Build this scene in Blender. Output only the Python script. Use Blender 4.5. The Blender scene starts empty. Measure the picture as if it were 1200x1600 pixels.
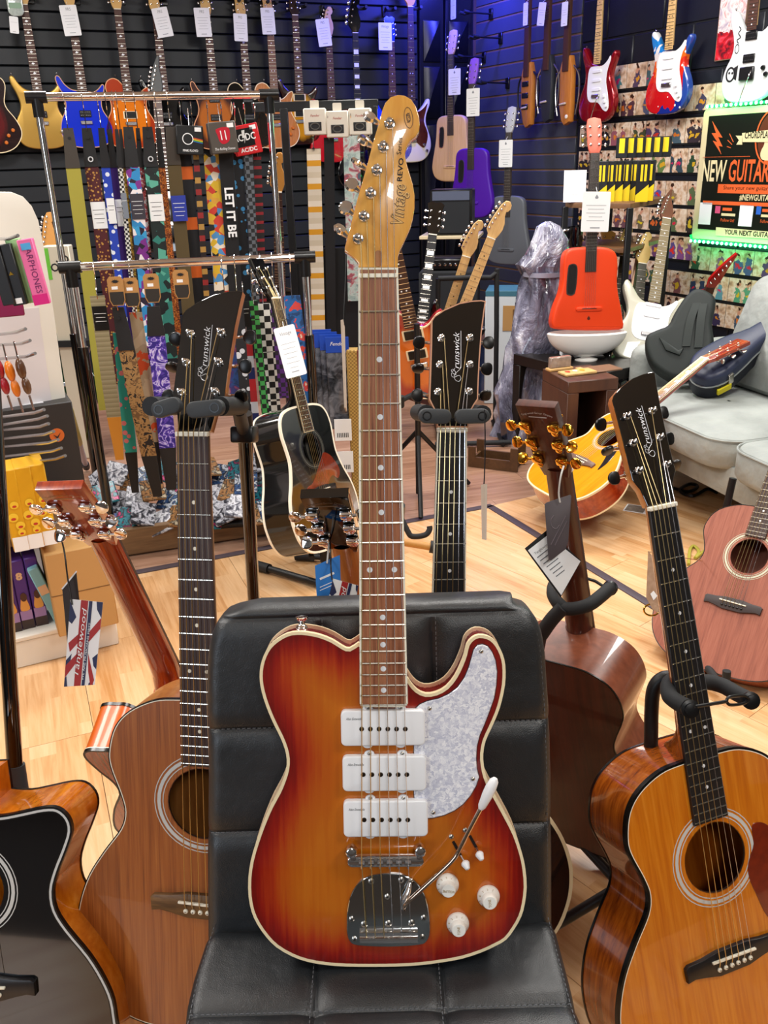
import bpy, bmesh, math, random
from mathutils import Vector, Matrix
from mathutils.geometry import tessellate_polygon

random.seed(7)
SC = bpy.context.scene
COL = SC.collection
# ------------------------------------------------------------------ camera
FPX = 1370.0
PITCH, ROLL = math.radians(22), math.radians(1.7)
CAM = Vector((0, 0, 1.36))
AX = Vector((0, math.cos(PITCH), -math.sin(PITCH)))
_U = Vector((0, math.sin(PITCH), math.cos(PITCH)))
_R = Vector((1, 0, 0))
RT = _R * math.cos(ROLL) - _U * math.sin(ROLL)
UP = _U * math.cos(ROLL) + _R * math.sin(ROLL)
cam = bpy.data.cameras.new('camera')
cam.sensor_fit = 'VERTICAL'
cam.sensor_height = 36
cam.lens = 36 * FPX / 1600
cam.clip_start = .05
cam.clip_end = 60
cam_o = bpy.data.objects.new('camera', cam)
COL.objects.link(cam_o)
m = Matrix.Identity(4)
for i in range(3):
    m[i][0], m[i][1], m[i][2], m[i][3] = RT[i], UP[i], -AX[i], CAM[i]
cam_o.matrix_world = m
SC.camera = cam_o
# ------------------------------------------------------------------ world, lights, exposure
SC.view_settings.view_transform = 'Standard'
SC.view_settings.look = 'None'
SC.view_settings.exposure = .75
SC.view_settings.gamma = 1
SC.view_settings.use_curve_mapping = False
w = bpy.data.worlds.new('world')
SC.world = w
w.use_nodes = True
bg = w.node_tree.nodes['Background']
bg.inputs[0].default_value = (.92, .95, 1, 1)
bg.inputs[1].default_value = .5
SC.cycles.max_bounces = 7
SC.cycles.diffuse_bounces = 3
SC.cycles.glossy_bounces = 3
SC.cycles.transparent_max_bounces = 8
SC.cycles.caustics_reflective = False
SC.cycles.caustics_refractive = False


def area(name, loc, sx, sy, power, col=(1, 1, 1), target=None, spread=math.pi):
    l = bpy.data.lights.new(name, 'AREA')
    l.shape = 'RECTANGLE'
    l.size, l.size_y = sx, sy
    l.energy = power
    l.color = col
    l.spread = spread
    o = bpy.data.objects.new(name, l)
    COL.objects.link(o)
    o.location = loc
    if target is not None:
        o.rotation_euler = (Vector(target) - Vector(loc)).to_track_quat('-Z', 'Y').to_euler()
    return o


# ceiling panels of the shop
CEIL = 2.85
for (x, y, p) in ((-2.1, .5, 19), (.45, -1.5, 20), (1.5, .1, 17), (-1.9, 2.0, 24), (.2, 1.9, 20), (1.9, 2.3, 26), (-1.6, 4.2, 30), (.3, 4.3, 30), (1.5, 4.0, 24), (-3.2, 3.6, 24)):
    area('ceiling_panel_light', (x, y, CEIL - .03), .6, .6, p, (1, .975, .93))
# daylight from the shop window behind the viewer, on the left
area('window_daylight', (-2.3, -2.1, 1.5), 1.3, 1.5, 26, (.78, .88, 1), (-.2, 1.0, .7))
# blue lamp in the far corner, above the hanging guitars
area('blue_corner_lamp', (.62, 6.72, 2.60), .5, .12, 24, (.05, .06, 1), (.45, 7.1, 1.9))
area('blue_corner_lamp', (.95, 6.30, 2.62), .5, .12, 4.5, (.12, .08, 1), (1.3, 6.2, 1.9))

# ------------------------------------------------------------------ pixel rays and frames


def ray(px, py):
    return AX + RT * ((px - 600) / FPX) + UP * ((800 - py) / FPX)


def on_z(px, py, z):
    d = ray(px, py)
    return CAM + d * ((z - CAM.z) / d.z)


def at_y(px, py, y):
    d = ray(px, py)
    return CAM + d * (y / d.y)


def at_d(px, py, depth):
    return CAM + ray(px, py) * depth


class Frame:
    """origin, x axis and y axis of a thing; z = x cross y points out of its front"""

    def __init__(s, o, x, y):
        s.o = Vector(o)
        y = Vector(y).normalized()
        x = Vector(x)
        x = (x - y * x.dot(y)).normalized()
        s.x, s.y, s.z = x, y, x.cross(y)
        s.M = Matrix(((s.x.x, s.y.x, s.z.x, s.o.x), (s.x.y, s.y.y, s.z.y, s.o.y), (s.x.z, s.y.z, s.z.z, s.o.z), (0, 0, 0, 1)))

    def at(s, px, py, dz=0.0):
        d = ray(px, py)
        t = ((s.o + s.z * dz - CAM).dot(s.z)) / d.dot(s.z)
        q = CAM + d * t - s.o
        return (q.dot(s.x), q.dot(s.y))

    def at3(s, px, py, dz=0.0):
        a = s.at(px, py, dz)
        return Vector((a[0], a[1], dz))

    def w(s, x, y, z=0.0):
        return s.o + s.x * x + s.y * y + s.z * z

    def sub(s, x, y, z=0, rot=0):
        xx = s.x * math.cos(rot) + s.y * math.sin(rot)
        yy = -s.x * math.sin(rot) + s.y * math.cos(rot)
        return Frame(s.w(x, y, z), xx, yy)


def upright(o, yaw=0.0):
    """a standing thing on the floor: x right, y into the room, z up"""
    f = Frame(o, (math.cos(yaw), math.sin(yaw), 0), (-math.sin(yaw), math.cos(yaw), 0))
    return f


# ------------------------------------------------------------------ objects
def tag(o, label=None, cat=None, group=None, kind=None):
    if label: o['label'] = label
    if cat: o['category'] = cat
    if group: o['group'] = group
    if kind: o['kind'] = kind
    return o


def thing(name, label, cat, frame=None, group=None, kind=None):
    o = bpy.data.objects.new(name, None)
    o.empty_display_size = .05
    COL.objects.link(o)
    if frame is not None:
        o.matrix_world = frame.M
    return tag(o, label, cat, group, kind)


def copy_tree(o, parent=None):
    c = o.copy()
    COL.objects.link(c)
    if parent is not None:
        c.parent = parent
    for ch in [k for k in o.children]:
        copy_tree(ch, c)
    return c


# ------------------------------------------------------------------ mesh builder
def vn2(p):
    """outward vertex normals of a closed ccw outline"""
    n = len(p)
    out = []
    for i in range(n):
        ax, ay = p[i - 1]
        bx, by = p[i]
        cx, cy = p[(i + 1) % n]
        e1 = Vector((by - ay, -(bx - ax)))
        e2 = Vector((cy - by, -(cx - bx)))
        if e1.length > 1e-9: e1.normalize()
        if e2.length > 1e-9: e2.normalize()
        v = e1 + e2
        if v.length < 1e-6:
            v = e1
        else:
            v = v / max(.35, v.length * v.length / 2) if v.length > 0 else v
        out.append((v.x, v.y))
    return out


def ccw(p):
    a = sum(p[i - 1][0] * p[i][1] - p[i][0] * p[i - 1][1] for i in range(len(p)))
    return list(p) if a > 0 else list(reversed(p))


def off(p, d):
    n = vn2(p)
    return [(p[i][0] + n[i][0] * d, p[i][1] + n[i][1] * d) for i in range(len(p))]


def spl(pts, k=4, closed=True):
    """catmull-rom through 2d or 3d points"""
    n = len(pts)
    P = [Vector(p) for p in pts]
    out = []
    rng = n if closed else n - 1
    for i in range(rng):
        if closed:
            a, b, c, d = P[i - 1], P[i], P[(i + 1) % n], P[(i + 2) % n]
        else:
            a, b, c, d = P[max(0, i - 1)], P[i], P[i + 1], P[min(n - 1, i + 2)]
        for j in range(k):
            t = j / k
            out.append(tuple(b * 1 + (c - a) * (.5 * t) + (a * 2 - b * 5 + c * 4 - d) * (.5 * t * t) + (b * 3 - a - c * 3 + d) * (.5 * t ** 3)))
    if not closed:
        out.append(tuple(P[-1]))
    return out


def circ(cx, cy, r, n=24, ry=None, a0=0):
    ry = r if ry is None else ry
    return [(cx + r * math.cos(a0 + 2 * math.pi * i / n), cy + ry * math.sin(a0 + 2 * math.pi * i / n)) for i in range(n)]


def rrect(x0, x1, y0, y1, r, k=4):
    out = []
    r = min(r, abs(x1 - x0) / 2 - 1e-6, abs(y1 - y0) / 2 - 1e-6)
    for (cx, cy, a) in ((x1 - r, y0 + r, -90), (x1 - r, y1 - r, 0), (x0 + r, y1 - r, 90), (x0 + r, y0 + r, 180)):
        for j in range(k + 1):
            t = math.radians(a + 90 * j / k)
            out.append((cx + r * math.cos(t), cy + r * math.sin(t)))
    return out


_boxcache = {}


def _rb(sx, sy, sz, r, seg):
    key = (round(sx, 5), round(sy, 5), round(sz, 5), round(r, 5), seg)
    if key in _boxcache: return _boxcache[key]
    bm = bmesh.new()
    bmesh.ops.create_cube(bm, size=1)
    for v in bm.verts:
        v.co = Vector((v.co.x * sx, v.co.y * sy, v.co.z * sz))
    if r > 0:
        bmesh.ops.bevel(bm, geom=list(bm.edges), offset=min(r, .49 * min(sx, sy, sz)), segments=seg, affect='EDGES', profile=.5)
    bm.verts.index_update()
    V = [v.co.copy() for v in bm.verts]
    Fc = [[v.index for v in f.verts] for f in bm.faces]
    bm.free()
    _boxcache[key] = (V, Fc)
    return V, Fc


class MB:
    def __init__(s, M=None):
        s.v, s.f, s.flat = [], [], set()
        s.M = M

    def add(s, V, Fc, flat=()):
        b = len(s.v)
        fb = len(s.f)
        for v in V:
            v = Vector(v)
            s.v.append(s.M @ v if s.M is not None else v)
        s.f += [[b + i for i in f] for f in Fc]
        s.flat.update(fb + i for i in flat)
        return s

    def box(s, x0, x1, y0, y1, z0, z1, r=0.0, seg=1, M=None):
        V, Fc = _rb(abs(x1 - x0), abs(y1 - y0), abs(z1 - z0), r, seg)
        c = Vector(((x0 + x1) / 2, (y0 + y1) / 2, (z0 + z1) / 2))
        return s.add([(M @ (v + c)) if M is not None else v + c for v in V], Fc)

    def prism(s, out, z0, z1, r=0.0, rb=0.0, steps=2, cap0=True, cap1=True, zf=None):
        out = ccw([tuple(p)[:2] for p in out])
        n = len(out)
        rings = []
        if rb > 0:
            for j in range(steps):
                a = math.pi / 2 * j / steps
                rings.append((rb * (1 - math.sin(a)), z0 + rb * (1 - math.cos(a))))
        rings.append((0, z0 + rb))
        rings.append((0, z1 - r))
        if r > 0:
            for j in range(1, steps + 1):
                a = math.pi / 2 * j / steps
                rings.append((r * (1 - math.cos(a)), z1 - r + r * math.sin(a)))
        nn = vn2(out)
        V, Fc = [], []
        for (ins, z) in rings:
            V += [(out[i][0] - nn[i][0] * ins, out[i][1] - nn[i][1] * ins, z) for i in range(n)]
        for k in range(len(rings) - 1):
            for i in range(n):
                j = (i + 1) % n
                Fc.append([k * n + i, k * n + j, (k + 1) * n + j, (k + 1) * n + i])
        flat = []
        if cap0:
            flat.append(len(Fc)); Fc.append(list(range(n - 1, -1, -1)))
        if cap1:
            flat.append(len(Fc)); b = (len(rings) - 1) * n; Fc.append([b + i for i in range(n)])
        if zf is not None:
            V = [(x, y, z + zf(x, y)) for (x, y, z) in V]
        return s.add(V, Fc, flat)

    def plate(s, out, holes, z, up=True):
        """flat sheet with holes"""
        loops = [[Vector((p[0], p[1], 0)) for p in ccw(out)]] + [[Vector((p[0], p[1], 0)) for p in reversed(ccw(h))] for h in holes]
        V = [Vector((p.x, p.y, z)) for l in loops for p in l]
        T = tessellate_polygon(loops)
        Fc = []
        for t in T:
            a, b, c = [V[i] for i in t]
            cr = (b - a).cross(c - a).z
            t = list(t)
            if (cr > 0) != up: t.reverse()
            Fc.append(t)
        return s.add(V, Fc, range(len(Fc)))

    def ring(s, o1, o2, z0, z1):
        """solid band between two outlines with the same count"""
        n = len(o1)
        V = [(p[0], p[1], z0) for p in o1] + [(p[0], p[1], z1) for p in o1] + [(p[0], p[1], z1) for p in o2] + [(p[0], p[1], z0) for p in o2]
        Fc = []
        for i in range(n):
            j = (i + 1) % n
            for k in range(4):
                a, b = k * n, ((k + 1) % 4) * n
                Fc.append([a + i, a + j, b + j, b + i])
        return s.add(V, Fc)

    def tube(s, pts, r, n=8, closed=False, caps=True, flatx=1.0):
        P = [Vector(p) for p in pts]
        m_ = len(P)
        R = list(r) if isinstance(r, (list, tuple)) else [r] * m_
        T = []
        for i in range(m_):
            if closed:
                t = P[(i + 1) % m_] - P[i - 1]
            else:
                t = P[min(m_ - 1, i + 1)] - P[max(0, i - 1)]
            T.append(t.normalized() if t.length > 1e-9 else Vector((0, 0, 1)))
        u = T[0].orthogonal().normalized()
        V, Fc = [], []
        for i in range(m_):
            u = (u - T[i] * u.dot(T[i]))
            u = u.normalized() if u.length > 1e-6 else T[i].orthogonal().normalized()
            w_ = T[i].cross(u)
            for k in range(n):
                a = 2 * math.pi * k / n
                V.append(P[i] + u * (R[i] * math.cos(a) * flatx) + w_ * (R[i] * math.sin(a)))
        for i in range(m_ if closed else m_ - 1):
            j = (i + 1) % m_
            for k in range(n):
                l = (k + 1) % n
                Fc.append([i * n + k, i * n + l, j * n + l, j * n + k])
        flat = []
        if not closed and caps:
            flat = [len(Fc), len(Fc) + 1]
            Fc.append(list(range(n - 1, -1, -1)))
            Fc.append([(m_ - 1) * n + k for k in range(n)])
        return s.add(V, Fc, flat)

    def lathe(s, prof, n=16, M=None, caps=True):
        """profile of (radius, z) pairs around z"""
        V, Fc = [], []
        for (r, z) in prof:
            for k in range(n):
                a = 2 * math.pi * k / n
                V.append(Vector((r * math.cos(a), r * math.sin(a), z)))
        for i in range(len(prof) - 1):
            for k in range(n):
                l = (k + 1) % n
                Fc.append([i * n + k, i * n + l, (i + 1) * n + l, (i + 1) * n + k])
        flat = []
        if caps:
            flat = [len(Fc), len(Fc) + 1]
            Fc.append(list(range(n - 1, -1, -1)))
            Fc.append([(len(prof) - 1) * n + k for k in range(n)])
        if M is not None:
            V = [M @ v for v in V]
        return s.add(V, Fc, flat)

    def ell(s, c, rx, ry, rz, n=12, m_=8, M=None):
        V, Fc = [], []
        for i in range(m_ + 1):
            t = math.pi * i / m_
            for k in range(n):
                a = 2 * math.pi * k / n
                V.append(Vector((rx * math.sin(t) * math.cos(a), ry * math.sin(t) * math.sin(a), -rz * math.cos(t))))
        for i in range(m_):
            for k in range(n):
                l = (k + 1) % n
                Fc.append([i * n + k, i * n + l, (i + 1) * n + l, (i + 1) * n + k])
        V = [(M @ v if M is not None else v) + Vector(c) for v in V]
        return s.add(V, Fc)

    def grid(s, rows, wrap=False):
        """rows of points -> quads"""
        n = len(rows[0])
        V = [p for r_ in rows for p in r_]
        Fc = []
        for i in range(len(rows) - 1):
            for k in range(n if wrap else n - 1):
                l = (k + 1) % n
                Fc.append([i * n + k, i * n + l, (i + 1) * n + l, (i + 1) * n + k])
        return s.add(V, Fc)

    def text(s, txt, size, M, depth=.0004, shear=0, sx=1.0, align='CENTER', bold=0):
        V, Fc = glyphs(txt, shear, align, bold)
        V = [M @ Vector((v.x * size * sx, v.y * size, depth)) for v in V]
        return s.add(V, Fc)

    def mesh(s, name, mat=None, angle=38, smooth=True):
        me = bpy.data.meshes.new(name)
        me.from_pydata([tuple(v) for v in s.v], [], s.f)
        if smooth:
            sm = [i not in s.flat for i in range(len(me.polygons))]
            me.polygons.foreach_set('use_smooth', sm)
            me.set_sharp_from_angle(angle=math.radians(angle))
        me.validate()
        me.update()
        if mat is not None: me.materials.append(mat)
        return me

    def build(s, name, mat, parent=None, label=None, kind=None, angle=38, frame=None, smooth=True):
        o = bpy.data.objects.new(name, s.mesh(name, mat, angle, smooth))
        COL.objects.link(o)
        if parent is not None: o.parent = parent
        if frame is not None: o.matrix_world = frame.M
        if label: o['label'] = label
        if kind: o['kind'] = kind
        return o


def inst(name, me, parent, M=None, label=None):
    """another object that shares a mesh"""
    o = bpy.data.objects.new(name, me)
    COL.objects.link(o)
    o.parent = parent
    if M is not None: o.matrix_local = M
    if label: o['label'] = label
    return o


_gl = {}


def glyphs(txt, shear=0, align='CENTER', bold=0):
    key = (txt, shear, align, bold)
    if key in _gl: return _gl[key]
    cu = bpy.data.curves.new('lettering', 'FONT')
    cu.body = txt
    cu.align_x = align
    cu.align_y = 'CENTER'
    cu.resolution_u = 2
    cu.shear = shear
    cu.offset = bold
    ob = bpy.data.objects.new('lettering', cu)
    me = bpy.data.meshes.new_from_object(ob)
    V = [v.co.copy() for v in me.vertices]
    Fc = [list(p.vertices) for p in me.polygons]
    bpy.data.objects.remove(ob)
    bpy.data.curves.remove(cu)
    bpy.data.meshes.remove(me)
    _gl[key] = (V, Fc)
    return V, Fc


def ruled(mb, M, n, w_, pitch, h_):
    """printed lines too small to read"""
    for j in range(n):
        q = w_ * (.5, .4, .47, .34, .44, .28)[j % 6]
        mb.box(-q, q, -pitch * j - h_ / 2, -pitch * j + h_ / 2, 0, .0004, M=M)


def RZ(a): return Matrix.Rotation(a, 4, 'Z')
def RX(a): return Matrix.Rotation(a, 4, 'X')
def RY(a): return Matrix.Rotation(a, 4, 'Y')
def TR(x, y, z=0): return Matrix.Translation((x, y, z))


def look(a, b):
    """matrix at a with z towards b"""
    a, b = Vector(a), Vector(b)
    return Matrix.Translation(a) @ (b - a).to_track_quat('Z', 'Y').to_matrix().to_4x4()


# ------------------------------------------------------------------ materials
def lin(c):
    if isinstance(c, str):
        c = c.lstrip('#')
        c = [int(c[i:i + 2], 16) / 255 for i in (0, 2, 4)]
    return tuple((x / 12.92 if x <= .04045 else ((x + .055) / 1.055) ** 2.4) for x in c[:3]) + (1,)


class NT:
    def __init__(s, name):
        s.m = bpy.data.materials.new(name)
        s.m.use_nodes = True
        s.t = s.m.node_tree
        s.b = s.t.nodes['Principled BSDF']
        s.out = s.t.nodes['Material Output']

    def n(s, typ, **kw):
        nd = s.t.nodes.new('ShaderNode' + typ)
        for k, v in kw.items():
            if k.startswith('_'):
                setattr(nd, k[1:], v)
            else:
                key = int(k[1:]) if k[0] == 'i' and k[1:].isdigit() else k.replace('__', ' ')
                s.set(nd, key, v)
        return nd

    def set(s, nd, key, v):
        inp = nd.inputs[key]
        if isinstance(v, bpy.types.NodeSocket):
            s.t.links.new(v, inp)
        else:
            inp.default_value = v

    def p(s, **kw):
        for k, v in kw.items():
            s.set(s.b, k.replace('__', ' '), v)

    def coord(s, kind='Object', scale=(1, 1, 1), loc=(0, 0, 0), rot=(0, 0, 0)):
        tc = s.n('TexCoord')
        mp = s.n('Mapping', Vector=tc.outputs[kind], Scale=scale, Location=loc, Rotation=rot)
        return mp.outputs[0]

    def ramp(s, fac, stops, interp='LINEAR'):
        r = s.n('ValToRGB', Fac=fac)
        r.color_ramp.interpolation = interp
        e = r.color_ramp.elements
        while len(e) < len(stops): e.new(.5)
        for el, (pos, c) in zip(e, stops):
            el.position = pos
            el.color = lin(c)
        return r.outputs[0]

    def mix(s, fac, a, b, mode='MIX'):
        mx = s.n('Mix', _data_type='RGBA', _blend_type=mode)
        s.set(mx, 0, fac)
        s.set(mx, 6, a if isinstance(a, bpy.types.NodeSocket) else lin(a))
        s.set(mx, 7, b if isinstance(b, bpy.types.NodeSocket) else lin(b))
        return mx.outputs[2]

    def math(s, op, a, b=0.0, c=None, clamp=False):
        nd = s.n('Math', _operation=op, _use_clamp=clamp)
        s.set(nd, 0, a)
        s.set(nd, 1, b)
        if c is not None: s.set(nd, 2, c)
        return nd.outputs[0]

    def sep(s, v):
        nd = s.n('SeparateXYZ', Vector=v)
        return nd.outputs

    def bump(s, h, dist=.001, strength=1.0):
        nd = s.n('Bump', Height=h, Distance=dist, Strength=strength)
        s.set(s.b, 'Normal', nd.outputs[0])


_mats = {}


def mat(name, col, rough=.5, metal=0, coat=0, emis=None, es=0, spec=.5, alpha=None, trans=0, ior=1.45, noise=None):
    if name in _mats: return _mats[name]
    t = NT(name)
    t.p(Base__Color=lin(col), Roughness=rough, Metallic=metal)
    t.b.inputs['Specular IOR Level'].default_value = spec
    t.b.inputs['IOR'].default_value = ior
    if coat:
        t.b.inputs['Coat Weight'].default_value = coat
        t.b.inputs['Coat Roughness'].default_value = .04
    if emis:
        t.b.inputs['Emission Color'].default_value = lin(emis)
        t.b.inputs['Emission Strength'].default_value = es
    if trans: t.b.inputs['Transmission Weight'].default_value = trans
    if alpha is not None: t.b.inputs['Alpha'].default_value = alpha
    if noise:
        sc, amt, col2 = noise
        nz = t.n('TexNoise', Vector=t.coord('Object'), Scale=sc, Detail=4.0)
        f = t.math('MULTIPLY', nz.outputs[0], amt)
        t.p(Base__Color=t.mix(f, col, col2))
    _mats[name] = t.m
    return t.m


def wood(name, c1, c2, c3=None, stretch=(60, 3, 30), rough=.3, coat=0, coords='Object', fine=.35, rot=(0, 0, 0), bumpd=0):
    """grain along local y by default"""
    if name in _mats: return _mats[name]
    t = NT(name)
    v = t.coord(coords, scale=stretch, rot=rot)
    n1 = t.n('TexNoise', Vector=v, Scale=1.0, Detail=6.0, Roughness=.6, Distortion=.4)
    v2 = t.coord(coords, scale=tuple(a * 4 for a in stretch), rot=rot)
    n2 = t.n('TexNoise', Vector=v2, Scale=1.0, Detail=3.0)
    f = t.math('ADD', t.math('MULTIPLY', n1.outputs[0], 1 - fine), t.math('MULTIPLY', n2.outputs[0], fine))
    stops = [(.36, c1), (.64, c2)] if c3 is None else [(.34, c1), (.5, c2), (.68, c3)]
    t.p(Base__Color=t.ramp(f, stops), Roughness=rough)
    if coat:
        t.b.inputs['Coat Weight'].default_value = coat
        t.b.inputs['Coat Roughness'].default_value = .03
    if bumpd: t.bump(f, bumpd)
    _mats[name] = t.m
    return t.m


CHROME = mat('chrome', '#e8e8ea', .08, 1)
STEEL = mat('brushed_steel', '#c9c9cc', .25, 1)
NICKEL = mat('fret_nickel', '#d9d4c8', .22, 1)
GOLD = mat('gold_plate', '#e2ab3f', .14, 1)
BLACKP = mat('black_plastic', '#0c0c0e', .32)
BLACKM = mat('black_powder_coat', '#101012', .42)
RUBBER = mat('black_rubber', '#18191b', .62)
BLACKG = mat('black_gloss', '#050506', .08, 0, 1)
BONE = mat('bone', '#f2ecd9', .35)
CREAM = mat('cream_binding', '#efdcb4', .3)
WHITEP = mat('white_plastic', '#eeeef0', .3)
PAPER = mat('white_card', '#eef0f2', .7)
INK = mat('black_ink', '#1a1a1c', .6)
SILVINK = mat('silver_ink', '#d8dade', .35, .3)
WSTRING = mat('bronze_string', '#d8c08a', .3, 1)
PSTRING = mat('plain_string', '#d6d6d8', .25, 1)
PEARL = mat('pearl_dot', '#e9ecf0', .25, 0, .5)
# ================================================================== the room
WL = Frame((-2.29, 6.05, 0), (.9205, .3907, 0), (0, 0, 1))      # slat wall on the left
WR = Frame((.78, 7.30, 0), (.454, -.891, 0), (0, 0, 1))         # wall on the right, from the corner outwards


def struct(o, label=None):
    o['kind'] = 'structure'
    if label: o['label'] = label
    return o


# --- floor: base slab and laid boards
t = NT('oak_laminate')
oi = t.n('ObjectInfo')
v = t.coord('Object')
sx = t.sep(v)
strip = t.math('FLOOR', t.math('DIVIDE', sx[0], .0633))
seg = t.math('FLOOR', t.math('ADD', t.math('DIVIDE', sx[1], .42), t.math('MULTIPLY', strip, .37)))
cmb = t.n('CombineXYZ', X=strip, Y=seg, Z=t.math('MULTIPLY', oi.outputs['Random'], 40.0))
wn = t.n('TexWhiteNoise', Vector=cmb.outputs[0], _noise_dimensions='3D')
off_ = t.n('VectorMath', _operation='ADD', i0=v, i1=t.n('VectorMath', _operation='SCALE', i0=wn.outputs[1], Scale=3.0).outputs[0])
g = t.n('TexNoise', Vector=t.n('Mapping', Vector=off_.outputs[0], Scale=(40, 2.6, 1)).outputs[0], Scale=1.0, Detail=5.0, Roughness=.62, Distortion=.6)
g2 = t.n('TexNoise', Vector=t.n('Mapping', Vector=off_.outputs[0], Scale=(160, 9, 1)).outputs[0], Scale=1.0, Detail=2.0)
f = t.math('ADD', t.math('MULTIPLY', g.outputs[0], .62), t.math('ADD', t.math('MULTIPLY', g2.outputs[0], .2), t.math('MULTIPLY', wn.outputs[0], .2)))
t.p(Base__Color=t.ramp(f, [(.32, '#bd8650'), (.5, '#d6a878'), (.72, '#e4bf94')]), Roughness=.3)
OAK = t.m
t = NT('brown_laminate')
oi = t.n('ObjectInfo')
v = t.coord('Object')
off_ = t.n('VectorMath', _operation='ADD', i0=v, i1=t.n('CombineXYZ', X=t.math('MULTIPLY', oi.outputs['Random'], 9.0), Y=t.math('MULTIPLY', oi.outputs['Random'], 31.0)).outputs[0])
g = t.n('TexNoise', Vector=t.n('Mapping', Vector=off_.outputs[0], Scale=(46, 2.2, 1)).outputs[0], Scale=1.0, Detail=5.0, Roughness=.65)
f = t.math('ADD', t.math('MULTIPLY', g.outputs[0], .8), t.math('MULTIPLY', oi.outputs['Random'], .2))
t.p(Base__Color=t.ramp(f, [(.32, '#7c5844'), (.5, '#9a745e'), (.7, '#b08c76')]), Roughness=.32)
BROWNLAM = t.m
SUB = mat('floor_slab', '#3a2c22', .8)
floor = struct(MB().box(-6.5, 5.0, -3.0, 9.5, -.12, -.008).build('floor', SUB), 'light oak laminate floor with a brown laminate area')


def clip_poly(poly, planes):
    """clip a convex polygon by half planes (a,b,c): a*x+b*y<=c"""
    for (a, b, c) in planes:
        outp = []
        for i in range(len(poly)):
            p, q = poly[i - 1], poly[i]
            dp, dq = a * p[0] + b * p[1] - c, a * q[0] + b * q[1] - c
            if dp <= 0 and dq > 0 or dp > 0 and dq <= 0:
                k = dp / (dp - dq)
                outp.append((p[0] + (q[0] - p[0]) * k, p[1] + (q[1] - p[1]) * k))
            if dq <= 0: outp.append(q)
        poly = outp
        if len(poly) < 3: return []
    return poly


def boards(az, zone, mat_, wid, ln, jit):
    """boards along azimuth az inside the convex zone (half planes)"""
    a = math.radians(az)
    fr = Frame((0, 0, 0), (math.cos(a), -math.sin(a), 0), (math.sin(a), math.cos(a), 0))
    rows = range(-60, 60)
    for i in rows:
        sh = (i * jit) % 1 * ln
        for j in range(-12, 14):
            x0, y0 = i * wid, j * ln + sh
            q = [(x0 + .0007, y0 + .0007), (x0 + wid - .0007, y0 + .0007), (x0 + wid - .0007, y0 + ln - .0007), (x0 + .0007, y0 + ln - .0007)]
            wq = [fr.w(*p) for p in q]
            pl = clip_poly([(p.x, p.y) for p in wq], zone)
            if len(pl) < 3: continue
            ar = abs(sum(pl[k - 1][0] * pl[k][1] - pl[k][0] * pl[k - 1][1] for k in range(len(pl)))) / 2
            if ar < .002: continue
            c = fr.w(x0 + wid / 2, y0 + ln / 2)
            mb = MB()
            loc = [((p[0] - c.x) * fr.x.x + (p[1] - c.y) * fr.x.y, (p[0] - c.x) * fr.y.x + (p[1] - c.y) * fr.y.y) for p in pl]
            mb.prism(loc, -.008, 0)
            o = mb.build('floor_board', mat_, None, smooth=False)
            o.matrix_world = Matrix.Translation(c) @ fr.M.to_3x3().to_4x4()
            o.parent = floor


def half(p, q, keep):
    """half plane through p,q that keeps the point"""
    a, b = q[1] - p[1], -(q[0] - p[0])
    c = a * p[0] + b * p[1]
    if a * keep[0] + b * keep[1] > c: a, b, c = -a, -b, -c
    return (a, b, c)


k0, k1, k2, k3 = [on_z(*p, 0) for p in ((632, 816), (765, 791), (845, 836), (1010, 941))]
kr = on_z(850, 771, 0)
near = (0, 1.0)
far = (0, 4.5)
right = (1.6, 3.0)
XB = -.47
BOX = [(1, 0, 3.0), (-1, 0, 3.2), (0, 1, 7.4), (0, -1, .2)]
l01 = half(k0, k1, near)
l13 = half(k1, k3, near)
boards(-22, BOX + [l01, (1, 0, XB)], OAK, .19, 1.26, .37)
boards(-39, BOX + [l01, l13, (-1, 0, -XB)], OAK, .19, 1.26, .37)
l01f = half(k0, k1, far)
l1r = half(k1, kr, far)
boards(75, BOX + [l01f, l1r], BROWNLAM, .19, 1.3, .41)
boards(-39, BOX + [half(k1, k3, right), half(k1, kr, (1.6, 3.5))], OAK, .19, 1.26, .61)
# threshold strip between the floors
tm = mat('dark_threshold', '#4a3f46', .45)
mb = MB()
d01 = (k1 - k0).normalized()
ks = k0 - d01 * 2.6
ke = k3 + (k3 - k1).normalized() * .5
for (a, b) in ((ks, k1), (k1, ke)):
    d = (b - a).normalized()
    nrm = Vector((-d.y, d.x, 0)) * .017
    mb.prism([((a - nrm).x, (a - nrm).y), ((b - nrm + d * .012).x, (b - nrm + d * .012).y), ((b + nrm + d * .012).x, (b + nrm + d * .012).y), ((a + nrm).x, (a + nrm).y)], -.004, .004, .002)
struct(mb.build('trim_1', tm), 'dark threshold strip between the floors')

# --- ceiling and hidden walls
CEILM = mat('ceiling_paint', '#e9e9e6', .9)
struct(MB().box(-6.5, 5.0, -3.0, 9.5, CEIL, CEIL + .1).build('ceiling', CEILM), 'white ceiling')
PALE = mat('pale_wall_paint', '#c9c6c0', .85)
struct(MB().box(4.9, 5.0, -3.0, 9.5, 0, CEIL).build('wall_far_right', PALE), 'painted side wall')
struct(MB().box(-6.5, -6.4, -3.0, 9.5, 0, CEIL).build('wall_far_left', PALE), 'painted side wall')

struct(MB().box(-6.5, 5.0, -2.4, -2.3, 0, CEIL).build('wall_front', mat('grey_front_wall', '#5c5a58', .85)), 'grey shop front wall behind the viewer')

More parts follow.
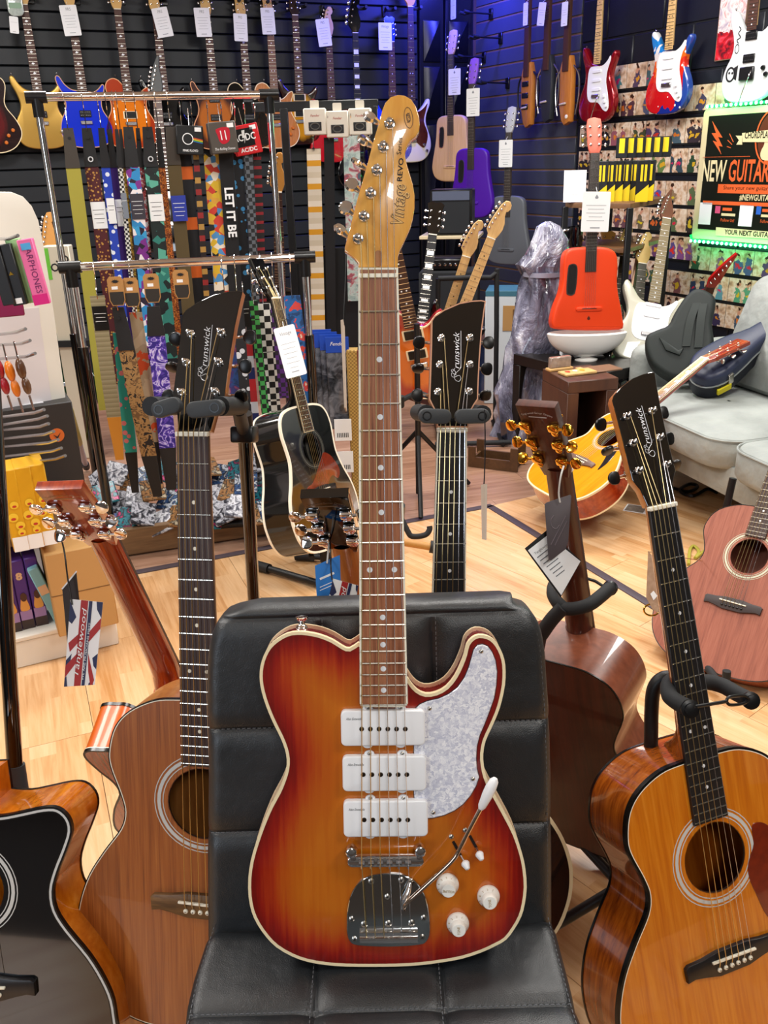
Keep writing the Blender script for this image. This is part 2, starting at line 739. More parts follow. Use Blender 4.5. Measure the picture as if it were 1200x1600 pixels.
# --- left slat wall
SLAT = mat('slate_slat', '#10151b', .5, noise=(9, .5, '#161c24'))
GROOVE = mat('slat_groove', '#07090b', .8)
wall_left = struct(MB().box(-4.0, 3.36, 0, CEIL, -.14, -.022).build('wall_left', GROOVE, frame=WL), 'black slat wall on the left')
mb = MB().box(-4.0, 2.86, .004, .0965, -.02, 0, .004, 1)
me = mb.mesh('slat', SLAT)
for k in range(26):
    z = 2.25 - .1 * k + .5
    if z + .1 > CEIL or z < 0: continue
    inst('slat', me, wall_left, TR(0, z, 0))
# black cupboard doors between the slats and the corner
DOORM = mat('black_door_paint', '#0b0d12', .28)
d1 = struct(MB().box(2.87, 3.07, .05, 2.75, -.02, .012, .006).build('door_1', DOORM, frame=WL), 'black door leaf beside the slat wall')
for (a, b) in ((1.62, 1.97), (2.0, 2.27), (.3, 1.58)):
    MB().prism(rrect(2.90, 3.04, a, b, .004), .012, .02, .006).build('door_panel', DOORM, d1)
d2 = struct(MB().box(3.08, 3.30, .05, 2.75, -.02, .012, .006).build('door_2', DOORM, frame=WL), 'black door leaf in the corner')
for (a, b) in ((1.62, 1.97), (2.0, 2.27), (.3, 1.58)):
    MB().prism(rrect(3.11, 3.27, a, b, .004), .012, .02, .006).build('door_panel', DOORM, d2)

# --- right wall: slats, then painted blocks
wall_right = struct(MB().box(-.2, 6.5, 0, CEIL, -.14, -.022).build('wall_right', mat('bare_board', '#6d5340', .8), frame=WR), 'slat wall and painted block wall on the right')
SLATR = mat('grey_slat', '#3e4149', .45, noise=(14, .6, '#484c55'))
MB().box(0, 1.2, 0, CEIL, -.021, -.006).build('groove_board', mat('tan_board', '#7c5e48', .8), wall_right)
mb = MB().box(.0, 1.205, .006, .0945, -.02, 0, .003, 1)
me = mb.mesh('slat', SLATR)
for k in range(28):
    z = 2.15 - .1 * k + .6
    if z + .1 > CEIL or z < 0: continue
    inst('slat', me, wall_right, TR(0, z, 0))
BLOCKM = mat('navy_block_paint', '#10131c', .42, noise=(25, .5, '#171b27'))
MB().box(1.215, 6.4, .0, CEIL, -.024, -.006).build('mortar', mat('painted_mortar', '#0a0c12', .6), wall_right)
mbf = MB().box(.004, .466, .004, .231, -.02, 0, .005, 1)
mef = mbf.mesh('block', BLOCKM)
for r_ in range(12):
    z = 1.99 + .235 * 3 - .235 * r_
    if z < -.1 or z + .235 > CEIL: continue
    x = 1.22 - (.235 if r_ % 2 else 0)
    while x < 4.6:
        if x < 1.2:
            inst('block', MB().box(.239, .466, .004, .231, -.02, 0, .005, 1).mesh('block', BLOCKM), wall_right, TR(x, z, 0))
        else:
            inst('block', mef, wall_right, TR(x, z, 0))
        x += .47
# ================================================================== the electric guitar on the chair
_n = -ray(600, 665).normalized()
_d = .9618


def _onp(px, py):
    r = ray(px, py)
    return CAM + r * (-_d / r.dot(_n))


_nut, _brd = _onp(590.5, 434), _onp(601, 1336)
_y = (_nut - _brd).normalized()
HF = Frame(_brd, _y.cross(_n), _y)          # origin at the bridge on the face of the body, z out of the face

hero = thing('electric_guitar', 'amber sunburst single-cut electric guitar with three white pickups, propped on the black chair', 'electric guitar', HF)

body_px = [(560, 1004), (546, 1013), (536, 1010), (520, 1000), (500, 992), (480, 988), (464, 987), (448, 990), (432, 999), (420, 1010), (412, 1024), (407, 1040), (405.6, 1056), (407, 1072), (412, 1092), (420, 1114), (429, 1134), (438, 1152), (445, 1170), (448, 1186), (447, 1202), (442, 1219), (434, 1238), (422, 1260), (410, 1288), (400, 1316), (392, 1344), (388, 1372), (388.4, 1400), (393, 1424), (402, 1444), (416, 1464), (432, 1480), (456, 1494), (480, 1502.5), (508, 1507.5), (540, 1510), (580, 1510.5), (620, 1510), (655, 1508), (687, 1504), (721, 1498), (752, 1488), (775, 1477.5), (791, 1468), (804, 1451), (814.5, 1432), (820, 1412), (823, 1386), (821, 1358), (816, 1334), (806, 1304), (793, 1278), (780, 1254), (767, 1230), (760, 1214), (756, 1196), (755, 1178), (758.6, 1158), (767.6, 1138), (777.7, 1115), (784, 1095), (789, 1070), (790, 1048), (788, 1030), (782, 1014), (773, 1001), (762, 994), (748, 992), (737, 997), (729, 1007), (725, 1023), (719, 1039), (710, 1057), (697, 1073), (681, 1082), (665, 1084), (652, 1078), (643, 1068), (638, 1060)]
OUT = [HF.at(*p) for p in body_px]
OUT = ccw(spl(OUT, 2, False))
TH = .044

# sunburst finish: the burst is part of the lacquer, its shape follows the body outline (vertex attribute of edge distance)
t = NT('amber_sunburst')
at = t.n('Attribute', _attribute_name='edge')
v = t.coord('Object', scale=(190, 7, 30))
gr = t.n('TexNoise', Vector=v, Scale=1.0, Detail=5.0, Roughness=.6)
gb = t.n('TexNoise', Vector=t.coord('Object', scale=(26, 3, 5)), Scale=1.0, Detail=3.0)
f = t.math('ADD', at.outputs['Fac'], t.math('MULTIPLY', t.math('SUBTRACT', t.math('ADD', t.math('MULTIPLY', gr.outputs[0], .65), t.math('MULTIPLY', gb.outputs[0], .35)), .5), .85))
t.p(Base__Color=t.ramp(f, [(.0, '#6e0400'), (.16, '#8c1002'), (.36, '#a83206'), (.6, '#b4520a'), (.85, '#ba5e0c'), (1.0, '#c06812')]), Roughness=.28)
t.b.inputs['Coat Weight'].default_value = 1
t.b.inputs['Coat Roughness'].default_value = .03
BURST = t.m
REDSIDE = mat('red_lacquer', '#7a1206', .25, 0, 1)


def dist_out(x, y, P):
    best = 9
    for i in range(len(P)):
        ax, ay = P[i - 1]
        bx, by = P[i]
        dx, dy = bx - ax, by - ay
        l2 = dx * dx + dy * dy
        k = 0 if l2 == 0 else max(0, min(1, ((x - ax) * dx + (y - ay) * dy) / l2))
        q = (ax + dx * k - x) ** 2 + (ay + dy * k - y) ** 2
        if q < best: best = q
    return math.sqrt(best)


def inside(x, y, P):
    c = False
    for i in range(len(P)):
        ax, ay = P[i - 1]
        bx, by = P[i]
        if (ay > y) != (by > y) and x < (bx - ax) * (y - ay) / (by - ay) + ax: c = not c
    return c


def burst_face(out, z, step, reach):
    """face sheet with inner points so that the burst can follow the outline"""
    from mathutils.geometry import delaunay_2d_cdt
    xs = [p[0] for p in out]
    ys = [p[1] for p in out]
    P = [Vector(p) for p in out]
    x = min(xs)
    k = 0
    while x < max(xs):
        y = min(ys)
        while y < max(ys):
            yy = y + (step / 2 if k % 2 else 0)
            if inside(x, yy, out) and dist_out(x, yy, out) > step * .45: P.append(Vector((x, yy)))
            y += step
        x += step
        k += 1
    n = len(out)
    V, E_, Fc, *_ = delaunay_2d_cdt(P, [(i, (i + 1) % n) for i in range(n)], [list(range(n))], 1, 1e-6)
    me = bpy.data.meshes.new('top')
    me.from_pydata([(p.x, p.y, z) for p in V], [], [list(f_) for f_ in Fc])
    a = me.attributes.new('edge', 'FLOAT', 'POINT')
    for i, p in enumerate(V):
        a.data[i].value = min(1, dist_out(p.x, p.y, out) / reach)
    me.validate()
    me.update()
    return me


inner = off(OUT, -.0033)
me = burst_face(inner, 0, .009, .066)
me.materials.append(BURST)
inst('top', me, hero, label='amber to red sunburst top')
mb = MB()
mb.prism(off(OUT, -.0004), -TH, -.0065, 0, .004, 2, True, False)
mb.build('body', REDSIDE, hero, 'red lacquered sides and back')
mb = MB()
mb.ring(OUT, off(OUT, -.0035), -.0068, .0003)
mb.build('binding', CREAM, hero, 'cream edge binding')
mb = MB()
mb.ring(off(OUT, .0004), off(OUT, -.003), -TH + .0045, -TH + .007)
mb.build('binding', CREAM, hero, 'cream binding of the back edge')

# neck, fretboard and head
FBZ = .0125
nutL, nutR = HF.at(560.0, 432, FBZ), HF.at(622.5, 432, FBZ)
endL, endR = HF.at(562.2, 1105, FBZ), HF.at(637.3, 1105, FBZ)
topL, topR = HF.at(559.6, 418, FBZ), HF.at(622, 418, FBZ)
ROSE = wood('rosewood_light', '#6a3a24', '#9a5f40', '#b47a56', (240, 7, 60), .45)
MAPLE = wood('amber_maple', '#d9923a', '#e8a94e', '#f0b862', (40, 6, 10), .22, 1, fine=.2)
MAPLEN = wood('pale_maple', '#d9a15a', '#eabf80', None, (60, 5, 10), .35)
nw = [(nutL[0] + .001, topL[1]), (endL[0] + .001, endL[1] - .002), (endR[0] - .001, endR[1] - .002), (nutR[0] - .001, topR[1])]
mb = MB()
rows = []
for k in range(13):
    q = k / 12
    y = topL[1] + (endL[1] + .03 - topL[1]) * q
    xl = topL[0] + (endL[0] - topL[0]) * q + .001
    xr = topR[0] + (endR[0] - topR[0]) * q - .001
    dp = .0155 + .004 * q
    rows.append([Vector(((xl + xr) / 2 + (xr - xl) / 2 * math.cos(a), y, FBZ - .006 - dp * max(0, math.sin(a)))) for a in [math.pi * j / 10 for j in range(11)]])
mb.grid(rows)
mb.build('neck', MAPLEN, hero)
r_ = .004
bd = [topL, (endL[0], endL[1] + r_), (endL[0] + r_, endL[1]), (endR[0] - r_, endR[1]), (endR[0], endR[1] + r_), topR]
mb = MB()
mb.prism(off(ccw(bd), -.0022), FBZ - .006, FBZ)
fb = mb.build('fretboard', ROSE, hero)
mb = MB()
b1 = ccw(bd)
mb.ring(b1, off(b1, -.0022), FBZ - .006, FBZ + .0001)
mb.build('binding', BONE, fb, 'pale fretboard binding')
nutc = (nutL[1] + nutR[1]) / 2


def fw(y):
    q = (y - nutc) / (endL[1] - nutc)
    return nutL[0] + (endL[0] - nutL[0]) * q, nutR[0] + (endR[0] - nutR[0]) * q


SCALE = .648
for k in range(1, 23):
    y = nutc - SCALE * (1 - 2 ** (-k / 12))
    a, b = fw(y)
    mb = MB()
    mb.tube([(a + .0008, y, FBZ + .0004), (b - .0008, y, FBZ + .0004)], .0011, 6)
    mb.build('fret', NICKEL, fb)
mb = MB()
mb.box(nutL[0] + .0006, nutR[0] - .0006, nutc - .0015, nutc + .003, FBZ - .004, FBZ + .0022, .0006)
mb.build('nut', BONE, hero)
for k in (3, 5, 7, 9, 12, 15, 17, 19, 21):
    y = nutc - SCALE * (1 - (2 ** (-k / 12) + 2 ** (-(k - 1) / 12)) / 2)
    a, b = fw(y)
    c = (a + b) / 2
    for dx in ((-.0135, .0135) if k == 12 else (0,)):
        MB().lathe([(.0031, 0), (.0031, .0003)], 14, TR(c + dx, y, FBZ)).build('inlay_dot', PEARL, fb)

head_px = [(560, 418), (559.5, 411), (554, 404), (547, 398), (538.5, 392.5), (539, 385), (547, 355), (556, 319), (565.6, 285.6), (575, 252), (584, 218), (592, 192), (597.5, 171), (602, 160), (610.6, 151), (622, 147.6), (633, 149), (642.5, 154.5), (650, 165.6), (654.7, 180.6), (656, 194), (654.7, 205), (650, 212.5), (642.5, 218), (637, 225.6), (633.5, 235), (633, 244), (636, 257.5), (640.6, 272.5), (645, 287.5), (647.8, 304), (647.8, 325), (645, 342), (640.6, 357), (633, 374), (625.6, 389), (622, 400), (621.5, 411), (622, 418)]
HZ = .006
ho = [HF.at(*p, HZ) for p in head_px]
mb = MB()
mb.prism(ho, HZ - .0145, HZ, .0015, .002, 2)
head = mb.build('headstock', MAPLE, hero)
mb = MB()
lo = HF.at(591, 404, HZ)
mb.prism([(lo[0] + p[0], lo[1] + p[1]) for p in rrect(-.0039, .0039, -.0085, .0085, .0038)], HZ, HZ + .0004)
mb.build('truss_rod_opening', mat('walnut_plug', '#a86a34', .4), head)


def tele_text(parent, txt, px0, px1, size, mat_, shear=0, sx=1.0, bold=0):
    a, b = Vector(HF.at(*px0, HZ)), Vector(HF.at(*px1, HZ))
    d = b - a
    ang = math.atan2(d.y, d.x)
    V, Fc = glyphs(txt, shear, 'LEFT', bold)
    wd = max(v.x for v in V)
    mb = MB()
    mb.text(txt, size, TR(a.x, a.y, HZ) @ RZ(ang), .0004, shear, d.length / (wd * size), 'LEFT', bold)
    return mb.build('lettering', mat_, parent)


LINEGOLD = mat('gold_outline', '#5a3a10', .4)
tele_text(head, 'Vintage', (621, 354), (626, 288), .0195, LINEGOLD, .25, bold=.02)
tele_text(head, 'Vintage', (621, 354), (626, 288), .0195, mat('logo_gold', '#e8b04a', .3), .25, bold=-.012).location = (0, 0, .0002)
tele_text(head, 'REVO', (624.5, 284), (627.5, 247), .0075, INK, bold=.015)
tele_text(head, 'Series', (623.5, 242), (625.5, 215), .007, INK)
# oval badge at the tip
bc = Vector(HF.at(638.3, 184, HZ))
mb = MB(TR(bc.x, bc.y, 0) @ RZ(math.radians(7)))
for (rx, ry) in ((.0047, .0108), (.0021, .0049)):
    o1, o2 = circ(0, 0, rx, 28, ry), circ(0, 0, rx - .0005, 28, ry - .0005)
    mb.ring(o1, o2, HZ, HZ + .0004)
mb.build('badge', LINEGOLD, head)
MB().text('VSR', .006, TR(bc.x, bc.y, HZ) @ RZ(math.radians(97)), .0004).build('lettering', LINEGOLD, head)

# tuning machines
posts = [(609, 193.6), (599, 230), (589, 266), (579.5, 302), (569, 338), (559.6, 373)]
btns = [(577.5, 181), (568.6, 217), (558, 252), (549.5, 287), (540, 323), (530.7, 357)]
post3 = []
for i, (p, b) in enumerate(zip(posts, btns)):
    a = HF.at3(*p, HZ)
    mb = MB(TR(a.x, a.y, HZ))
    mb.lathe([(.0058, 0), (.0058, .0008), (.005, .0016), (.0034, .0018), (.0034, .006), (.0026, .0068), (.0036, .0072), (.0038, .0105), (.0028, .0118), (.0008, .0122)], 18)
    tu = mb.build('tuning_machine', CHROME, hero)
    post3.append((a.x, a.y, HZ + .0065))
    c = HF.at3(*b, HZ - .012)
    e = HF.at3(p[0] - 10, p[1] + 1, HZ - .012)
    ax = (Vector((c.x, c.y, 0)) - Vector((e.x, e.y, 0))).normalized()
    mb = MB()
    mb.tube([(e.x, e.y, HZ - .016), (c.x - ax.x * .006, c.y - ax.y * .006, HZ - .016)], .0022, 8)
    M_ = TR(c.x, c.y, HZ - .016) @ RZ(math.atan2(ax.y, ax.x)) @ RX((.75, .75, 1.35, .3, .2, .95)[i])
    mb.lathe([(.001, -.003), (.0068, -.0026), (.0085, 0), (.0068, .0026), (.001, .003)], 16, M_ @ Matrix.Diagonal((.9, .98, 1, 1)))
    mb.tube([tuple(M_ @ Vector((-.013, 0, 0))), tuple(M_ @ Vector((-.006, 0, 0)))], [.0022, .0042], 8)
    mb.build('button', CHROME, tu)
    MB().box(-.007, .007, -.009, .009, -.006, 0, .002, M=TR(a.x, a.y, HZ - .0145) @ RZ(math.atan2(ax.y, ax.x))).build('gear_housing', CHROME, tu)

# pickguard
t = NT('white_pearloid')
v = t.coord('Object', scale=(1, 1, 1))
vo = t.n('TexVoronoi', Vector=t.n('VectorMath', _operation='ADD', i0=v, i1=t.n('VectorMath', _operation='SCALE', i0=t.n('TexNoise', Vector=v, Scale=160.0).outputs[1], Scale=.012).outputs[0]).outputs[0], Scale=300.0)
nz = t.n('TexNoise', Vector=t.coord('Object'), Scale=420.0, Detail=4.0, Distortion=2.5)
f = t.math('ADD', t.math('MULTIPLY', t.sep(vo.outputs['Color'])[0], .4), t.math('MULTIPLY', nz.outputs[0], .6))
t.p(Base__Color=t.ramp(f, [(.3, '#c2c4d6'), (.5, '#dcdde8'), (.68, '#f6f6fa')]), Roughness=.25)
t.b.inputs['Coat Weight'].default_value = .6
PEARLOID = t.m
pg_px = [(647.7, 1109), (656, 1101), (667.5, 1096), (685.5, 1092), (701, 1085), (714.7, 1075), (726, 1059), (732.7, 1043.5), (737, 1028), (740.6, 1015), (746, 1008.6), (754, 1007), (762, 1010), (768.7, 1019), (774, 1032), (776.6, 1050), (775.4, 1070.5), (772, 1091), (765, 1111), (757.4, 1131), (749.6, 1149), (745, 1167), (744, 1185), (745, 1201), (748.4, 1214.4), (744, 1228), (735, 1243.6), (723.7, 1257), (710, 1267), (694.5, 1274), (678.7, 1278), (664, 1279.5), (650, 1279), (647, 1240), (647, 1170)]
mb = MB()
pgo = [HF.at(*p, .002) for p in pg_px]
mb.prism(pgo, .0002, .0022, .0009, 0, 1)
pg = mb.build('pickguard', PEARLOID, hero)
mb = MB()
mb.prism(off(ccw(pgo), .0007), .0001, .0012)
mb.build('pickguard_edge', mat('guard_black_ply', '#2a2530', .4), pg)
SCREW = mat('screw_nickel', '#b9b4ac', .3, 1)


def screw(parent, px, py, z, r=.0026, name='screw'):
    a = HF.at(px, py, z)
    mb = MB(TR(a[0], a[1], z))
    mb.lathe([(r, 0), (r, .0004), (r * .6, .0013), (.0003, .0016)], 14)
    o = mb.build(name, SCREW, parent)
    k = MB(TR(a[0], a[1], z + .0008) @ RZ(.5))
    k.box(-r * .55, r * .55, -r * .1, r * .1, 0, .001)
    k.box(-r * .1, r * .1, -r * .55, r * .55, 0, .001)
    k.build('cross_slot', INK, o)
    return o


for p in ((751.8, 1017.6), (671, 1107), (738.8, 1217), (677, 1269.5)):
    screw(pg, *p, .0022, .0024)

# pickups
PUM = mat('pickup_white', '#f0f1f4', .22)
for (x0, x1, y0, y1) in ((533, 664, 1109.5, 1166.5), (535.5, 666, 1181, 1237.5), (537, 668.5, 1251, 1309)):
    PZ = .0085
    a, b = HF.at(x0, y1, PZ), HF.at(x1, y0, PZ)
    mb = MB()
    mb.prism(rrect(a[0], b[0], a[1], b[1], .0055), .0005, PZ, .002, 0, 3)
    pk = mb.build('pickup', PUM, hero)
    xm = (a[0] + b[0]) / 2
    for k in range(6):
        q = HF.at(x0 + 32 + 13.65 * k, (y0 + y1) / 2 + 1, PZ)
        MB().lathe([(.0027, 0), (.0027, .0006), (.0018, .0009)], 14, TR(q[0], q[1], PZ - .0002)).build('pole_piece', mat('pole_screw', '#4a4038', .35, 1), pk)
    for (tx, ty, s) in ((x0 + 41.5, y0 - 3.5, 1), (x0 + 93, y0 - 3.5, 1), (x0 + 41.5, y1 + 1, -1), (x0 + 93, y1 + 1, -1)):
        q = HF.at(tx, ty, .003)
        cy = b[1] if s > 0 else a[1]
        pts = [(q[0] - .0062, cy - s * .002)] + [(q[0] - .0058 * math.cos(math.pi * j / 8), cy + s * .0005 + s * .0042 * math.sin(math.pi * j / 8)) for j in range(9)] + [(q[0] + .0062, cy - s * .002)]
        MB().prism(pts, .0004, .003, .0006, 0, 1).build('mounting_tab', PUM, pk)
        if s > 0: screw(pk, tx, ty, .003, .0024)
    q = HF.at(x0 + 13, y0 + 14, PZ)
    MB().text('Alan Entwistle', .0042, TR(q[0] - .004, q[1], PZ), .0003, .35, .75, 'LEFT').build('lettering', mat('grey_ink', '#55585e', .6), pk)

# bridge
mb = MB()
a, b = HF.at(548, 1341, .012), HF.at(657, 1331, .012)
mb.prism(rrect(a[0] - .004, b[0] + .004, -.0075, .0055, .006, 4), .006, .0145, .002, .001, 2)
br = mb.build('bridge', CHROME, hero)
for (px, py) in ((549, 1330), (656.5, 1328.5)):
    q = HF.at(px, py, .012)
    MB().lathe([(.0028, 0), (.0028, .006), (.0062, .006), (.0066, .0075), (.0062, .0165), (.005, .0175), (.0026, .0176)], 18, TR(q[0], q[1], 0)).build('bridge_post', CHROME, br)
    q2 = HF.at(px + (3 if px < 600 else -1), py + 11, .014)
    MB().lathe([(.0034, 0), (.0034, .0012), (.002, .0014)], 12, TR(q2[0], q2[1], .0135)).build('screw', STEEL, br)
SX = [-.0262 + .01047 * k for k in range(6)]
bx0 = (a[0] + b[0]) / 2 - .0008
for k in range(6):
    mb = MB()
    x = bx0 + SX[k]
    mb.prism([(x - .0036, -.0045), (x + .0036, -.0045), (x + .0036, .0035), (x - .0036, .0035)], .0145, .0158)
    mb.tube([(x - .003, -.0005, .0166), (x + .003, -.0005, .0166)], .0018, 6)
    mb.tube([(x, -.0085, .0145), (x, -.004, .0152)], .0013, 6)
    mb.build('saddle', STEEL, br)

# vibrato plate with tailpiece and arm
pl_px = [(542, 1442), (543, 1420), (548, 1400), (557, 1384), (570, 1372.5), (590, 1367), (610, 1366), (632, 1368.5), (648, 1377), (660, 1392), (667, 1410), (671, 1435), (671.5, 1458), (667, 1471), (655, 1477), (610, 1480), (560, 1478), (547, 1472), (542.5, 1460)]
mb = MB()
mb.prism(spl([HF.at(*p, .003) for p in pl_px], 3), .0003, .003, .0008, 0, 1)
plate = mb.build('vibrato_plate', mat('dark_chrome', '#b4bcc0', .1, 1), hero)
for (px, py, r_) in ((580, 1377, .0036), (627, 1375, .0036), (605, 1401, .0033), (549.5, 1436, .0034), (569, 1444, .0039), (607, 1443, .0039), (643, 1442, .0039), (662, 1434, .0034), (554, 1467, .0034), (660, 1464, .0034)):
    screw(plate, px, py, .003, r_)
a, b = HF.at(562, 1474, .009), HF.at(652.5, 1457, .009)
mb = MB()
rows = []
for x in (a[0], b[0]):
    rows.append([Vector((x, a[1] - .001 + .0145 * q, .003 + .0085 * h)) for (q, h) in ((0, 0), (0, .6), (.15, .95), (.4, 1), (.55, .95), (.62, .7), (.7, .78), (.95, .75), (1, .5), (1, 0))])
mb.grid(rows)
n10 = len(rows[0])
mb.f.append([len(mb.v) - 2 * n10 + k for k in range(n10)])
mb.f.append([len(mb.v) - 1 - k for k in range(n10)])
mb.build('tailpiece', CHROME, plate)
arm = [HF.at3(632, 1420, .010), HF.at3(634, 1413, .016), HF.at3(655, 1393, .020), HF.at3(690, 1361, .024), HF.at3(708, 1343, .026), HF.at3(717, 1329, .027), HF.at3(735, 1294, .030), HF.at3(752, 1262, .033)]
ARMM = mat('warm_chrome', '#d0b8a4', .1, 1)
mb = MB()
mb.tube(spl(arm, 4, False), .0026, 10)
am = mb.build('vibrato_arm', ARMM, hero)
h0, h1 = HF.at3(751, 1264, .033), HF.at3(774, 1216, .037)
hv = h1 - h0
mb = MB()
mb.lathe([(.0028, 0), (.0046, .004), (.006, hv.length * .45), (.0062, hv.length * .7), (.005, hv.length * .92), (.0026, hv.length), (.0004, hv.length * 1.01)], 16, look(h0, h1))
mb.build('arm_tip', WHITEP, am)
mb = MB()
mb.tube([HF.at3(641, 1379, .006), HF.at3(638, 1392, .009), HF.at3(633, 1404, .012), HF.at3(631, 1419, .010)], [.0022, .0036, .0046, .0036], 10)
mb.build('arm_socket', CHROME, am)

# strings
for k in range(6):
    x0 = (nutL[0] + nutR[0]) / 2 - .0172 + .00688 * k
    xb = bx0 + SX[k]
    p = post3[5 - k]
    tail = ((a[0] + b[0]) / 2 - .0255 + .0102 * k, a[1] + .009, .0105)
    mb = MB()
    mb.tube([(p[0] + .003, p[1], p[2]), (x0, nutc + .002, FBZ + .0028), (x0, nutc - .002, FBZ + .003), (xb, 0, .0188), (xb + .0004, -.009, .0165), tail], (.00062, .00055, .0005, .00042, .00034, .0003)[k], 5)
    mb.build('string', PSTRING if k > 2 else WSTRING, hero)

# knobs, switches, strap button
KNOB = mat('knob_white', '#f1efe8', .3)
KTX = mat('gold_ink', '#9a7a3a', .5)
for (px, py, txt, rot) in ((699.5, 1383, 'VOLUME', 3.05), (763.5, 1401.5, 'TONE', 1.68), (715.5, 1444, 'TONE', 1.62)):
    q = HF.at(px, py, .004)
    mb = MB(TR(q[0], q[1], 0))
    mb.lathe([(.0128, .0005), (.013, .003), (.0128, .0045), (.0092, .009), (.0086, .010), (.0082, .0165), (.0074, .0175), (.001, .0176)], 28)
    kb = mb.build('knob', KNOB, hero)
    mb = MB()
    mb.text(txt, .0044, TR(q[0], q[1], .0177) @ RZ(rot), .0003, 0, .8)
    mb.build('lettering', KTX, kb)
    mb = MB()
    for j in range(1, 9):
        aa = math.radians(35 + 32 * j)
        mb.text(str(j), .0038, TR(q[0] + .0108 * math.cos(aa), q[1] + .0108 * math.sin(aa), .0073) @ RZ(aa - math.pi / 2), .0008)
    mb.build('lettering', KTX, kb)
for ((sx0, sy0), (sx1, sy1), tp) in (((708, 1315), (721, 1339), (728.5, 1352)), ((734, 1306), (745.5, 1327), (750.5, 1337.5))):
    a0, a1 = Vector(HF.at(sx0, sy0, .001)), Vector(HF.at(sx1, sy1, .001))
    d = (a1 - a0).normalized()
    nn = Vector((-d.y, d.x)) * .0016
    mb = MB()
    mb.prism([tuple(a0 - nn), tuple(a1 - nn), tuple(a1 + nn), tuple(a0 + nn)], -.002, .0006)
    sw = mb.build('switch_slot', mat('slot_black', '#1a0d08', .5), hero)
    c0 = HF.at3(sx1 - 1, sy1 - 2, .002)
    c1 = HF.at3(tp[0] - 3, tp[1] - 6, .009)
    c2 = HF.at3(tp[0] + 2, tp[1] + 5, .015)
    mb = MB()
    mb.tube([c0, c1], .0014, 8)
    mb.build('switch_lever', CHROME, sw)
    L = (c2 - c1).length
    mb = MB()
    mb.lathe([(.0014, -.001), (.0042, .0008), (.005, .003), (.0042, L * .6), (.0026, L * 1.1), (.0004, L * 1.2)], 14, look(c1, c2))
    mb.build('switch_tip', WHITEP, sw)
for p in ((705, 1307), (727, 1297)): screw(hero, *p, .0003, .0028)
q = HF.at(471.5, 984, -.02)
mb = MB(TR(q[0], q[1] + .002, -.022) @ RX(-math.pi / 2))
mb.lathe([(.0068, 0), (.0062, .0015), (.0036, .004), (.0036, .0075), (.0068, .0105), (.0072, .0125), (.004, .0135)], 18)
mb.build('strap_button', CHROME, hero)

# ================================================================== the chair
SEATZ = .485
cre = on_z(600, 1437, SEATZ)
LEAN = math.radians(14.5)
BF = Frame(cre + Vector((0, 0, 0)), (1, 0, 0), (0, math.sin(LEAN), math.cos(LEAN)))   # front of the backrest, z towards the viewer
t = NT('black_leatherette')
nz = t.n('TexVoronoi', Vector=t.coord('Object'), Scale=900.0, _feature='SMOOTH_F1')
n2 = t.n('TexNoise', Vector=t.coord('Object'), Scale=18.0, Detail=3.0)
t.p(Base__Color=lin('#181c20'), Roughness=t.math('ADD', .36, t.math('MULTIPLY', n2.outputs[0], .14)))
t.b.inputs['Specular IOR Level'].default_value = .75
h = t.math('ADD', t.math('MULTIPLY', nz.outputs[0], .00035), t.math('MULTIPLY', n2.outputs[0], .004))
t.bump(h, 1.0, .7)
LEATH = t.m
STITCH = mat('grey_thread', '#5a5c60', .8)
chair = thing('chair', 'black leatherette chair with quilted back and seat carrying the amber electric guitar', 'chair', upright((cre.x, cre.y, 0)))
CI = upright((cre.x, cre.y, 0)).M.inverted()


def to_chair(p): return CI @ Vector(p)


left_px = [(320, 1437), (321, 1340), (322.7, 1220), (321, 1120), (320, 1060), (322, 1025), (325, 1005), (329, 990), (336, 976), (346, 966), (362, 959), (385, 955)]
right_px = [(865, 1437), (865, 1340), (864, 1220), (861, 1113), (857, 1060), (855, 1025), (852, 1005), (849, 990), (844, 976), (837, 964), (826, 955), (806, 950)]
lp = [BF.at(*p) for p in left_px]
rp = [BF.at(*p) for p in right_px]
lp[0] = (lp[0][0], -.02); rp[0] = (rp[0][0], -.02)
su = [BF.at(503, 1100)[0], BF.at(678, 1100)[0]]
sv = [BF.at(600, 1136)[1], BF.at(600, 1297)[1]]
vseam = BF.at(600, 963)[1]
vtop = BF.at(600, 944)[1]


def interp(tab, y):
    tab = sorted(tab, key=lambda p: p[1])
    if y <= tab[0][1]: return tab[0][0]
    for (x0, y0), (x1, y1) in zip(tab, tab[1:]):
        if y <= y1: return x0 + (x1 - x0) * ((y - y0) / max(1e-6, y1 - y0))
    return tab[-1][0]


def groove(u, seams, wdt=.012, dep=.0045):
    z = 0
    for s in seams:
        z -= dep * math.exp(-((u - s) / wdt) ** 2) + .0025 * math.exp(-((u - s) / .0025) ** 2)
    return z


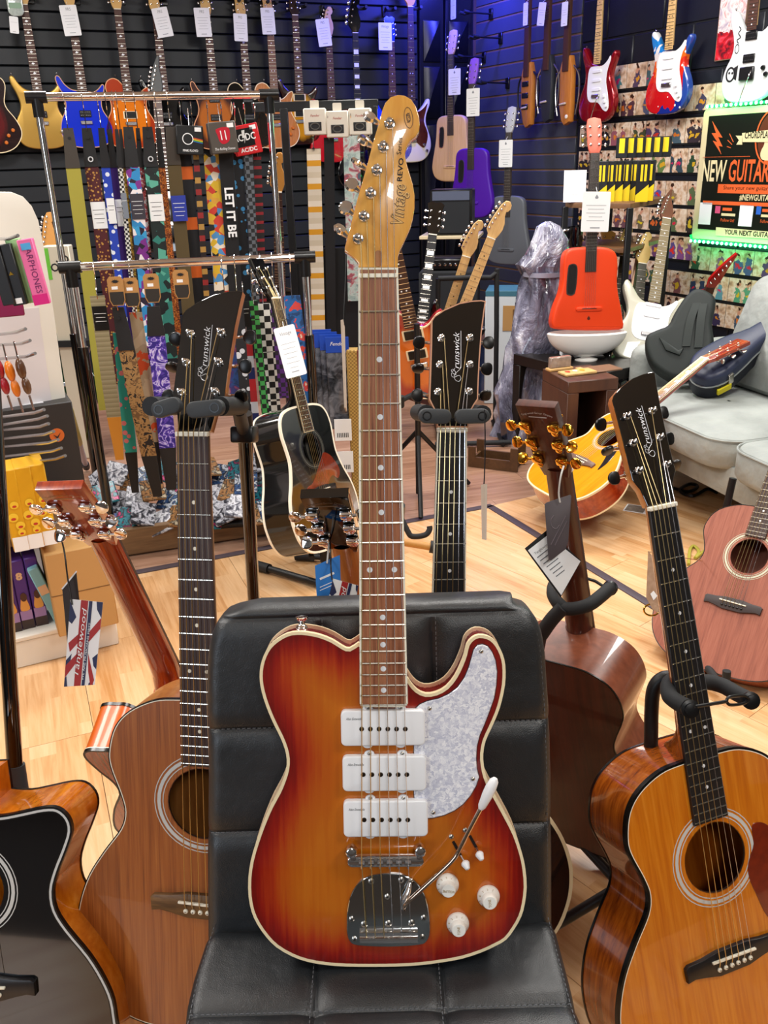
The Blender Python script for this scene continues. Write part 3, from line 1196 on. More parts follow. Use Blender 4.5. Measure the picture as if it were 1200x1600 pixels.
def pad(name, y0, y1, lw, rw, th, seamx, seamy, topround, M, mat_, parent, ny=70, nx=64, extra=None):
    """upholstered slab: rows along y, front at z=0 with pulled-in seams, wrapped sides"""
    rows = []
    ys = [y0 + (y1 - y0) * j / ny for j in range(ny + 1)]
    for s_ in seamy:
        ys += [s_ + q for q in (-.004, -.002, 0, .002, .004)]
    ys = sorted(set(ys))
    for y in ys:
        l, r = lw(y), rw(y)
        loop = []
        e = .016
        dt = max(0, (y - (y1 - topround)) / topround) if topround else 0
        zt = -topround * (1 - math.sqrt(max(0, 1 - dt * dt))) if topround else 0
        us = []
        kn = [l] + sorted(seamx) + [r]
        for i_ in range(len(kn) - 1):
            a_, b_ = kn[i_] + (.004 if i_ else 0), kn[i_ + 1] - (.004 if i_ < len(kn) - 2 else 0)
            us += [a_ + (b_ - a_) * ((k / 24) ** 1.6 if i_ == 0 else 1 - (1 - k / 24) ** 1.6 if i_ == len(kn) - 2 else k / 24) for k in range(25)]
            if i_ < len(kn) - 2: us += [kn[i_ + 1] + q for q in (-.002, 0, .002)]
        for u in us:
            ed = min(u - l, r - u)
            z = zt
            if ed < e: z -= e - math.sqrt(max(0, e * e - (e - ed) ** 2))
            z += groove(u, seamx) * (min(1, max(0, (y1 - topround - y) / .015)) if topround else 1) + groove(y, seamy)
            if extra: z += extra(u, y)
            loop.append(M @ Vector((u, y, z)))
        zb = -th + (-zt if topround else 0)
        for u in (r, r - .012, l + .012, l):
            loop.append(M @ Vector((u, y, min(zb, zt - e - .002) if u in (r, l) else min(zb - .01, zt - .01))))
        rows.append(loop)
    mb = MB()
    mb.grid(rows, True)
    n = len(rows[0])
    mb.f.append(list(range(n - 1, -1, -1)))
    mb.f.append([len(mb.v) - n + k for k in range(n)])
    return mb.build(name, mat_, parent, angle=60)


Mb = CI @ BF.M
back = pad('backrest', -.03, vtop, lambda y: interp(lp, y), lambda y: interp(rp, y), .06, su, sv + [vseam], .016, Mb, LEATH, chair)
# stitched lines
def stitch(parent, pts, M, gap=.0062):
    mb = MB()
    P = [Vector(p) for p in pts]
    for a_, b_ in zip(P, P[1:]):
        n = max(1, int((b_ - a_).length / gap))
        for k in range(n):
            p0 = a_ + (b_ - a_) * ((k + .15) / n)
            p1 = a_ + (b_ - a_) * ((k + .75) / n)
            mb.tube([M @ p0, M @ ((p0 + p1) / 2 + Vector((0, 0, .0006))), M @ p1], .0006, 4)
    return mb.build('stitching', STITCH, parent, kind='stuff')


for s_ in sv:
    stitch(back, [(interp(lp, s_) + .006, s_ + .0035, .0005), (interp(rp, s_) - .006, s_ + .0035, .0005)], Mb)
for s_ in su:
    stitch(back, [(s_ + .004, -.02, .0008), (s_ + .004, vseam, .0008)], Mb)
stitch(back, [(interp(rp, y) - .007, y, -.0035) for y in [k * .02 for k in range(0, 19)]], Mb)

SF = Frame((cre.x, cre.y, SEATZ), (1, 0, 0), (0, -1, 0))     # y towards the front, z up?
SF = Frame((cre.x, cre.y, SEATZ), (1, 0, 0), (0, 1, 0))      # y runs back, z up
sl = [SF.at(*p) for p in ((328, 1437), (316, 1475), (301, 1520), (290, 1565), (283, 1600))]
sr = [SF.at(*p) for p in ((866, 1433), (877, 1475), (889, 1520), (901, 1565), (912, 1600))]
front = SF.at(600, 1600)[1]
deep = front - .2
sl.append((sl[-1][0] - .006, front - .06)); sr.append((sr[-1][0] + .006, front - .06))
sl.append((sl[-1][0], deep)); sr.append((sr[-1][0], deep))
# the pad routine rounds its last row, so run it from the back to the front
Ms = CI @ Frame((cre.x, cre.y, SEATZ), (-1, 0, 0), (0, -1, 0)).M
slm = [(-x, -y) for (x, y) in sr]
srm = [(-x, -y) for (x, y) in sl]
seamx = [-SF.at(492, 1560)[0], -SF.at(695, 1560)[0]]
seamy = [-SF.at(600, 1574)[1]]
seat = pad('seat', -.004, -deep, lambda y: interp(slm, y), lambda y: interp(srm, y), .075, seamx, seamy, .03, Ms, LEATH, chair, extra=lambda u, y: -.01 * math.exp(-(y / .012) ** 2))
for s_ in seamy: stitch(seat, [(interp(slm, s_) + .006, s_ + .0035, .0005), (interp(srm, s_) - .006, s_ + .0035, .0005)], Ms)
for s_ in seamx: stitch(seat, [(s_ + .004, .02, .0008), (s_ + .004, -deep - .03, .0008)], Ms)
stitch(seat, [(interp(slm, y) + .007, y, -.0035) for y in [k * .02 for k in range(0, 14)]], Ms)
stitch(seat, [(interp(srm, y) - .007, y, -.0035) for y in [k * .02 for k in range(0, 14)]], Ms)
yc = deep / 2
mb = MB(TR(0, yc, 0))
mb.lathe([(.2, 0), (.2, .012), (.16, .022), (.05, .03), (.035, .04)], 32)
mb.build('base', CHROME, chair)
mb = MB(TR(0, yc, 0))
mb.lathe([(.028, .03), (.028, .22), (.02, .22), (.02, SEATZ - .08), (.09, SEATZ - .076)], 20)
mb.build('pedestal', CHROME, chair)
# ================================================================== acoustic guitars
OM = [(0, 0), (.08, .004), (.135, .022), (.172, .06), (.19, .11), (.193, .155), (.187, .19), (.172, .228), (.148, .265), (.122, .3), (.115, .325), (.12, .35), (.134, .39), (.135, .415), (.125, .448), (.103, .472), (.067, .489), (.03, .493)]


def sym(half, sx=1.0, sy=1.0, right=None):
    """closed outline from a half outline (x>=0, bottom to top); right gives another half for +x"""
    r_ = [(x * sx, y * sy) for (x, y) in (right or half)]
    l = [(-x * sx, y * sy) for (x, y) in half]
    return ccw(spl(r_ + l[:0:-1], 4))


def head_frame(): return RX(math.radians(14))     # tilts the head backwards (towards -z)


SPRUCE = wood('cedar_top', '#7a3f16', '#9a5522', '#ae6a30', (150, 3, 30), .34, .35)
HONEY = wood('honey_top', '#b85e08', '#cc7410', '#dc8a24', (70, 3, 20), .22, 1)
MAHOG_G = wood('gloss_mahogany', '#6a2c08', '#9a4c10', '#b8661c', (26, 2.2, 70), .2, 1)
MAHOG_L = wood('satin_light_mahogany', '#9a5a26', '#b87a3e', None, (40, 5, 20), .35, .4)
MAHOG_D = wood('dark_mahogany', '#3a1409', '#55200f', None, (60, 4, 20), .4, .5)
REDBR = wood('red_brown_gloss', '#6e1c08', '#983010', '#b44a1c', (60, 4, 20), .2, 1)
ROSED = wood('dark_rosewood', '#2e1a16', '#43281f', None, (200, 8, 40), .5)
EBONY = wood('ebony_board', '#0f0e10', '#1b191c', None, (200, 8, 40), .4)
HEADWOOD = wood('orange_mahogany_edge', '#a85a20', '#c47a34', None, (60, 4, 20), .35, .4)
ROSGREY = mat('rosette_grey', '#c4c6c6', .35)
DARKIN = mat('guitar_inside', '#3a2416', .8)
BLACKBIND = mat('black_binding', '#0d0b0a', .25)
FRETM = NICKEL

# head outline taken from the guitar that faces the viewer squarely
FF = Frame((.068, 1.0026, .1692), (.9936, .0934, -.0632), (.0383, .2472, .9682))
AF = Frame((-.2706, .8804, .2102), (.9869, -.1609, .0129), (.0297, .2597, .9652))
EF = Frame((.5059, .8584, .1014), (.9454, .3238, .0369), (-.144, .3138, .9385))
CF = Frame((-.3311, 1.4948, .0602), (-.9901, .1288, -.0551), (-.0981, -.3572, .9288))
DF = Frame((.4496, 1.4609, .0548), (-.7995, .5963, -.0726), (-.1926, -.1399, .9713))
GF = Frame((.022, 1.4948, .038), (-.9901, .1288, -.0551), (-.0981, -.3572, .9288))
NUTY = .85
HT = math.radians(14)


def hframe(fr, z=.003):
    o = fr.w(0, NUTY, z)
    return Frame(o, fr.x, fr.y * math.cos(HT) - fr.z * math.sin(HT))


HFF = hframe(FF)
slant_px = [(683.9, 667), (679.8, 641), (675, 632), (671, 623.6), (672.5, 586), (674, 537.5), (674.6, 501), (679, 494.4), (693.6, 484.7), (718, 474), (737.5, 470.4), (752, 469.6), (758.6, 471), (756, 488.7), (752, 521), (749, 562), (747, 602.4), (746.4, 623.6), (740.7, 632), (735.8, 641), (731, 667)]
SLANT = [HFF.at(*p) for p in slant_px]
SLANT_POST = [HFF.at(*p) for p in ((684, 612.5), (687, 570), (689.5, 529), (733, 612), (734, 570), (734, 528.5))]
RECT = [(-.0215, 0), (-.026, .018), (-.030, .03), (-.033, .148), (.033, .148), (.030, .03), (.026, .018), (.0215, 0)]
RECT_POST = [(-.021, .04), (-.0225, .075), (-.024, .11), (.021, .04), (.0225, .075), (.024, .11)]


def frety(n): return .2 + .65 * 2 ** (-n / 12)


def acoustic(name, label, fr, out, depth=.1, top=None, side=None, back=None, bind=None, board=ROSED, hbase=HEADWOOD, hface=BLACKG, head=SLANT, posts=SLANT_POST, btn=BLACKP, metal=CHROME, bbind=None, bridge_m=EBONY, pins=BONE, guard=None, hole=True, frets=20, hbind=None, logo=None, group=None, strings=True, rosette=True, dotm=BONE, detail=True, hole_y=.345, rim_in=True, neckm=None, cat='acoustic guitar', nstr=6, blocks=False, hole_r=.05, rosm=None):
    g = thing(name, label, cat, fr, group)
    out = ccw(out)
    HB = circ(0, hole_y, hole_r, 36)
    neckm = neckm or side
    # soundboard with its hole, sides, back
    MB().plate(off(out, -.002), [HB] if hole else [], 0).build('soundboard', top, g)
    n = len(out)
    mb = MB()
    mb.prism(off(out, -.0005), -depth, -.001, 0, 0, 1, False, False)
    mb.build('sides', side, g)
    MB().plate(off(out, -.0005), [], -depth, False).build('back', back or side, g)
    if hole:
        MB().ring(HB, circ(0, hole_y, hole_r + .0012, 36), -.003, 0).build('soundhole_edge', DARKIN, g)
    for k, (m_, a, b, z0, z1) in enumerate(bind or []):
        MB().ring(off(out, a), off(out, b), z0, z1).build('binding', m_, g)
    if rosette and hole:
        rs = MB()
        for (r0, r1) in ((.0575, .0588), (.0615, .0665), (.0695, .0708)):
            q = hole_r / .05
            rs.ring(circ(0, hole_y, r1 * q, 40), circ(0, hole_y, r0 * q, 40), -.0002, .0004)
        rs.build('rosette', rosm or ROSGREY, g)
    if guard:
        gm, gp = guard
        MB().prism(spl(gp, 4), .0002, .0012, .0004, 0, 1).build('pickguard', gm, g)
    # neck with heel
    rows = []
    for k in range(16):
        q = k / 15
        y = NUTY - q * (NUTY - .485)
        wd = .0213 + .0055 * q
        dp = .019 + .004 * q + (max(0, q - .82) / .18) ** 2 * (depth * .72)
        rows.append([Vector((wd * math.cos(a) * (1 - .25 * max(0, q - .85) / .15), y + (.01 if k == 0 else 0), -dp * math.sin(a))) for a in [math.pi * j / 12 for j in range(13)]])
    mb = MB()
    mb.grid(rows)
    nk = mb.build('neck', neckm, g)
    ye = max(frety(frets) - .004, hole_y + hole_r * .86)
    wn_, we = .0215, .0282
    bo = [(-wn_, NUTY), (-we, ye), (we, ye), (wn_, NUTY)]
    fb = MB().prism(bo, 0, .006, .0006, 0, 1).build('fretboard', board, g)
    if bbind:
        MB().ring(ccw(bo), off(ccw(bo), -.0018), .0005, .0062).build('binding', bbind, fb)
    if detail:
        for k in range(1, frets + 1):
            y = frety(k)
            if y < ye + .002: continue
            q = (NUTY - y) / (NUTY - ye)
            wd = wn_ + (we - wn_) * q - .0006
            MB().tube([(-wd, y, .0062), (wd, y, .0062)], .00095, 5).build('fret', FRETM, fb)
        for k in (3, 5, 7, 9, 12, 15, 17):
            y = (frety(k) + frety(k - 1)) / 2
            if y < ye: continue
            for dx in ((-.012, .012) if k == 12 else (0,)):
                MB().lathe([(.0026, 0), (.0026, .0003)], 12, TR(dx, y, .006)).build('inlay_dot', dotm, fb)
    else:
        mb = MB()
        for k in range(1, frets + 1):
            y = frety(k)
            if y < ye + .002: continue
            q = (NUTY - y) / (NUTY - ye)
            wd = wn_ + (we - wn_) * q - .0006
            mb.box(-wd, wd, y - .001, y + .001, .006, .0072)
        mb.build('fret_wire', FRETM, fb, kind='stuff')
        mb = MB()
        for k in (3, 5, 7, 9, 12, 15, 17):
            y = (frety(k) + frety(k - 1)) / 2
            if y < ye: continue
            if blocks:
                for dx in (-.006, .006): mb.box(dx - .0045, dx + .0045, y - .007, y + .007, .006, .0064)
            else:
                mb.lathe([(.003, 0), (.003, .0003)], 10, TR(0, y, .006))
        mb.build('inlay', dotm, fb, kind='stuff')
    MB().box(-.0222, .0222, NUTY - .001, NUTY + .0052, 0, .0095, .001).build('nut', BONE, g)
    # head, tilted back
    HM = TR(0, NUTY, .003) @ RX(-HT)
    hs = MB(HM)
    hs.prism(head, -.0155, -.0015, .0, .002, 2)
    hd = hs.build('headstock', hbase, g)
    hs = MB(HM)
    hs.prism(head, -.0015, 0, .0005, 0, 1)
    hs.build('head_veneer', hface, hd)
    if hbind:
        hh = ccw(head)
        MB(HM).ring(off(hh, .0006), off(hh, -.0012), -.003, .0002).build('head_binding', hbind, hd)
    for i, (x, y) in enumerate(posts):
        s = -1 if x < 0 else 1
        ex = min(p[0] for p in head) if s < 0 else max(p[0] for p in head)
        # edge of the head beside the post
        ed = None
        for a_, b_ in zip(head, head[1:] + head[:1]):
            if (a_[1] - y) * (b_[1] - y) <= 0 and abs(a_[1] - b_[1]) > 1e-6:
                xx = a_[0] + (b_[0] - a_[0]) * (y - a_[1]) / (b_[1] - a_[1])
                if xx * s > 0: ed = xx
        ed = ed if ed is not None else ex
        mb = MB(HM @ TR(x, y, 0))
        mb.lathe([(.0055, 0), (.0055, .001), (.0042, .002), (.0032, .0022), (.0032, .009), (.0024, .0095), (.003, .0112), (.002, .0118)], 16)
        tn = mb.build('tuning_machine', metal, g)
        mb = MB(HM)
        mb.box(x - .009, x + .009, y - .0065, y + .0075, -.0245, -.0155, .003, 2)
        mb.lathe([(.0058, 0), (.0058, .002), (.003, .003)], 14, TR(x - s * .001, y - .012, -.0175) @ RX(math.pi))
        mb.tube([(x, y, -.0205), (ed + s * .0105, y, -.0205)], [.003, .0022], 8)
        mb.build('gear_housing', metal, tn)
        ang = (.2, 1.2, .5, 1.0, .35, .1)[i]
        BM = HM @ TR(ed + s * .0155, y, -.0205) @ RX(ang)
        mb = MB(BM)
        mb.prism(spl([(-.0085, -.003), (-.004, -.0085), (.004, -.0095), (.0085, -.005), (.0085, .005), (.004, .0095), (-.004, .0085), (-.0085, .003)], 2), -.0028, .0028, .0018, .0018, 2)
        mb.build('button', btn, tn)
    if logo:
        txt, lm = logo
        if txt == 'Brunswick':
            a0, a1 = Vector(HFF.at(713.5, 577)), Vector(HFF.at(713.5, 519))
            d = a1 - a0
            V, Fc = glyphs('runswick', .3, 'LEFT', -.004)
            wd = max(v.x for v in V)
            LM = HM @ TR(a0.x, a0.y, 0) @ RZ(math.atan2(d.y, d.x))
            mb = MB()
            mb.text('runswick', .0125, LM, .0003, .3, d.length / (wd * .0125), 'LEFT', -.004)
            # flourished capital and the rule under the word
            lp_ = [(.0015, .0025), (-.004, .0065), (-.0015, .0078), (-.0005, .005), (-.004, .002), (-.0085, .0015), (-.0055, .0068), (-.0105, .0072), (-.012, .0035), (-.009, -.0035), (-.0135, -.0062), (-.018, -.003), (-.0155, .0022), (-.009, .0035), (-.003, -.0015), (.0, -.0045), (.004, -.0062)]
            mb.tube([LM @ Vector((x_, y_, .0004)) for (x_, y_) in spl(lp_, 4, False)], .00042, 4)
            mb.tube([LM @ Vector((.002, -.0062, .0004)), LM @ Vector((d.length + .002, -.0062, .0004))], .00042, 4)
            mb.build('lettering', lm, hd)
        else:
            # small arched maker's text on the back of the head
            mb = MB()
            for k, ch in enumerate(txt):
                a = (k - (len(txt) - 1) / 2) * .036
                V, Fc = glyphs(ch)
                if not V: continue
                M_ = HM @ TR(.0 - math.sin(-a) * .06 * -1, .1355 - .06 * (1 - math.cos(a)), -.0157) @ RY(math.pi) @ RZ(-a)
                mb.text(ch, .0052, M_, .0003)
            ruled(mb, HM @ TR(0, .127, -.0157) @ RY(math.pi), 1, .03, .004, .0014)
            mb.build('lettering', lm, hd)
    # bridge
    bo2 = [(-.078, -.014), (-.079, .006), (-.074, .010), (-.05, .011), (-.025, .015), (.025, .015), (.05, .011), (.074, .010), (.079, .006), (.078, -.014), (.066, -.012), (.05, -.015), (.025, -.021), (-.025, -.021), (-.05, -.015), (-.066, -.012)]
    bz = MB().prism([(x, .2 + y) for (x, y) in bo2], .0002, .007, .002, 0, 2).build('bridge', bridge_m, g)
    MB().box(-.037, .037, -.0016, .0016, .006, .0105, .0006, M=TR(0, .202, 0) @ RZ(-.03)).build('saddle', BONE, bz)
    sp = .0105 if nstr == 6 else .0098
    for k in range(6):
        mb = MB(TR(-.0265 + .0106 * k, .19, .006))
        mb.lathe([(.0022, 0), (.0034, .001), (.0034, .0025), (.002, .004), (.0003, .0043)], 12)
        pn = mb.build('bridge_pin', pins, bz)
        if detail: MB(TR(-.0265 + .0106 * k, .19, .0102)).lathe([(.0009, 0), (.0009, .0003)], 8).build('pin_dot', INK, pn)
    if strings:
        order = [0, 1, 2, 5, 4, 3]
        for k in range(6):
            px_, py_ = posts[order[k]]
            pp = HM @ Vector((px_ + (.0032 if px_ < 0 else -.0032), py_, .006))
            x0, xb = -.0175 + .007 * k, -.0265 + .0106 * k
            mb = MB()
            mb.tube([pp, (x0, NUTY + .004, .0097), (x0, NUTY, .0099), (xb, .202, .0116), (xb, .194, .0085)], (.0007, .00064, .00058, .00054, .0005, .00048)[k], 5)
            mb.build('string', WSTRING if k < 4 else PSTRING, g)
    return g


OMO = sym(OM)
BW = [(BLACKBIND, .0005, -.0030, -.008, .0003), (BONE, -.0030, -.0042, -.002, .0004), (BLACKBIND, .0005, -.004, -.1002, -.0955)]
# tall-necked guitar with the reddish brown cedar top, left of the chair
acoustic('acoustic_guitar', 'reddish brown acoustic guitar with slanted black head, hung left of the chair', AF, OMO, .1, SPRUCE, MAHOG_L, None, [(BLACKBIND, .0004, -.0012, -.005, .0003), (BONE, -.0012, -.0024, -.002, .0004)], ROSED, HEADWOOD, logo=('Brunswick', SILVINK), bridge_m=wood('walnut_bridge', '#4a3116', '#7a5730', None, (12, 90, 20), .45))
# orange guitar at the lower right
GUARD = mat('tortoise_guard', '#4a0f06', .2, 0, 1, noise=(60, 1.0, '#8a2a0a'))
gp = [(.052, .32), (.066, .345), (.068, .372), (.088, .37), (.108, .345), (.118, .30), (.122, .25), (.112, .222), (.092, .215), (.07, .235), (.058, .27), (.05, .298)]
acoustic('acoustic_guitar', 'glossy orange acoustic guitar with red tortoise pickguard at the lower right', EF, OMO, .1, HONEY, MAHOG_G, None, BW, EBONY, HEADWOOD, logo=('Brunswick', SILVINK), guard=(GUARD, gp), dotm=PEARL)
# dark guitar behind the chair, head upright right of the amber neck
DARKTOP = mat('black_burst_top', '#1a0f0e', .15, 0, 1)
acoustic('acoustic_guitar', 'black acoustic guitar behind the chair, bound fretboard beside the amber guitar neck', FF, sym(OM, 1.07), .1, DARKTOP, REDBR, None, [(CREAM, .0006, -.005, -.007, .0005), (BONE, .0004, -.003, -.1003, -.096)], EBONY, HEADWOOD, hbind=mat('copper_line', '#c08a6a', .35), logo=('Brunswick', SILVINK), bbind=BONE, dotm=PEARL)

# black-topped cutaway guitar at the lower left edge
bdir = Vector((-.10, -.955, .28)).normalized()
bq = at_d(-48, 1387, 1.22)
bx_ = Vector((0, 0, 1)).cross(-bdir) * -1
by_ = Vector((-.06, .28, .96))
BFR0 = Frame(bq, Vector((1, -.10, 0)), by_)
BFR = Frame(BFR0.w(0, -.345), BFR0.x, BFR0.y)
bpx = [(183, 1600), (177, 1563), (163, 1530), (140, 1493), (107, 1453), (88, 1423), (83, 1393), (90, 1363), (103, 1330), (112, 1300), (107, 1278), (90, 1263), (67, 1262), (33, 1269), (0, 1275)]
rh = [BFR.at(*p) for p in bpx]
top_y = rh[-1][1]
rh2 = [(0, 0), (.09, .004), (.15, .024), (.19, .06), (rh[0][0] + .003, rh[0][1] - .05)] + rh + [(.03, top_y + .003)]
lh = [(0, 0), (.09, .004), (.15, .024), (.19, .06), (.213, .11), (.212, .15), (.2, .2), (.165, .26), (.132, .3), (.125, .335), (.135, .38), (.142, .41), (.13, .45), (.1, .475), (.06, .49), (.03, .493)]
BO = ccw(spl(rh2, 3, False)[:-1] + [(.03, top_y + .003), (.03, .493)] + [(-x, y) for (x, y) in reversed(spl(lh, 3, False))][:-1])
FLAME = wood('amber_flamed_maple', '#a85208', '#c46c12', '#d8862a', (50, 9, 22), .16, 1, fine=.3)
acoustic('acoustic_guitar', 'black-topped cutaway acoustic guitar with amber sides at the lower left edge', BFR, BO, .09, BLACKG, FLAME, None, [(BLACKBIND, .0006, -.0022, -.006, .0004), (ROSGREY, -.0022, -.0055, -.003, .0005), (BLACKBIND, -.0055, -.0075, -.002, .0004), (BLACKBIND, .0006, -.003, -.0902, -.086)], EBONY, HEADWOOD, logo=None)

# guitars that show their backs
COUT = ccw(spl([(0, .03), (.1, .035), (.16, .07), (.19, .12), (.193, .16), (.17, .225), (.14, .28), (.137, .32), (.15, .36), (.160, .40), (.158, .422), (.145, .43), (.125, .43), (.105, .428), (.085, .41), (.06, .395), (.04, .405), (.033, .44), (.03, .493), (-.03, .493), (-.067, .489), (-.103, .472), (-.125, .448), (-.135, .415), (-.134, .39), (-.12, .35), (-.115, .325), (-.122, .3), (-.148, .265), (-.172, .228), (-.187, .19), (-.193, .155), (-.18, .09), (-.135, .045), (-.08, .034)], 3))
ORSIDE = mat('orange_lacquer_side', '#c85a06', .32, 0, .25)
BACKBIND = [(BLACKBIND, .0008, -.003, -.1004, -.094), (BONE, .0003, -.002, -.094, -.092), (BLACKBIND, .0006, -.003, -.006, .0004)]
acoustic('acoustic_guitar', 'red-brown cutaway acoustic guitar seen from behind with a flag tag on its head', CF, COUT, .1, ORSIDE, ORSIDE, REDBR, BACKBIND, ROSED, REDBR, REDBR, RECT, RECT_POST, CHROME, CHROME, logo=('Tanglewood Guitar Company', mat('pale_gold_ink', '#b98a5a', .5)), strings=False, detail=False, neckm=REDBR)
DOUT = ccw([(x * .95, y + .035) for (x, y) in sym([(0, 0), (.08, .004), (.135, .022), (.165, .06), (.18, .11), (.18, .155), (.17, .19), (.15, .228), (.125, .265), (.105, .3), (.098, .325), (.103, .35), (.118, .39), (.124, .415), (.118, .448), (.1, .475), (.067, .492), (.03, .496)])])
acoustic('acoustic_guitar', 'dark satin mahogany acoustic guitar seen from behind with gold tuners', DF, DOUT, .11, MAHOG_D, wood('satin_mahogany_side', '#6a3420', '#8a4c32', None, (20, 10, 30), .35, .5), MAHOG_D, [(BLACKBIND, .0004, -.002, -.1102, -.108)], ROSED, MAHOG_D, MAHOG_D, RECT, RECT_POST, GOLD, GOLD, logo=('Tanglewood Guitar Company', SILVINK), strings=False, detail=False, neckm=MAHOG_D)
acoustic('acoustic_guitar', 'black-headed acoustic guitar seen from behind, hidden by the amber guitar neck', GF, sym(OM, 1, .94), .1, MAHOG_D, REDBR, REDBR, BACKBIND, ROSED, BLACKG, BLACKG, RECT, RECT_POST, CHROME, CHROME, logo=('Tanglewood Guitar Company', mat('dull_gold_ink', '#7a6248', .5)), strings=False, detail=False, neckm=HEADWOOD)
# ================================================================== guitar stands
FOAM = mat('black_foam', '#1c1d1f', .75)
GATE = mat('grey_rubber_gate', '#34373a', .55)


def tripod(parent, foot, hub, reach, az0, r=.0085, n=3):
    """three legs from a hub on the pole down to the floor"""
    for k in range(n):
        a = az0 + 2 * math.pi * k / n
        tip = Vector((foot.x + reach * math.cos(a), foot.y + reach * math.sin(a), .012))
        lg = MB().tube([hub, tip], r, 10).build('leg', BLACKM, parent)
        d = (tip - hub).normalized()
        MB().tube([tip - d * .05, tip + d * .004], r + .003, 10).build('rubber_foot', RUBBER, lg)


def at_floor_x(px, Y):
    """floor point at depth Y below the pixel column px"""
    dep = Y * math.cos(PITCH) + CAM.z * math.sin(PITCH)
    return Vector(((px - 600) / FPX * dep + .03, Y, 0))


def gates(parent, fr, lpad, rpad, y, spread=.046, zf=.034):
    """self closing neck holder: two horns with swinging gates in front of the head"""
    for s, pad in ((-1, lpad), (1, rpad)):
        a, b = [fr.at3(*q, zf) for q in pad]
        MB().tube([(s * spread, y, -.055), (s * spread, y, zf - .008)], .0125, 16).build('horn', RUBBER, parent)
        d = (b - a)
        L = d.length
        M_ = TR(a.x, a.y, zf) @ RZ(math.atan2(d.y, d.x))
        gt = MB(M_).prism(rrect(-.011, L + .006, -.0105, .0105, .010, 5), -.007, .007, .003, .003, 2).build('gate', GATE, parent)
        MB(M_).ring(circ(0, 0, .0065, 20), circ(0, 0, .0048, 20), .0066, .0075).build('gate_pivot', BLACKP, gt)
    MB().tube([(-spread, y, -.055), (0, y - .004, -.066), (spread, y, -.055)], .011, 12).build('yoke', RUBBER, parent)


# stand of the cedar-topped guitar
st = thing('guitar_stand', 'tall black guitar stand with round pole holding the reddish brown guitar by its head', 'guitar stand', AF)
AI = AF.M.inverted()
gates(st, AF, ((251, 640), (277, 632)), ((338, 637), (300, 641)), .888, .046)
p0 = at_d(381, 658, 1.235)
p1 = at_floor_x(381, 1.38)
pole = MB().tube([AI @ p0, AI @ (p0 + (p1 - p0) * .985)], .0098, 18).build('pole', BLACKG, st)
cl = AI @ (p0 + (p1 - p0) * .02)
MB().tube([AI @ (p0 + (p0 - p1).normalized() * .012), AI @ (p0 + (p1 - p0) * .012)], .0125, 18).build('pole_cap', BLACKP, pole)
MB().box(-.017, .017, -.012, .012, -.016, .016, .004, 2, M=Matrix.Translation(cl)).build('clamp', BLACKP, st)
MB().tube([cl, (.046, .882, -.05)], .009, 12).build('arm', GATE, st)
tripod(st, AI @ p1 * 1, AI @ (p0 + (p1 - p0) * .7), 0, 0) if False else None
for k in range(3):
    a = .4 + 2.094 * k
    hub = p0 + (p1 - p0) * .72
    tip = Vector((p1.x + .3 * math.cos(a), p1.y + .3 * math.sin(a), .012))
    MB().tube([AI @ hub, AI @ tip], .0085, 10).build('leg', BLACKM, st)

# stand of the black guitar behind the chair
st = thing('guitar_stand', 'black guitar stand with two grey gates closed under the head behind the chair', 'guitar stand', FF)
FI = FF.M.inverted()
gates(st, FF, ((666, 650), (698, 651)), ((752, 650), (717, 651)), .8755, .0405, .03)
f0 = FF.w(0, .87, -.075)
f1 = Vector((f0.x + .03, f0.y + .06, 0))
MB().tube([FI @ (f0 + Vector((0, 0, .03))), FI @ f1], .0095, 14).build('pole', BLACKM, st)
MB().tube([FI @ f0, (0, .8715, -.066)], .012, 12).build('arm', RUBBER, st)
for k in range(3):
    a = .9 + 2.094 * k
    MB().tube([FI @ (f1 + Vector((0, -.01, .3))), FI @ Vector((f1.x + .29 * math.cos(a), f1.y + .29 * math.sin(a), .012))], .0085, 10).build('leg', BLACKM, st)

# foam-covered yoke around the neck of the orange guitar
st = thing('guitar_stand', 'black foam-covered guitar stand with its yoke around the orange guitar neck', 'guitar stand', EF)
EI = EF.M.inverted()


def path(fr, pts, k=5): return spl([tuple(fr.at3(x, y, z)) for (x, y, z) in pts], k, False)


low = EF.at3(1016, 1400, -.125)
stem = path(EF, [(1014, 1260, -.12), (1017, 1165, -.085), (1018, 1110, -.075), (1022, 1076, -.068), (1036, 1060, -.06), (1055, 1060, -.052), (1078, 1068, -.045)])
MB().tube(stem, .0105, 14).build('neck_post', BLACKM, st)
hl = MB().tube(path(EF, [(1084, 1066, -.046), (1060, 1062, -.034), (1046, 1068, -.018), (1046, 1086, .004), (1058, 1097, .02), (1076, 1106, .038)]), .0115, 14).build('yoke_arm', FOAM, st)
hr = MB().tube(path(EF, [(1080, 1066, -.046), (1108, 1066, -.036), (1130, 1072, -.02), (1150, 1083, .006), (1170, 1093, .03)]), .0115, 14).build('yoke_arm', FOAM, st)
for (px_, py_, z_, h_) in ((1077, 1107, .04, hl), (1172, 1094, .032, hr)):
    a = EF.at3(px_, py_, z_)
    b = EF.at3(px_ + 3, py_ + 2, z_ + .008)
    MB(look(a, b)).lathe([(.0125, 0), (.0125, .005), (.0085, .006), (.0085, .011), (.004, .012)], 18).build('end_cap', BLACKP, h_)
a, b, c = EF.at3(1083, 1105, .05), EF.at3(1135, 1096, .047), EF.at3(1170, 1092, .043)
mb = MB()
mb.tube([a, b], .0026, 8)
d = (c - b)
for s in (-1, 1):
    mb.tube(spl([tuple(b), tuple(b + d * .15 + Vector((0, s * .0055, 0))), tuple(b + d * .75 + Vector((0, s * .0055, 0))), tuple(c)], 4, False), .0022, 8)
mb.build('lock_bar', BLACKP, st)
e1 = EF.w(-.02, .1, -.3)
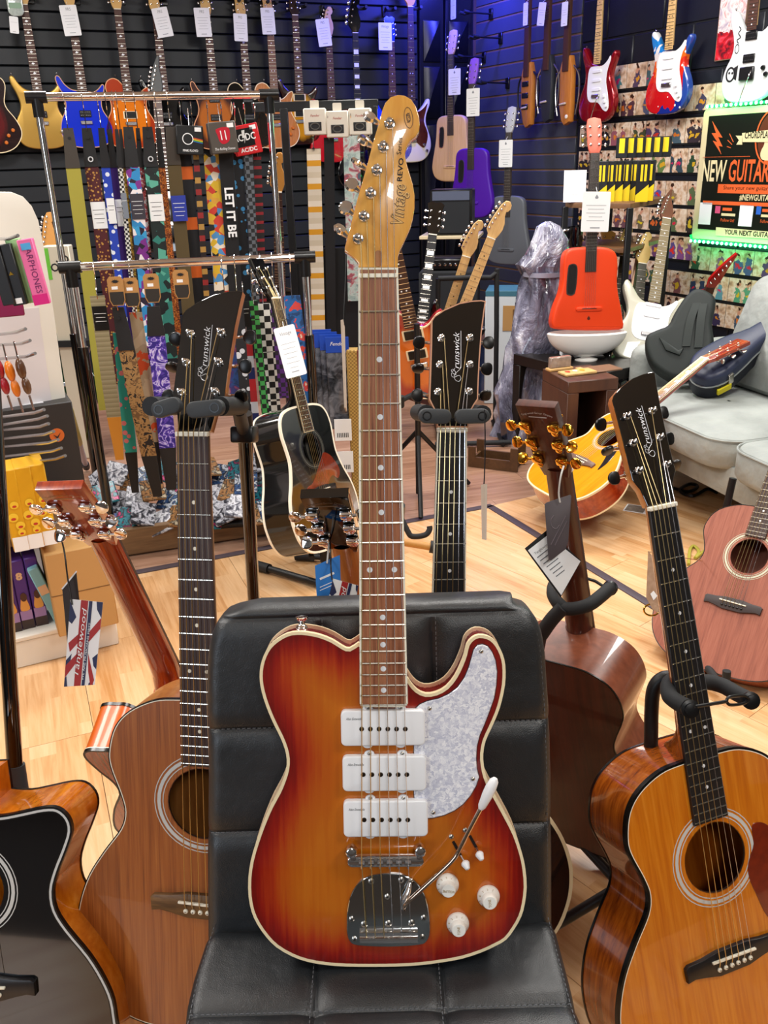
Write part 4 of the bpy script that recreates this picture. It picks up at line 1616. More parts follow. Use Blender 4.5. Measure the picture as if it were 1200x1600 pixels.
e1 = Vector((e1.x, e1.y, 0))
hub = EF.w(-.06, .33, -.135)
MB().tube([EI @ EF.w(*stem[0]), EI @ hub, EI @ Vector((e1.x, e1.y, .02))], .0105, 14).build('pole', BLACKM, st)
for k in range(3):
    a_ = 1.2 + 2.094 * k
    MB().tube([EI @ (hub + (e1 - hub) * .3), EI @ Vector((e1.x + .3 * math.cos(a_), e1.y + .3 * math.sin(a_), .012))], .009, 10).build('leg', BLACKM, st)
for s in (-1, 1):
    q = path(EF, []) if False else None
    MB().tube([EI @ hub, (s * .1, .02, -.12), (s * .11, -.012, -.09), (s * .11, -.014, .01), (s * .11, .015, .02)], .009, 10).build('cradle_arm', FOAM, st)

# yoke around the neck of the dark mahogany guitar
st = thing('guitar_stand', 'black foam-covered guitar stand gripping the dark mahogany guitar neck behind the chair', 'guitar stand', DF)
DI = DF.M.inverted()
hx = [(845, 992, -.10), (862, 968, -.088), (880, 949, -.075)]
MB().tube(path(DF, hx), .0125, 14).build('neck_post', RUBBER, st)
MB().tube(path(DF, [(881, 951, -.07), (870, 940, -.066), (864, 926, -.045), (866, 914, -.01)]), .0115, 12).build('yoke_arm', FOAM, st)
r2 = MB().tube(path(DF, [(879, 951, -.072), (898, 951, -.068), (920, 945, -.055), (938, 932, -.03), (954, 918, .0)]), .0115, 14).build('yoke_arm', FOAM, st)
a, b = DF.at3(953, 919, .0), DF.at3(956, 915, .01)
MB(look(a, b)).lathe([(.013, -.003), (.013, .004), (.009, .005), (.009, .009)], 16).build('end_cap', BLACKP, r2)
MB().tube([DF.at3(914, 903, .02), DF.at3(930, 908, .02), DF.at3(946, 918, .012)], .0028, 8).build('lock_bar', BLACKP, st)
d0 = DF.w(*path(DF, hx)[0])
d1 = Vector((d0.x - .02, d0.y + .28, 0))
MB().tube([DI @ d0, DI @ (d0 + (d1 - d0) * .5 + Vector((0, -.04, 0))), DI @ (d1 + Vector((0, 0, .02)))], .011, 14).build('pole', BLACKM, st)
h_ = on_z(893, 1306, .28)
for (px_, py_) in ((960, 1352), (985, 1400), (700, 1420)):
    tip = on_z(px_, py_, .012)
    MB().tube([DI @ (d0 + (d1 - d0) * .72), DI @ tip], .0105, 12).build('leg', BLACKM, st)

# pole at the left edge that carries the black-topped guitar
q0, q1 = at_d(-9, 660, 1.34), at_d(25, 1215, 1.42)
dq = (q1 - q0).normalized()
qf = q0 + dq * ((.0 - q0.z) / dq.z)
sf = upright((qf.x, qf.y, 0))
st = thing('guitar_stand', 'black guitar stand pole at the left edge behind the black-topped guitar', 'guitar stand', sf)
SI = sf.M.inverted()
pl = MB().tube([SI @ (q0 - dq * .1), SI @ (qf + Vector((0, 0, .01)))], .0125, 18).build('pole', BLACKG, st)
MB().tube([SI @ (q1 - dq * .022), SI @ (q1 + dq * .03)], [.015, .019], 18).build('collar', GATE, pl)
for k in range(3):
    a = .2 + 2.094 * k
    MB().tube([SI @ (qf - dq * .3), Vector((.3 * math.cos(a), .3 * math.sin(a), .012))], .009, 10).build('leg', BLACKM, st)


# ================================================================== tags on the guitars
def quad_frame(pts, depth):
    """frame through a pixel quad at a camera depth: x along the top edge, y up"""
    P = [at_d(px, py, depth) for (px, py) in pts]
    c = sum(P, Vector()) / len(P)
    return Frame(c, P[1] - P[0], P[0] - P[3])


def cord(name, label, pts, depth, r, mat_):
    P = [at_d(px, py, d_) for (px, py, d_) in pts]
    fr = Frame(P[0], (1, 0, 0), (0, 0, 1))
    I = fr.M.inverted()
    return MB().tube(spl([tuple(I @ p) for p in P], 4, False), r, 6)


def union_tag(name, label, quad, depth, chain):
    fr = quad_frame(quad, depth)
    g = thing(name, label, 'hang tag', fr)
    o = [fr.at(*p) for p in quad]
    o = ccw(o)
    MB().prism(o, -.0006, 0).build('card', PAPER, g)
    x0, x1 = min(p[0] for p in o), max(p[0] for p in o)
    y0, y1 = min(p[1] for p in o), max(p[1] for p in o)
    W, H = x1 - x0, y1 - y0
    NAVY, RED = mat('flag_navy', '#20264e', .5), mat('flag_red', '#a5201f', .5)
    I = 1

    def poly(pts, m_, z):
        pl = [(x0 + a * W, y0 + b * H) for (a, b) in pts]
        planes = []
        for i in range(len(o)):
            p, q = o[i - 1], o[i]
            planes.append(half(p, q, ((x0 + x1) / 2, (y0 + y1) / 2)))
        pl = clip_poly(ccw(pl), planes)
        if len(pl) >= 3: MB().prism(pl, .0001, z).build('printed_shape', m_, g)
    for q in ([(0, .98), (.22, .80), (.1, .72), (0, .75)], [(.8, 1), (1, 1), (1, .8), (.84, .9)], [(0, .30), (.16, .38), (.12, .22), (0, .17)], [(.8, .35), (1, .42), (1, .2), (.85, .26)], [(0, 0), (.1, 0), (.05, .12), (0, .1)], [(.72, 0), (.9, 0), (.85, .1), (.74, .06)]):
        poly(q, NAVY, .0004)
    for q in ([(.3, 0), (.5, 0), (.55, 1), (.33, 1)], [(.04, .5), (.35, .62), (.35, .52), (.1, .4)], [(0, .24), (.35, .4), (.35, .30), (0, .1)], [(.6, .62), (1, .82), (1, .7), (.6, .5)], [(.66, .4), (.9, .1), (.82, 0), (.7, .2)]):
        poly(q, RED, .0005)
    poly([(.53, 0), (.62, 0), (.68, 1), (.58, 1)], NAVY, .0006)
    MB().text('Tanglewood', .011, TR(x0 + .4 * W, (y0 + y1) / 2, .0006) @ RZ(math.pi / 2 - .06), .0003, .25, H * .95 / (.011 * 6.0)).build('lettering', PAPER, g)
    MB().text('WE ARE MUSICIANS FIRST', .0044, TR(x0 + .605 * W, y0 + H * .42, .0007) @ RZ(math.pi / 2 - .06), .0003, 0, H * .8 / (.0044 * 14)).build('lettering', PAPER, g)
    GI = fr.M.inverted()
    mb = MB()
    mb.tube(spl([tuple(GI @ at_d(px, py, dd)) for (px, py, dd) in chain], 4, False), .0012, 6)
    mb.build('cord', BLACKP, g)
    return g


union_tag('hang_tag', 'flag-patterned hang tag with white script hanging from the red-brown guitar head', [(110, 936), (161, 941), (148, 1070), (100, 1073)], 1.30, [(95, 838, 1.31), (101, 865, 1.30), (106, 905, 1.30), (113, 945, 1.299)])
fr = quad_frame([(97, 918), (119, 892), (124, 940), (104, 1000)], 1.31)
g = thing('hang_tag', 'dark brown folded hang tag behind the flag-patterned tag', 'hang tag', fr)
MB().prism([fr.at(*p) for p in ((97, 919), (119, 893), (124, 940), (113, 975), (105, 1005), (101, 960))], -.001, 0).build('card', mat('dark_brown_card', '#2d2320', .6), g)
MB().prism([fr.at(*p) for p in ((96, 920), (119, 892), (120, 894), (98, 921))], -.0012, .0006).build('card_edge', PAPER, g)

# tags on the guitar hidden by the amber neck
fr = quad_frame([(492, 883), (531, 866), (534, 960), (497, 965)], 1.24)
g = thing('hang_tag', 'blue hang tag with white print hanging from the black-headed guitar', 'hang tag', fr)
MB().prism([fr.at(*p) for p in ((492, 884), (531, 867), (535, 985), (498, 985))], -.0008, 0, .0003).build('card', mat('blue_card', '#1f74c4', .5), g)
mb = MB()
a = fr.at(511, 900)
ruled(mb, TR(a[0], a[1], 0) @ RZ(.35), 1, .022, .004, .003)
for k in range(2):
    a = fr.at(513, 912 + 5 * k)
    ruled(mb, TR(a[0], a[1], 0) @ RZ(.35), 1, .026, .004, .001)
mb.build('lettering', PAPER, g)
GI = fr.M.inverted()
MB().tube(spl([tuple(GI @ at_d(*p)) for p in ((512, 818, 1.30), (514, 845, 1.27), (512, 870, 1.245), (511, 880, 1.237))], 4, False), .0013, 6).build('cord', mat('white_cord', '#d8d8d4', .7), g)
union_tag('hang_tag', 'flag-patterned hang tag half hidden behind the chair top', [(520, 904), (560, 915), (545, 1010), (500, 1000)], 1.22, [(513, 820, 1.29), (516, 850, 1.26), (517, 885, 1.23), (519, 906, 1.219)])

# tags on the dark mahogany guitar
fr = quad_frame([(851, 786), (893, 773), (884, 850), (857, 870)], 1.30)
g = thing('hang_tag', 'dark grey hang tag with an embossed pick mark on the gold-tuner guitar', 'hang tag', fr)
GREYC = mat('charcoal_card', '#4c4448', .5)
MB().prism([fr.at(*p) for p in ((851, 788), (854, 785), (891, 773), (893, 775), (888, 845), (884, 858), (861, 876), (857, 874))], -.0009, 0, .0003).build('card', GREYC, g)
EMB = mat('embossed_line', '#6c6268', .4)
mb = MB()
for p in (((861, 851), (884, 806)), ((867, 852), (886, 814))):
    mb.tube([fr.at3(*p[0], .0003), fr.at3(*p[1], .0003)], .0006, 5)
mb.tube([fr.at3(*p, .0003) for p in spl([(866, 805), (861, 812), (862, 822), (869, 826), (874, 820)], 4, False)], .0006, 5)
mb.build('embossed_mark', EMB, g)
GI = fr.M.inverted()
MB().tube(spl([tuple(GI @ at_d(*p)) for p in ((881, 728, 1.29), (876, 745, 1.285), (873, 770, 1.292), (875, 785, 1.296))], 4, False), .0014, 6).build('cord', mat('white_cord', '#d8d8d4', .7), g)
fr = quad_frame([(822, 858), (856, 830), (908, 877), (876, 932)], 1.315)
g = thing('hang_tag', 'white specification card with black edge behind the dark grey tag', 'hang tag', fr)
q = [fr.at(*p) for p in ((820, 857), (855, 828), (908, 876), (876, 934))]
MB().prism(q, -.0016, -.0006).build('backing', BLACKP, g)
q = [fr.at(*p) for p in ((825, 860), (856, 836), (907, 877), (877, 930))]
MB().prism(q, -.0006, 0).build('card', PAPER, g)
mb = MB()
a0, a1 = Vector(fr.at(840, 848)), Vector(fr.at(891, 905))
ux = (Vector(fr.at(856, 836)) - Vector(fr.at(825, 860))).normalized()
ang = math.atan2(ux.y, ux.x)
dn = (Vector(fr.at(877, 930)) - Vector(fr.at(825, 860))).normalized()
c0 = Vector(fr.at(843, 852))
mb.text('Tanglewood', .0055, TR((c0 + dn * .006).x, (c0 + dn * .006).y, 0) @ RZ(ang), .0003)
for k in range(1, 8):
    c = c0 + dn * (.006 + .0066 * k)
    ruled(mb, TR(c.x, c.y, 0) @ RZ(ang), 1, .03 - .002 * k, .004, .0012)
mb.build('lettering', mat('grey_ink', '#55585e', .6), g)

# narrow tags seen on edge
for (lab, line, card, dd) in (('white price tag seen on edge on a black string right of the black head', [(757, 640), (758, 690), (757, 740), (756, 757)], [(754, 757), (758.5, 757), (757.5, 843), (755.5, 843)], 1.16), ('white price tag seen on edge on a black string below the amber headstock', [(541, 394), (540, 440), (538, 480), (537, 508)], [(533.5, 506), (537.5, 505), (541, 640), (539, 640)], 1.02)):
    fr = quad_frame(card, dd)
    g = thing('price_tag', lab, 'price tag', fr)
    MB().prism([fr.at(*p) for p in card], -.02, .02).build('card', mat('cream_card', '#cdbfb0', .7), g)
    GI = fr.M.inverted()
    MB().tube(spl([tuple(GI @ at_d(x, y, dd)) for (x, y) in line], 4, False), .0009, 5).build('string', BLACKP, g)
# ================================================================== electric guitars, builder
STRAT_R = [(0, 0), (.07, .006), (.12, .03), (.152, .075), (.16, .12), (.148, .17), (.122, .22), (.11, .255), (.118, .295), (.14, .335), (.15, .365), (.142, .385), (.122, .375), (.095, .34), (.06, .315), (.035, .315)]
STRAT_L = [(0, 0), (.07, .004), (.125, .02), (.158, .06), (.165, .11), (.15, .165), (.122, .215), (.112, .26), (.122, .31), (.142, .36), (.152, .40), (.145, .425), (.125, .42), (.1, .385), (.07, .345), (.035, .325)]
PRS_R = [(0, 0), (.07, .005), (.125, .028), (.155, .075), (.158, .12), (.14, .17), (.115, .215), (.108, .255), (.118, .295), (.135, .335), (.138, .36), (.125, .37), (.1, .345), (.065, .325), (.035, .33)]
PRS_L = [(0, 0), (.07, .004), (.125, .022), (.158, .065), (.163, .115), (.148, .17), (.12, .22), (.112, .265), (.125, .32), (.145, .365), (.152, .40), (.143, .418), (.124, .412), (.103, .375), (.07, .345), (.035, .335)]
LP_R = [(0, 0), (.08, .004), (.135, .026), (.165, .075), (.165, .125), (.143, .18), (.117, .228), (.113, .27), (.125, .31), (.137, .342), (.128, .362), (.1, .35), (.07, .322), (.035, .318)]
LP_L = [(0, 0), (.08, .004), (.135, .026), (.165, .075), (.165, .125), (.143, .18), (.117, .228), (.115, .28), (.13, .33), (.134, .37), (.115, .402), (.08, .415), (.05, .405), (.035, .39)]
SEMI = [(0, 0), (.09, .005), (.155, .035), (.195, .09), (.2, .14), (.175, .2), (.14, .25), (.13, .29), (.142, .34), (.15, .385), (.135, .42), (.1, .43), (.07, .4), (.035, .375)]
BASS_R = [(0, 0), (.08, .008), (.13, .04), (.157, .09), (.16, .14), (.148, .19), (.125, .25), (.118, .29), (.128, .335), (.15, .385), (.152, .42), (.135, .43), (.11, .395), (.07, .355), (.035, .345)]
BASS_L = [(0, 0), (.08, .006), (.135, .03), (.165, .08), (.168, .13), (.15, .19), (.122, .25), (.116, .3), (.13, .36), (.155, .425), (.162, .475), (.15, .495), (.125, .465), (.09, .4), (.06, .37), (.035, .36)]
SUPER_R, SUPER_L = [(x * 1.0, y) for (x, y) in STRAT_R], STRAT_L
SHAPES = {'strat': (STRAT_R, STRAT_L), 'prs': (PRS_R, PRS_L), 'lp': (LP_R, LP_L), 'semi': (SEMI, SEMI), 'bass': (BASS_R, BASS_L)}


def outline_of(shape):
    r_, l = SHAPES[shape]
    return ccw(spl(r_ + [(-x, y) for (x, y) in reversed(l[1:])], 3))


HEADS = {
    'strat': ([(-.021, 0), (-.022, .012), (-.036, .03), (-.034, .06), (-.024, .11), (-.012, .155), (.004, .178), (.022, .18), (.034, .168), (.037, .15), (.03, .135), (.022, .13), (.024, .11), (.036, .08), (.038, .05), (.03, .02), (.021, 0)], [(-.026 + .0058 * k, .04 + .0235 * k) for k in range(6)]),
    'prs': ([(-.021, 0), (-.03, .02), (-.034, .04), (-.03, .09), (-.036, .13), (-.03, .15), (.0, .162), (.028, .17), (.032, .14), (.028, .09), (.034, .04), (.03, .02), (.021, 0)], [(-.02, .04), (-.019, .075), (-.02, .11), (.02, .045), (.019, .08), (.018, .115)]),
    'lp': ([(-.021, 0), (-.03, .025), (-.034, .05), (-.034, .12), (-.042, .15), (-.02, .165), (0, .158), (.02, .165), (.042, .15), (.034, .12), (.034, .05), (.03, .025), (.021, 0)], [(-.022, .045), (-.022, .08), (-.022, .115), (.022, .045), (.022, .08), (.022, .115)]),
    'bass': ([(-.021, 0), (-.022, .015), (-.045, .045), (-.04, .09), (-.028, .15), (-.014, .205), (.005, .222), (.03, .222), (.044, .2), (.04, .175), (.026, .165), (.03, .12), (.045, .08), (.04, .035), (.021, 0)], [(-.024, .06), (-.018, .1), (-.011, .14), (-.004, .18)]),
    'lava': ([(-.02, 0), (-.028, .02), (-.031, .05), (-.033, .12), (-.028, .145), (0, .152), (.028, .145), (.033, .12), (.031, .05), (.028, .02), (.02, 0)], [(-.019, .035), (-.02, .072), (-.021, .11), (.019, .035), (.02, .072), (.021, .11)]),
    'point': ([(-.021, 0), (-.03, .02), (-.034, .05), (-.03, .10), (-.016, .16), (.006, .215), (.016, .21), (.014, .15), (.026, .09), (.03, .04), (.021, 0)], [(-.024 + .005 * k, .035 + .024 * k) for k in range(6)]),
}


def pxs(*pts): return pts


def electric(name, label, fr, shape, finish, side=None, board=ROSED, neckm=None, head='strat', headm=None, guard=None, pickups=(), knobs=(), bind=None, scale=.648, bridge=True, inlay='dot', group=None, with_head=True, cat='electric guitar', arm=False, thick=.044, trem=None, inl_m=None, strings=False, tuner=CHROME, out=None, knobm=None, boards=22, by=.15):
    g = thing(name, label, cat, fr, group)
    o = out or outline_of(shape)
    mb = MB()
    if bind:
        mb.prism(off(o, -.0004), -thick, -.002, .0, .006, 2)
        mb.build('body', side or finish, g)
        MB().prism(off(o, -.005), -.003, .0005).build('top', finish, g)
        MB().ring(o, off(o, -.0052), -.006, .0004).build('binding', bind, g)
    else:
        mb.prism(o, -thick, 0, .009, .009, 3)
        mb.build('body', finish, g)
    ny = by + scale
    ye = ny - scale * (1 - 2 ** (-boards / 12)) - .008
    fz = .012
    wn, we = .0213, .0285
    neckm = neckm or mat('maple_neck', '#d8ae6c', .35)
    rows = []
    for k in range(7):
        q = k / 6
        y = ny + .004 - q * (ny + .004 - ye - .02)
        wd = wn + (we - wn) * q - .0006
        rows.append([Vector((wd * math.cos(a), y, fz - .005 - (.018 + .004 * q) * math.sin(a))) for a in [math.pi * j / 8 for j in range(9)]])
    MB().grid(rows).build('neck', neckm, g)
    fb = MB().prism([(-wn, ny), (-we, ye), (we, ye), (wn, ny)], fz - .005, fz, .0006, 0, 1).build('fretboard', board, g)
    mb = MB()
    for k in range(1, boards + 1):
        y = ny - scale * (1 - 2 ** (-k / 12))
        wd = wn + (we - wn) * (ny - y) / (ny - ye) - .0005
        mb.box(-wd, wd, y - .0011, y + .0011, fz, fz + .0012)
    mb.build('fret_wire', NICKEL, fb, kind='stuff')
    mb = MB()
    for k in (3, 5, 7, 9, 12, 15, 17, 19, 21):
        if k > boards: continue
        y = ny - scale * (1 - (2 ** (-k / 12) + 2 ** (-(k - 1) / 12)) / 2)
        h = scale * (2 ** (-(k - 1) / 12) - 2 ** (-k / 12))
        if inlay == 'block': mb.box(-.017, .017, y - h * .33, y + h * .33, fz, fz + .0004)
        elif inlay == 'bird': mb.prism([(-.011, y - .003), (0, y - .006), (.011, y + .001), (.003, y + .003), (-.002, y + .007)], fz, fz + .0004)
        else:
            for dx in ((-.01, .01) if k == 12 else (0,)): mb.lathe([(.0034, 0), (.0034, .0004)], 8, TR(dx, y, fz))
    mb.build('inlay', inl_m or PEARL, fb, kind='stuff')
    MB().box(-.021, .021, ny - .001, ny + .004, fz - .004, fz + .002, .0005).build('nut', BONE, g)
    if with_head:
        ho, po = HEADS[head]
        HM = TR(0, ny + .003, fz - .006 if head in ('strat', 'bass', 'point') else fz - .004) @ RX(0 if head in ('strat', 'bass') else -.2)
        hs = MB(HM).prism(ho, -.014, 0, .0015, .002, 1).build('headstock', headm or neckm, g)
        for (x, y) in po:
            s = -1 if (len(po) < 6 or head in ('strat', 'point') or x < 0) else 1
            tb = MB(HM)
            tb.lathe([(.0055, 0), (.0055, .001), (.0032, .002), (.0032, .009), (.001, .0095)], 10, TR(x, y, 0))
            ed = None
            for a_, b_ in zip(ho, ho[1:] + ho[:1]):
                if (a_[1] - y) * (b_[1] - y) <= 0 and abs(a_[1] - b_[1]) > 1e-6:
                    xx = a_[0] + (b_[0] - a_[0]) * (y - a_[1]) / (b_[1] - a_[1])
                    if (xx - x) * s > 0: ed = xx
            ed = ed if ed is not None else x + s * .012
            tb.tube([(x, y, -.009), (ed + s * .008, y, -.009)], .0022, 6)
            k_ = 1.7 if head == 'bass' else 1
            tb.ell((ed + s * (.009 + .004 * k_), y, -.009), .0065 * k_, .0085 * k_, .0032, 8, 6)
            tb.build('tuning_machine', tuner, g)
    if guard:
        gm, gp = guard
        MB().prism(spl(gp, 3), .0004, .0026, .001, 0, 1).build('pickguard', gm, g)
    for (kind, y, m_) in pickups:
        if kind == 'h':
            mb = MB().box(-.035, .035, y - .019, y + .019, .0004, .008, .002)
            pk = mb.build('pickup', m_, g)
            mb = MB()
            for s in (-.0095, .0095):
                for k in range(6): mb.lathe([(.0022, 0), (.0022, .0006)], 6, TR(-.026 + .0104 * k, y + s, .008))
            mb.build('pole_piece', STEEL, pk, kind='stuff')
        elif kind == 'r':
            MB().ring(rrect(-.044, .044, y - .022, y + .022, .003), rrect(-.036, .036, y - .0195, y + .0195, .003), .0004, .006).build('pickup_ring', m_, g)
            MB().box(-.035, .035, y - .019, y + .019, .0004, .0085, .002).build('pickup', BLACKP, g)
        else:
            MB().prism(rrect(-.04, .04, y - .009, y + .009, .008), .0006, .008, .002, 0, 1).build('pickup', m_, g)
    if bridge:
        MB().box(-.036, .036, by - .012, by + .01, .0006, .012, .003).build('bridge', STEEL, g)
        if trem: MB().box(-.044, .044, by - .05, by + .012, .0006, .016, .004).build('vibrato_bridge', trem, g)
    for (x, y) in knobs:
        MB(TR(x, y, 0)).lathe([(.012, .0006), (.012, .006), (.009, .013), (.001, .0135)], 14).build('knob', knobm or WHITEP, g)
    if arm:
        MB().tube(spl([(.03, by - .005, .012), (.036, by - .03, .03), (.012, by - .1, .036), (-.004, by - .15, .036)], 4, False), .0028, 6).build('vibrato_arm', CHROME, g)
    if strings:
        mb = MB()
        for k in range(6):
            mb.tube([(-.0175 + .007 * k, ny, fz + .003), (-.026 + .0104 * k, by, .013)], .0006, 4)
        mb.build('string', PSTRING, g, kind='stuff')
    MB(TR(-.135 if shape in ('strat', 'prs', 'bass') else -.06, .424 if shape != 'bass' else .49, -.02) @ RX(-math.pi / 2)).lathe([(.006, 0), (.003, .003), (.003, .007), (.006, .009), (.005, .011)], 10).build('strap_button', CHROME, g)
    return g


def price_card(label, fr, px, py, w_=.1, h_=.165, tilt=0.0, dz=.15, title='PRS SE', lines=5, group=None, mark=False):
    """white information card with printed lines, hung in front of a neck"""
    a = fr.at(px, py, dz)
    f2 = fr.sub(a[0], a[1], dz, tilt)
    g = thing('price_card', label, 'price card', f2, group)
    MB().prism(rrect(-w_ / 2, w_ / 2, -h_ / 2, h_ / 2, .006), -.001, 0).build('card', PAPER, g)
    mb = MB()
    if mark:
        mb.prism([(0, h_ * .43), (-.008, h_ * .36), (-.006, h_ * .33), (0, h_ * .32), (.006, h_ * .33), (.008, h_ * .36)], 0, .0004)
    elif len(title) > 1:
        mb.text(title, w_ * .24, TR(0, h_ * .36, 0), .0004, 0, .8)
    ruled(mb, TR(0, h_ * .16, 0), lines, w_ * .72, h_ * .095, w_ * .014)
    ruled(mb, TR(0, -h_ * .4, 0), 1, w_ * .35, .01, w_ * .035)
    mb.build('printed_lines', mat('pale_ink', '#8c9096', .6), g, kind='stuff')
    MB().tube([(0, h_ * .5, -.001), (0, h_ * .62, -.02)], .001, 5).build('string', PAPER, g)
    return g


def hanger(label, fr, px, py, dz=.0, ln=.12, yaw=0, empty_=False, group=None, wide=.03):
    """wall hanger: plate, arm and padded yoke"""
    a = fr.at(px, py, dz)
    f2 = fr.sub(a[0], a[1], dz)
    g = thing('guitar_hanger', label, 'guitar hanger', f2, group)
    MB().box(-.022, .022, -.035, .035, .0, .012, .003).build('plate', BLACKP, g)
    MB().tube([(0, 0, .01), (0, .004, ln)], .006, 8).build('arm', BLACKM, g)
    MB().tube(spl([(-wide, .006, ln + .05), (-wide, .0, ln + .015), (-wide * .5, 0, ln), (wide * .5, 0, ln), (wide, 0, ln + .015), (wide, .006, ln + .05)], 4, False), .011, 8).build('yoke', RUBBER, g)
    return g


# ------------------------------------------------------------------ guitars on the left slat wall
MIDW = mat('dark_brown_board', '#4a2c22', .5)
GW = 'guitars hung along the left slat wall'


def lw(px, py, dz=.11):
    a = WL.at(px, py, dz)
    return WL.sub(a[0], a[1], dz)


def burst(name, c_in, c_out, ry=.16, cy=.18, rx=.13):
    if name in _mats: return _mats[name]
    t = NT(name)
    s_ = t.sep(t.coord('Object'))
    d = t.math('SQRT', t.math('ADD', t.math('POWER', t.math('DIVIDE', s_[0], rx), 2.0), t.math('POWER', t.math('DIVIDE', t.math('SUBTRACT', s_[1], cy), ry), 2.0)))
    nz = t.n('TexNoise', Vector=t.coord('Object', scale=(40, 8, 10)), Scale=1.0, Detail=3.0)
    d = t.math('ADD', d, t.math('MULTIPLY', t.math('SUBTRACT', nz.outputs[0], .5), .25))
    t.p(Base__Color=t.ramp(d, [(.45, c_in), (.75, c_in), (1.0, c_out)]), Roughness=.2)
    t.b.inputs['Coat Weight'].default_value = 1
    _mats[name] = t.m
    return t.m


BLKPU = mat('black_pickup', '#141416', .35)
electric('electric_guitar', 'burgundy semi-hollow electric guitar with cream binding at the far left of the slat wall', lw(-14, 240), 'semi', burst('burgundy_burst', '#5a0c10', '#1c0406'), mat('burgundy_side', '#2a0608', .2, 0, 1), bind=CREAM, head='lp', headm=BLACKG, pickups=(('r', .2, CREAM), ('r', .3, CREAM)), knobs=((.12, .1), (.1, .06), (.15, .13)), knobm=mat('amber_knob', '#c86a20', .3), group=GW)
electric('electric_guitar', 'metallic gold double-cut electric guitar hung on the left slat wall', lw(73, 233), 'prs', mat('metallic_gold', '#c9a04e', .32, .55), board=MIDW, inlay='bird', pickups=(('h', .2, BLKPU), ('h', .31, BLKPU)), knobs=((.11, .1),), knobm=STEEL, head='prs', group=GW)
electric('electric_guitar', 'blue double-cut electric guitar with natural edge behind the strap rail', lw(141, 231), 'prs', mat('royal_blue_gloss', '#0a2cc8', .2, 0, 1), bind=mat('natural_edge', '#c89a78', .4), side=mat('natural_side', '#b07a58', .35), board=MIDW, inlay='bird', pickups=(('h', .2, BLKPU), ('h', .31, BLKPU)), head='prs', group=GW)
electric('electric_guitar', 'orange flamed single-cut electric guitar with cream pickup rings behind the strap rail', lw(210, 232), 'lp', burst('orange_flame', '#e07808', '#a83408'), side=mat('cherry_side', '#6a0c10', .2, 0, 1), bind=mat('pale_edge', '#e0a070', .3), board=MIDW, inlay='bird', pickups=(('r', .2, CREAM), ('r', .3, CREAM)), head='prs', group=GW)
electric('electric_guitar', 'black double-cut electric guitar behind the strap rail, half hidden by a pointed headstock', lw(266, 232), 'prs', BLACKG, board=MIDW, inlay='bird', pickups=(('h', .2, BLKPU), ('h', .31, BLKPU)), head='prs', group=GW)
electric('electric_guitar', 'brown sunburst electric guitar above the boxed mugs', lw(342, 234), 'prs', burst('brown_burst', '#b4621a', '#3a140c'), bind=mat('pale_edge', '#e0a070', .3), board=MIDW, inlay='bird', pickups=(('h', .2, BLKPU), ('h', .31, BLKPU)), head='prs', group=GW)
electric('electric_guitar', 'black single-cut electric guitar with cream edge above the red box', lw(393, 233), 'lp', BLACKG, bind=CREAM, board=MIDW, inlay='bird', pickups=(('h', .2, BLKPU), ('h', .31, BLKPU)), head='prs', group=GW)
electric('electric_guitar', 'natural tan double-cut electric guitar right of the strap rail end', lw(434, 232), 'lp', wood('natural_tan', '#b06a30', '#c8844a', None, (60, 5, 10), .25, .8), bind=CREAM, board=mat('tan_board', '#9a7a50', .5), pickups=(('h', .2, BLKPU), ('r', .3, CREAM)), knobs=((.1, .09), (.12, .13)), knobm=mat('amber_knob', '#c86a20', .3), head='prs', headm=mat('pale_head', '#d8a878', .35), group=GW)
electric('electric_guitar', 'dark sunburst double-cut electric guitar with yellow centre left of the boxed white packs', lw(472, 226), 'prs', burst('tobacco_burst', '#c88a14', '#2a0e06'), board=MIDW, inlay='bird', pickups=(('r', .2, CREAM), ('r', .3, CREAM)), head='prs', headm=mat('dark_head', '#2a1810', .3), group=GW)
electric('electric_guitar', 'red electric guitar with pale headstock behind the white boxes', lw(522, 254), 'strat', mat('fiesta_red', '#c01422', .2, 0, 1), board=MIDW, headm=mat('pale_pink_maple', '#e0b898', .35), neckm=mat('pale_pink_maple', '#e0b898', .35), pickups=(('s', .2, WHITEP), ('s', .25, WHITEP), ('s', .3, WHITEP)), group=GW)
electric('electric_guitar', 'black bass guitar with white block inlays on the slat wall', lw(563, 296), 'bass', BLACKG, board=EBONY, inlay='block', neckm=BLACKG, head='bass', headm=BLACKG, scale=.864, boards=21, pickups=(('h', .24, BLKPU),), group=GW, cat='bass guitar', inl_m=PEARL)
electric('electric_guitar', 'bright blue electric guitar with a blue headstock behind the amber headstock', lw(615, 256), 'strat', mat('bright_blue_gloss', '#0c3ad8', .18, 0, 1), board=MIDW, head='lp', headm=mat('bright_blue_gloss', '#0c3ad8', .18, 0, 1), guard=(WHITEP, [(-.03, .32), (-.1, .22), (-.07, .16), (.04, .12), (.11, .09), (.12, .15), (.09, .22), (.1, .3), (.04, .31)]), group=GW)
electric('electric_guitar', 'white bass guitar with brown tortoise pickguard, rightmost on the left slat wall', lw(644, 254), 'bass', mat('olympic_white', '#ece4cc', .2, 0, 1), guard=(mat('brown_tortoise', '#3a140c', .2, 0, 1, noise=(40, 1.0, '#5c2414')), [(-.03, .36), (-.1, .34), (-.09, .26), (-.06, .17), (.02, .15), (.09, .10), (.12, .13), (.13, .2), (.1, .28), (.12, .36), (.13, .40), (.1, .37), (.05, .345)]), board=ROSED, head='bass', headm=mat('amber_bass_head', '#e0a040', .3), neckm=mat('amber_bass_head', '#e0a040', .3), scale=.864, boards=20, pickups=(('h', .25, mat('mint_cover', '#d8dcb8', .3)),), knobs=((.1, .12), (.12, .08)), knobm=STEEL, group=GW, cat='bass guitar')
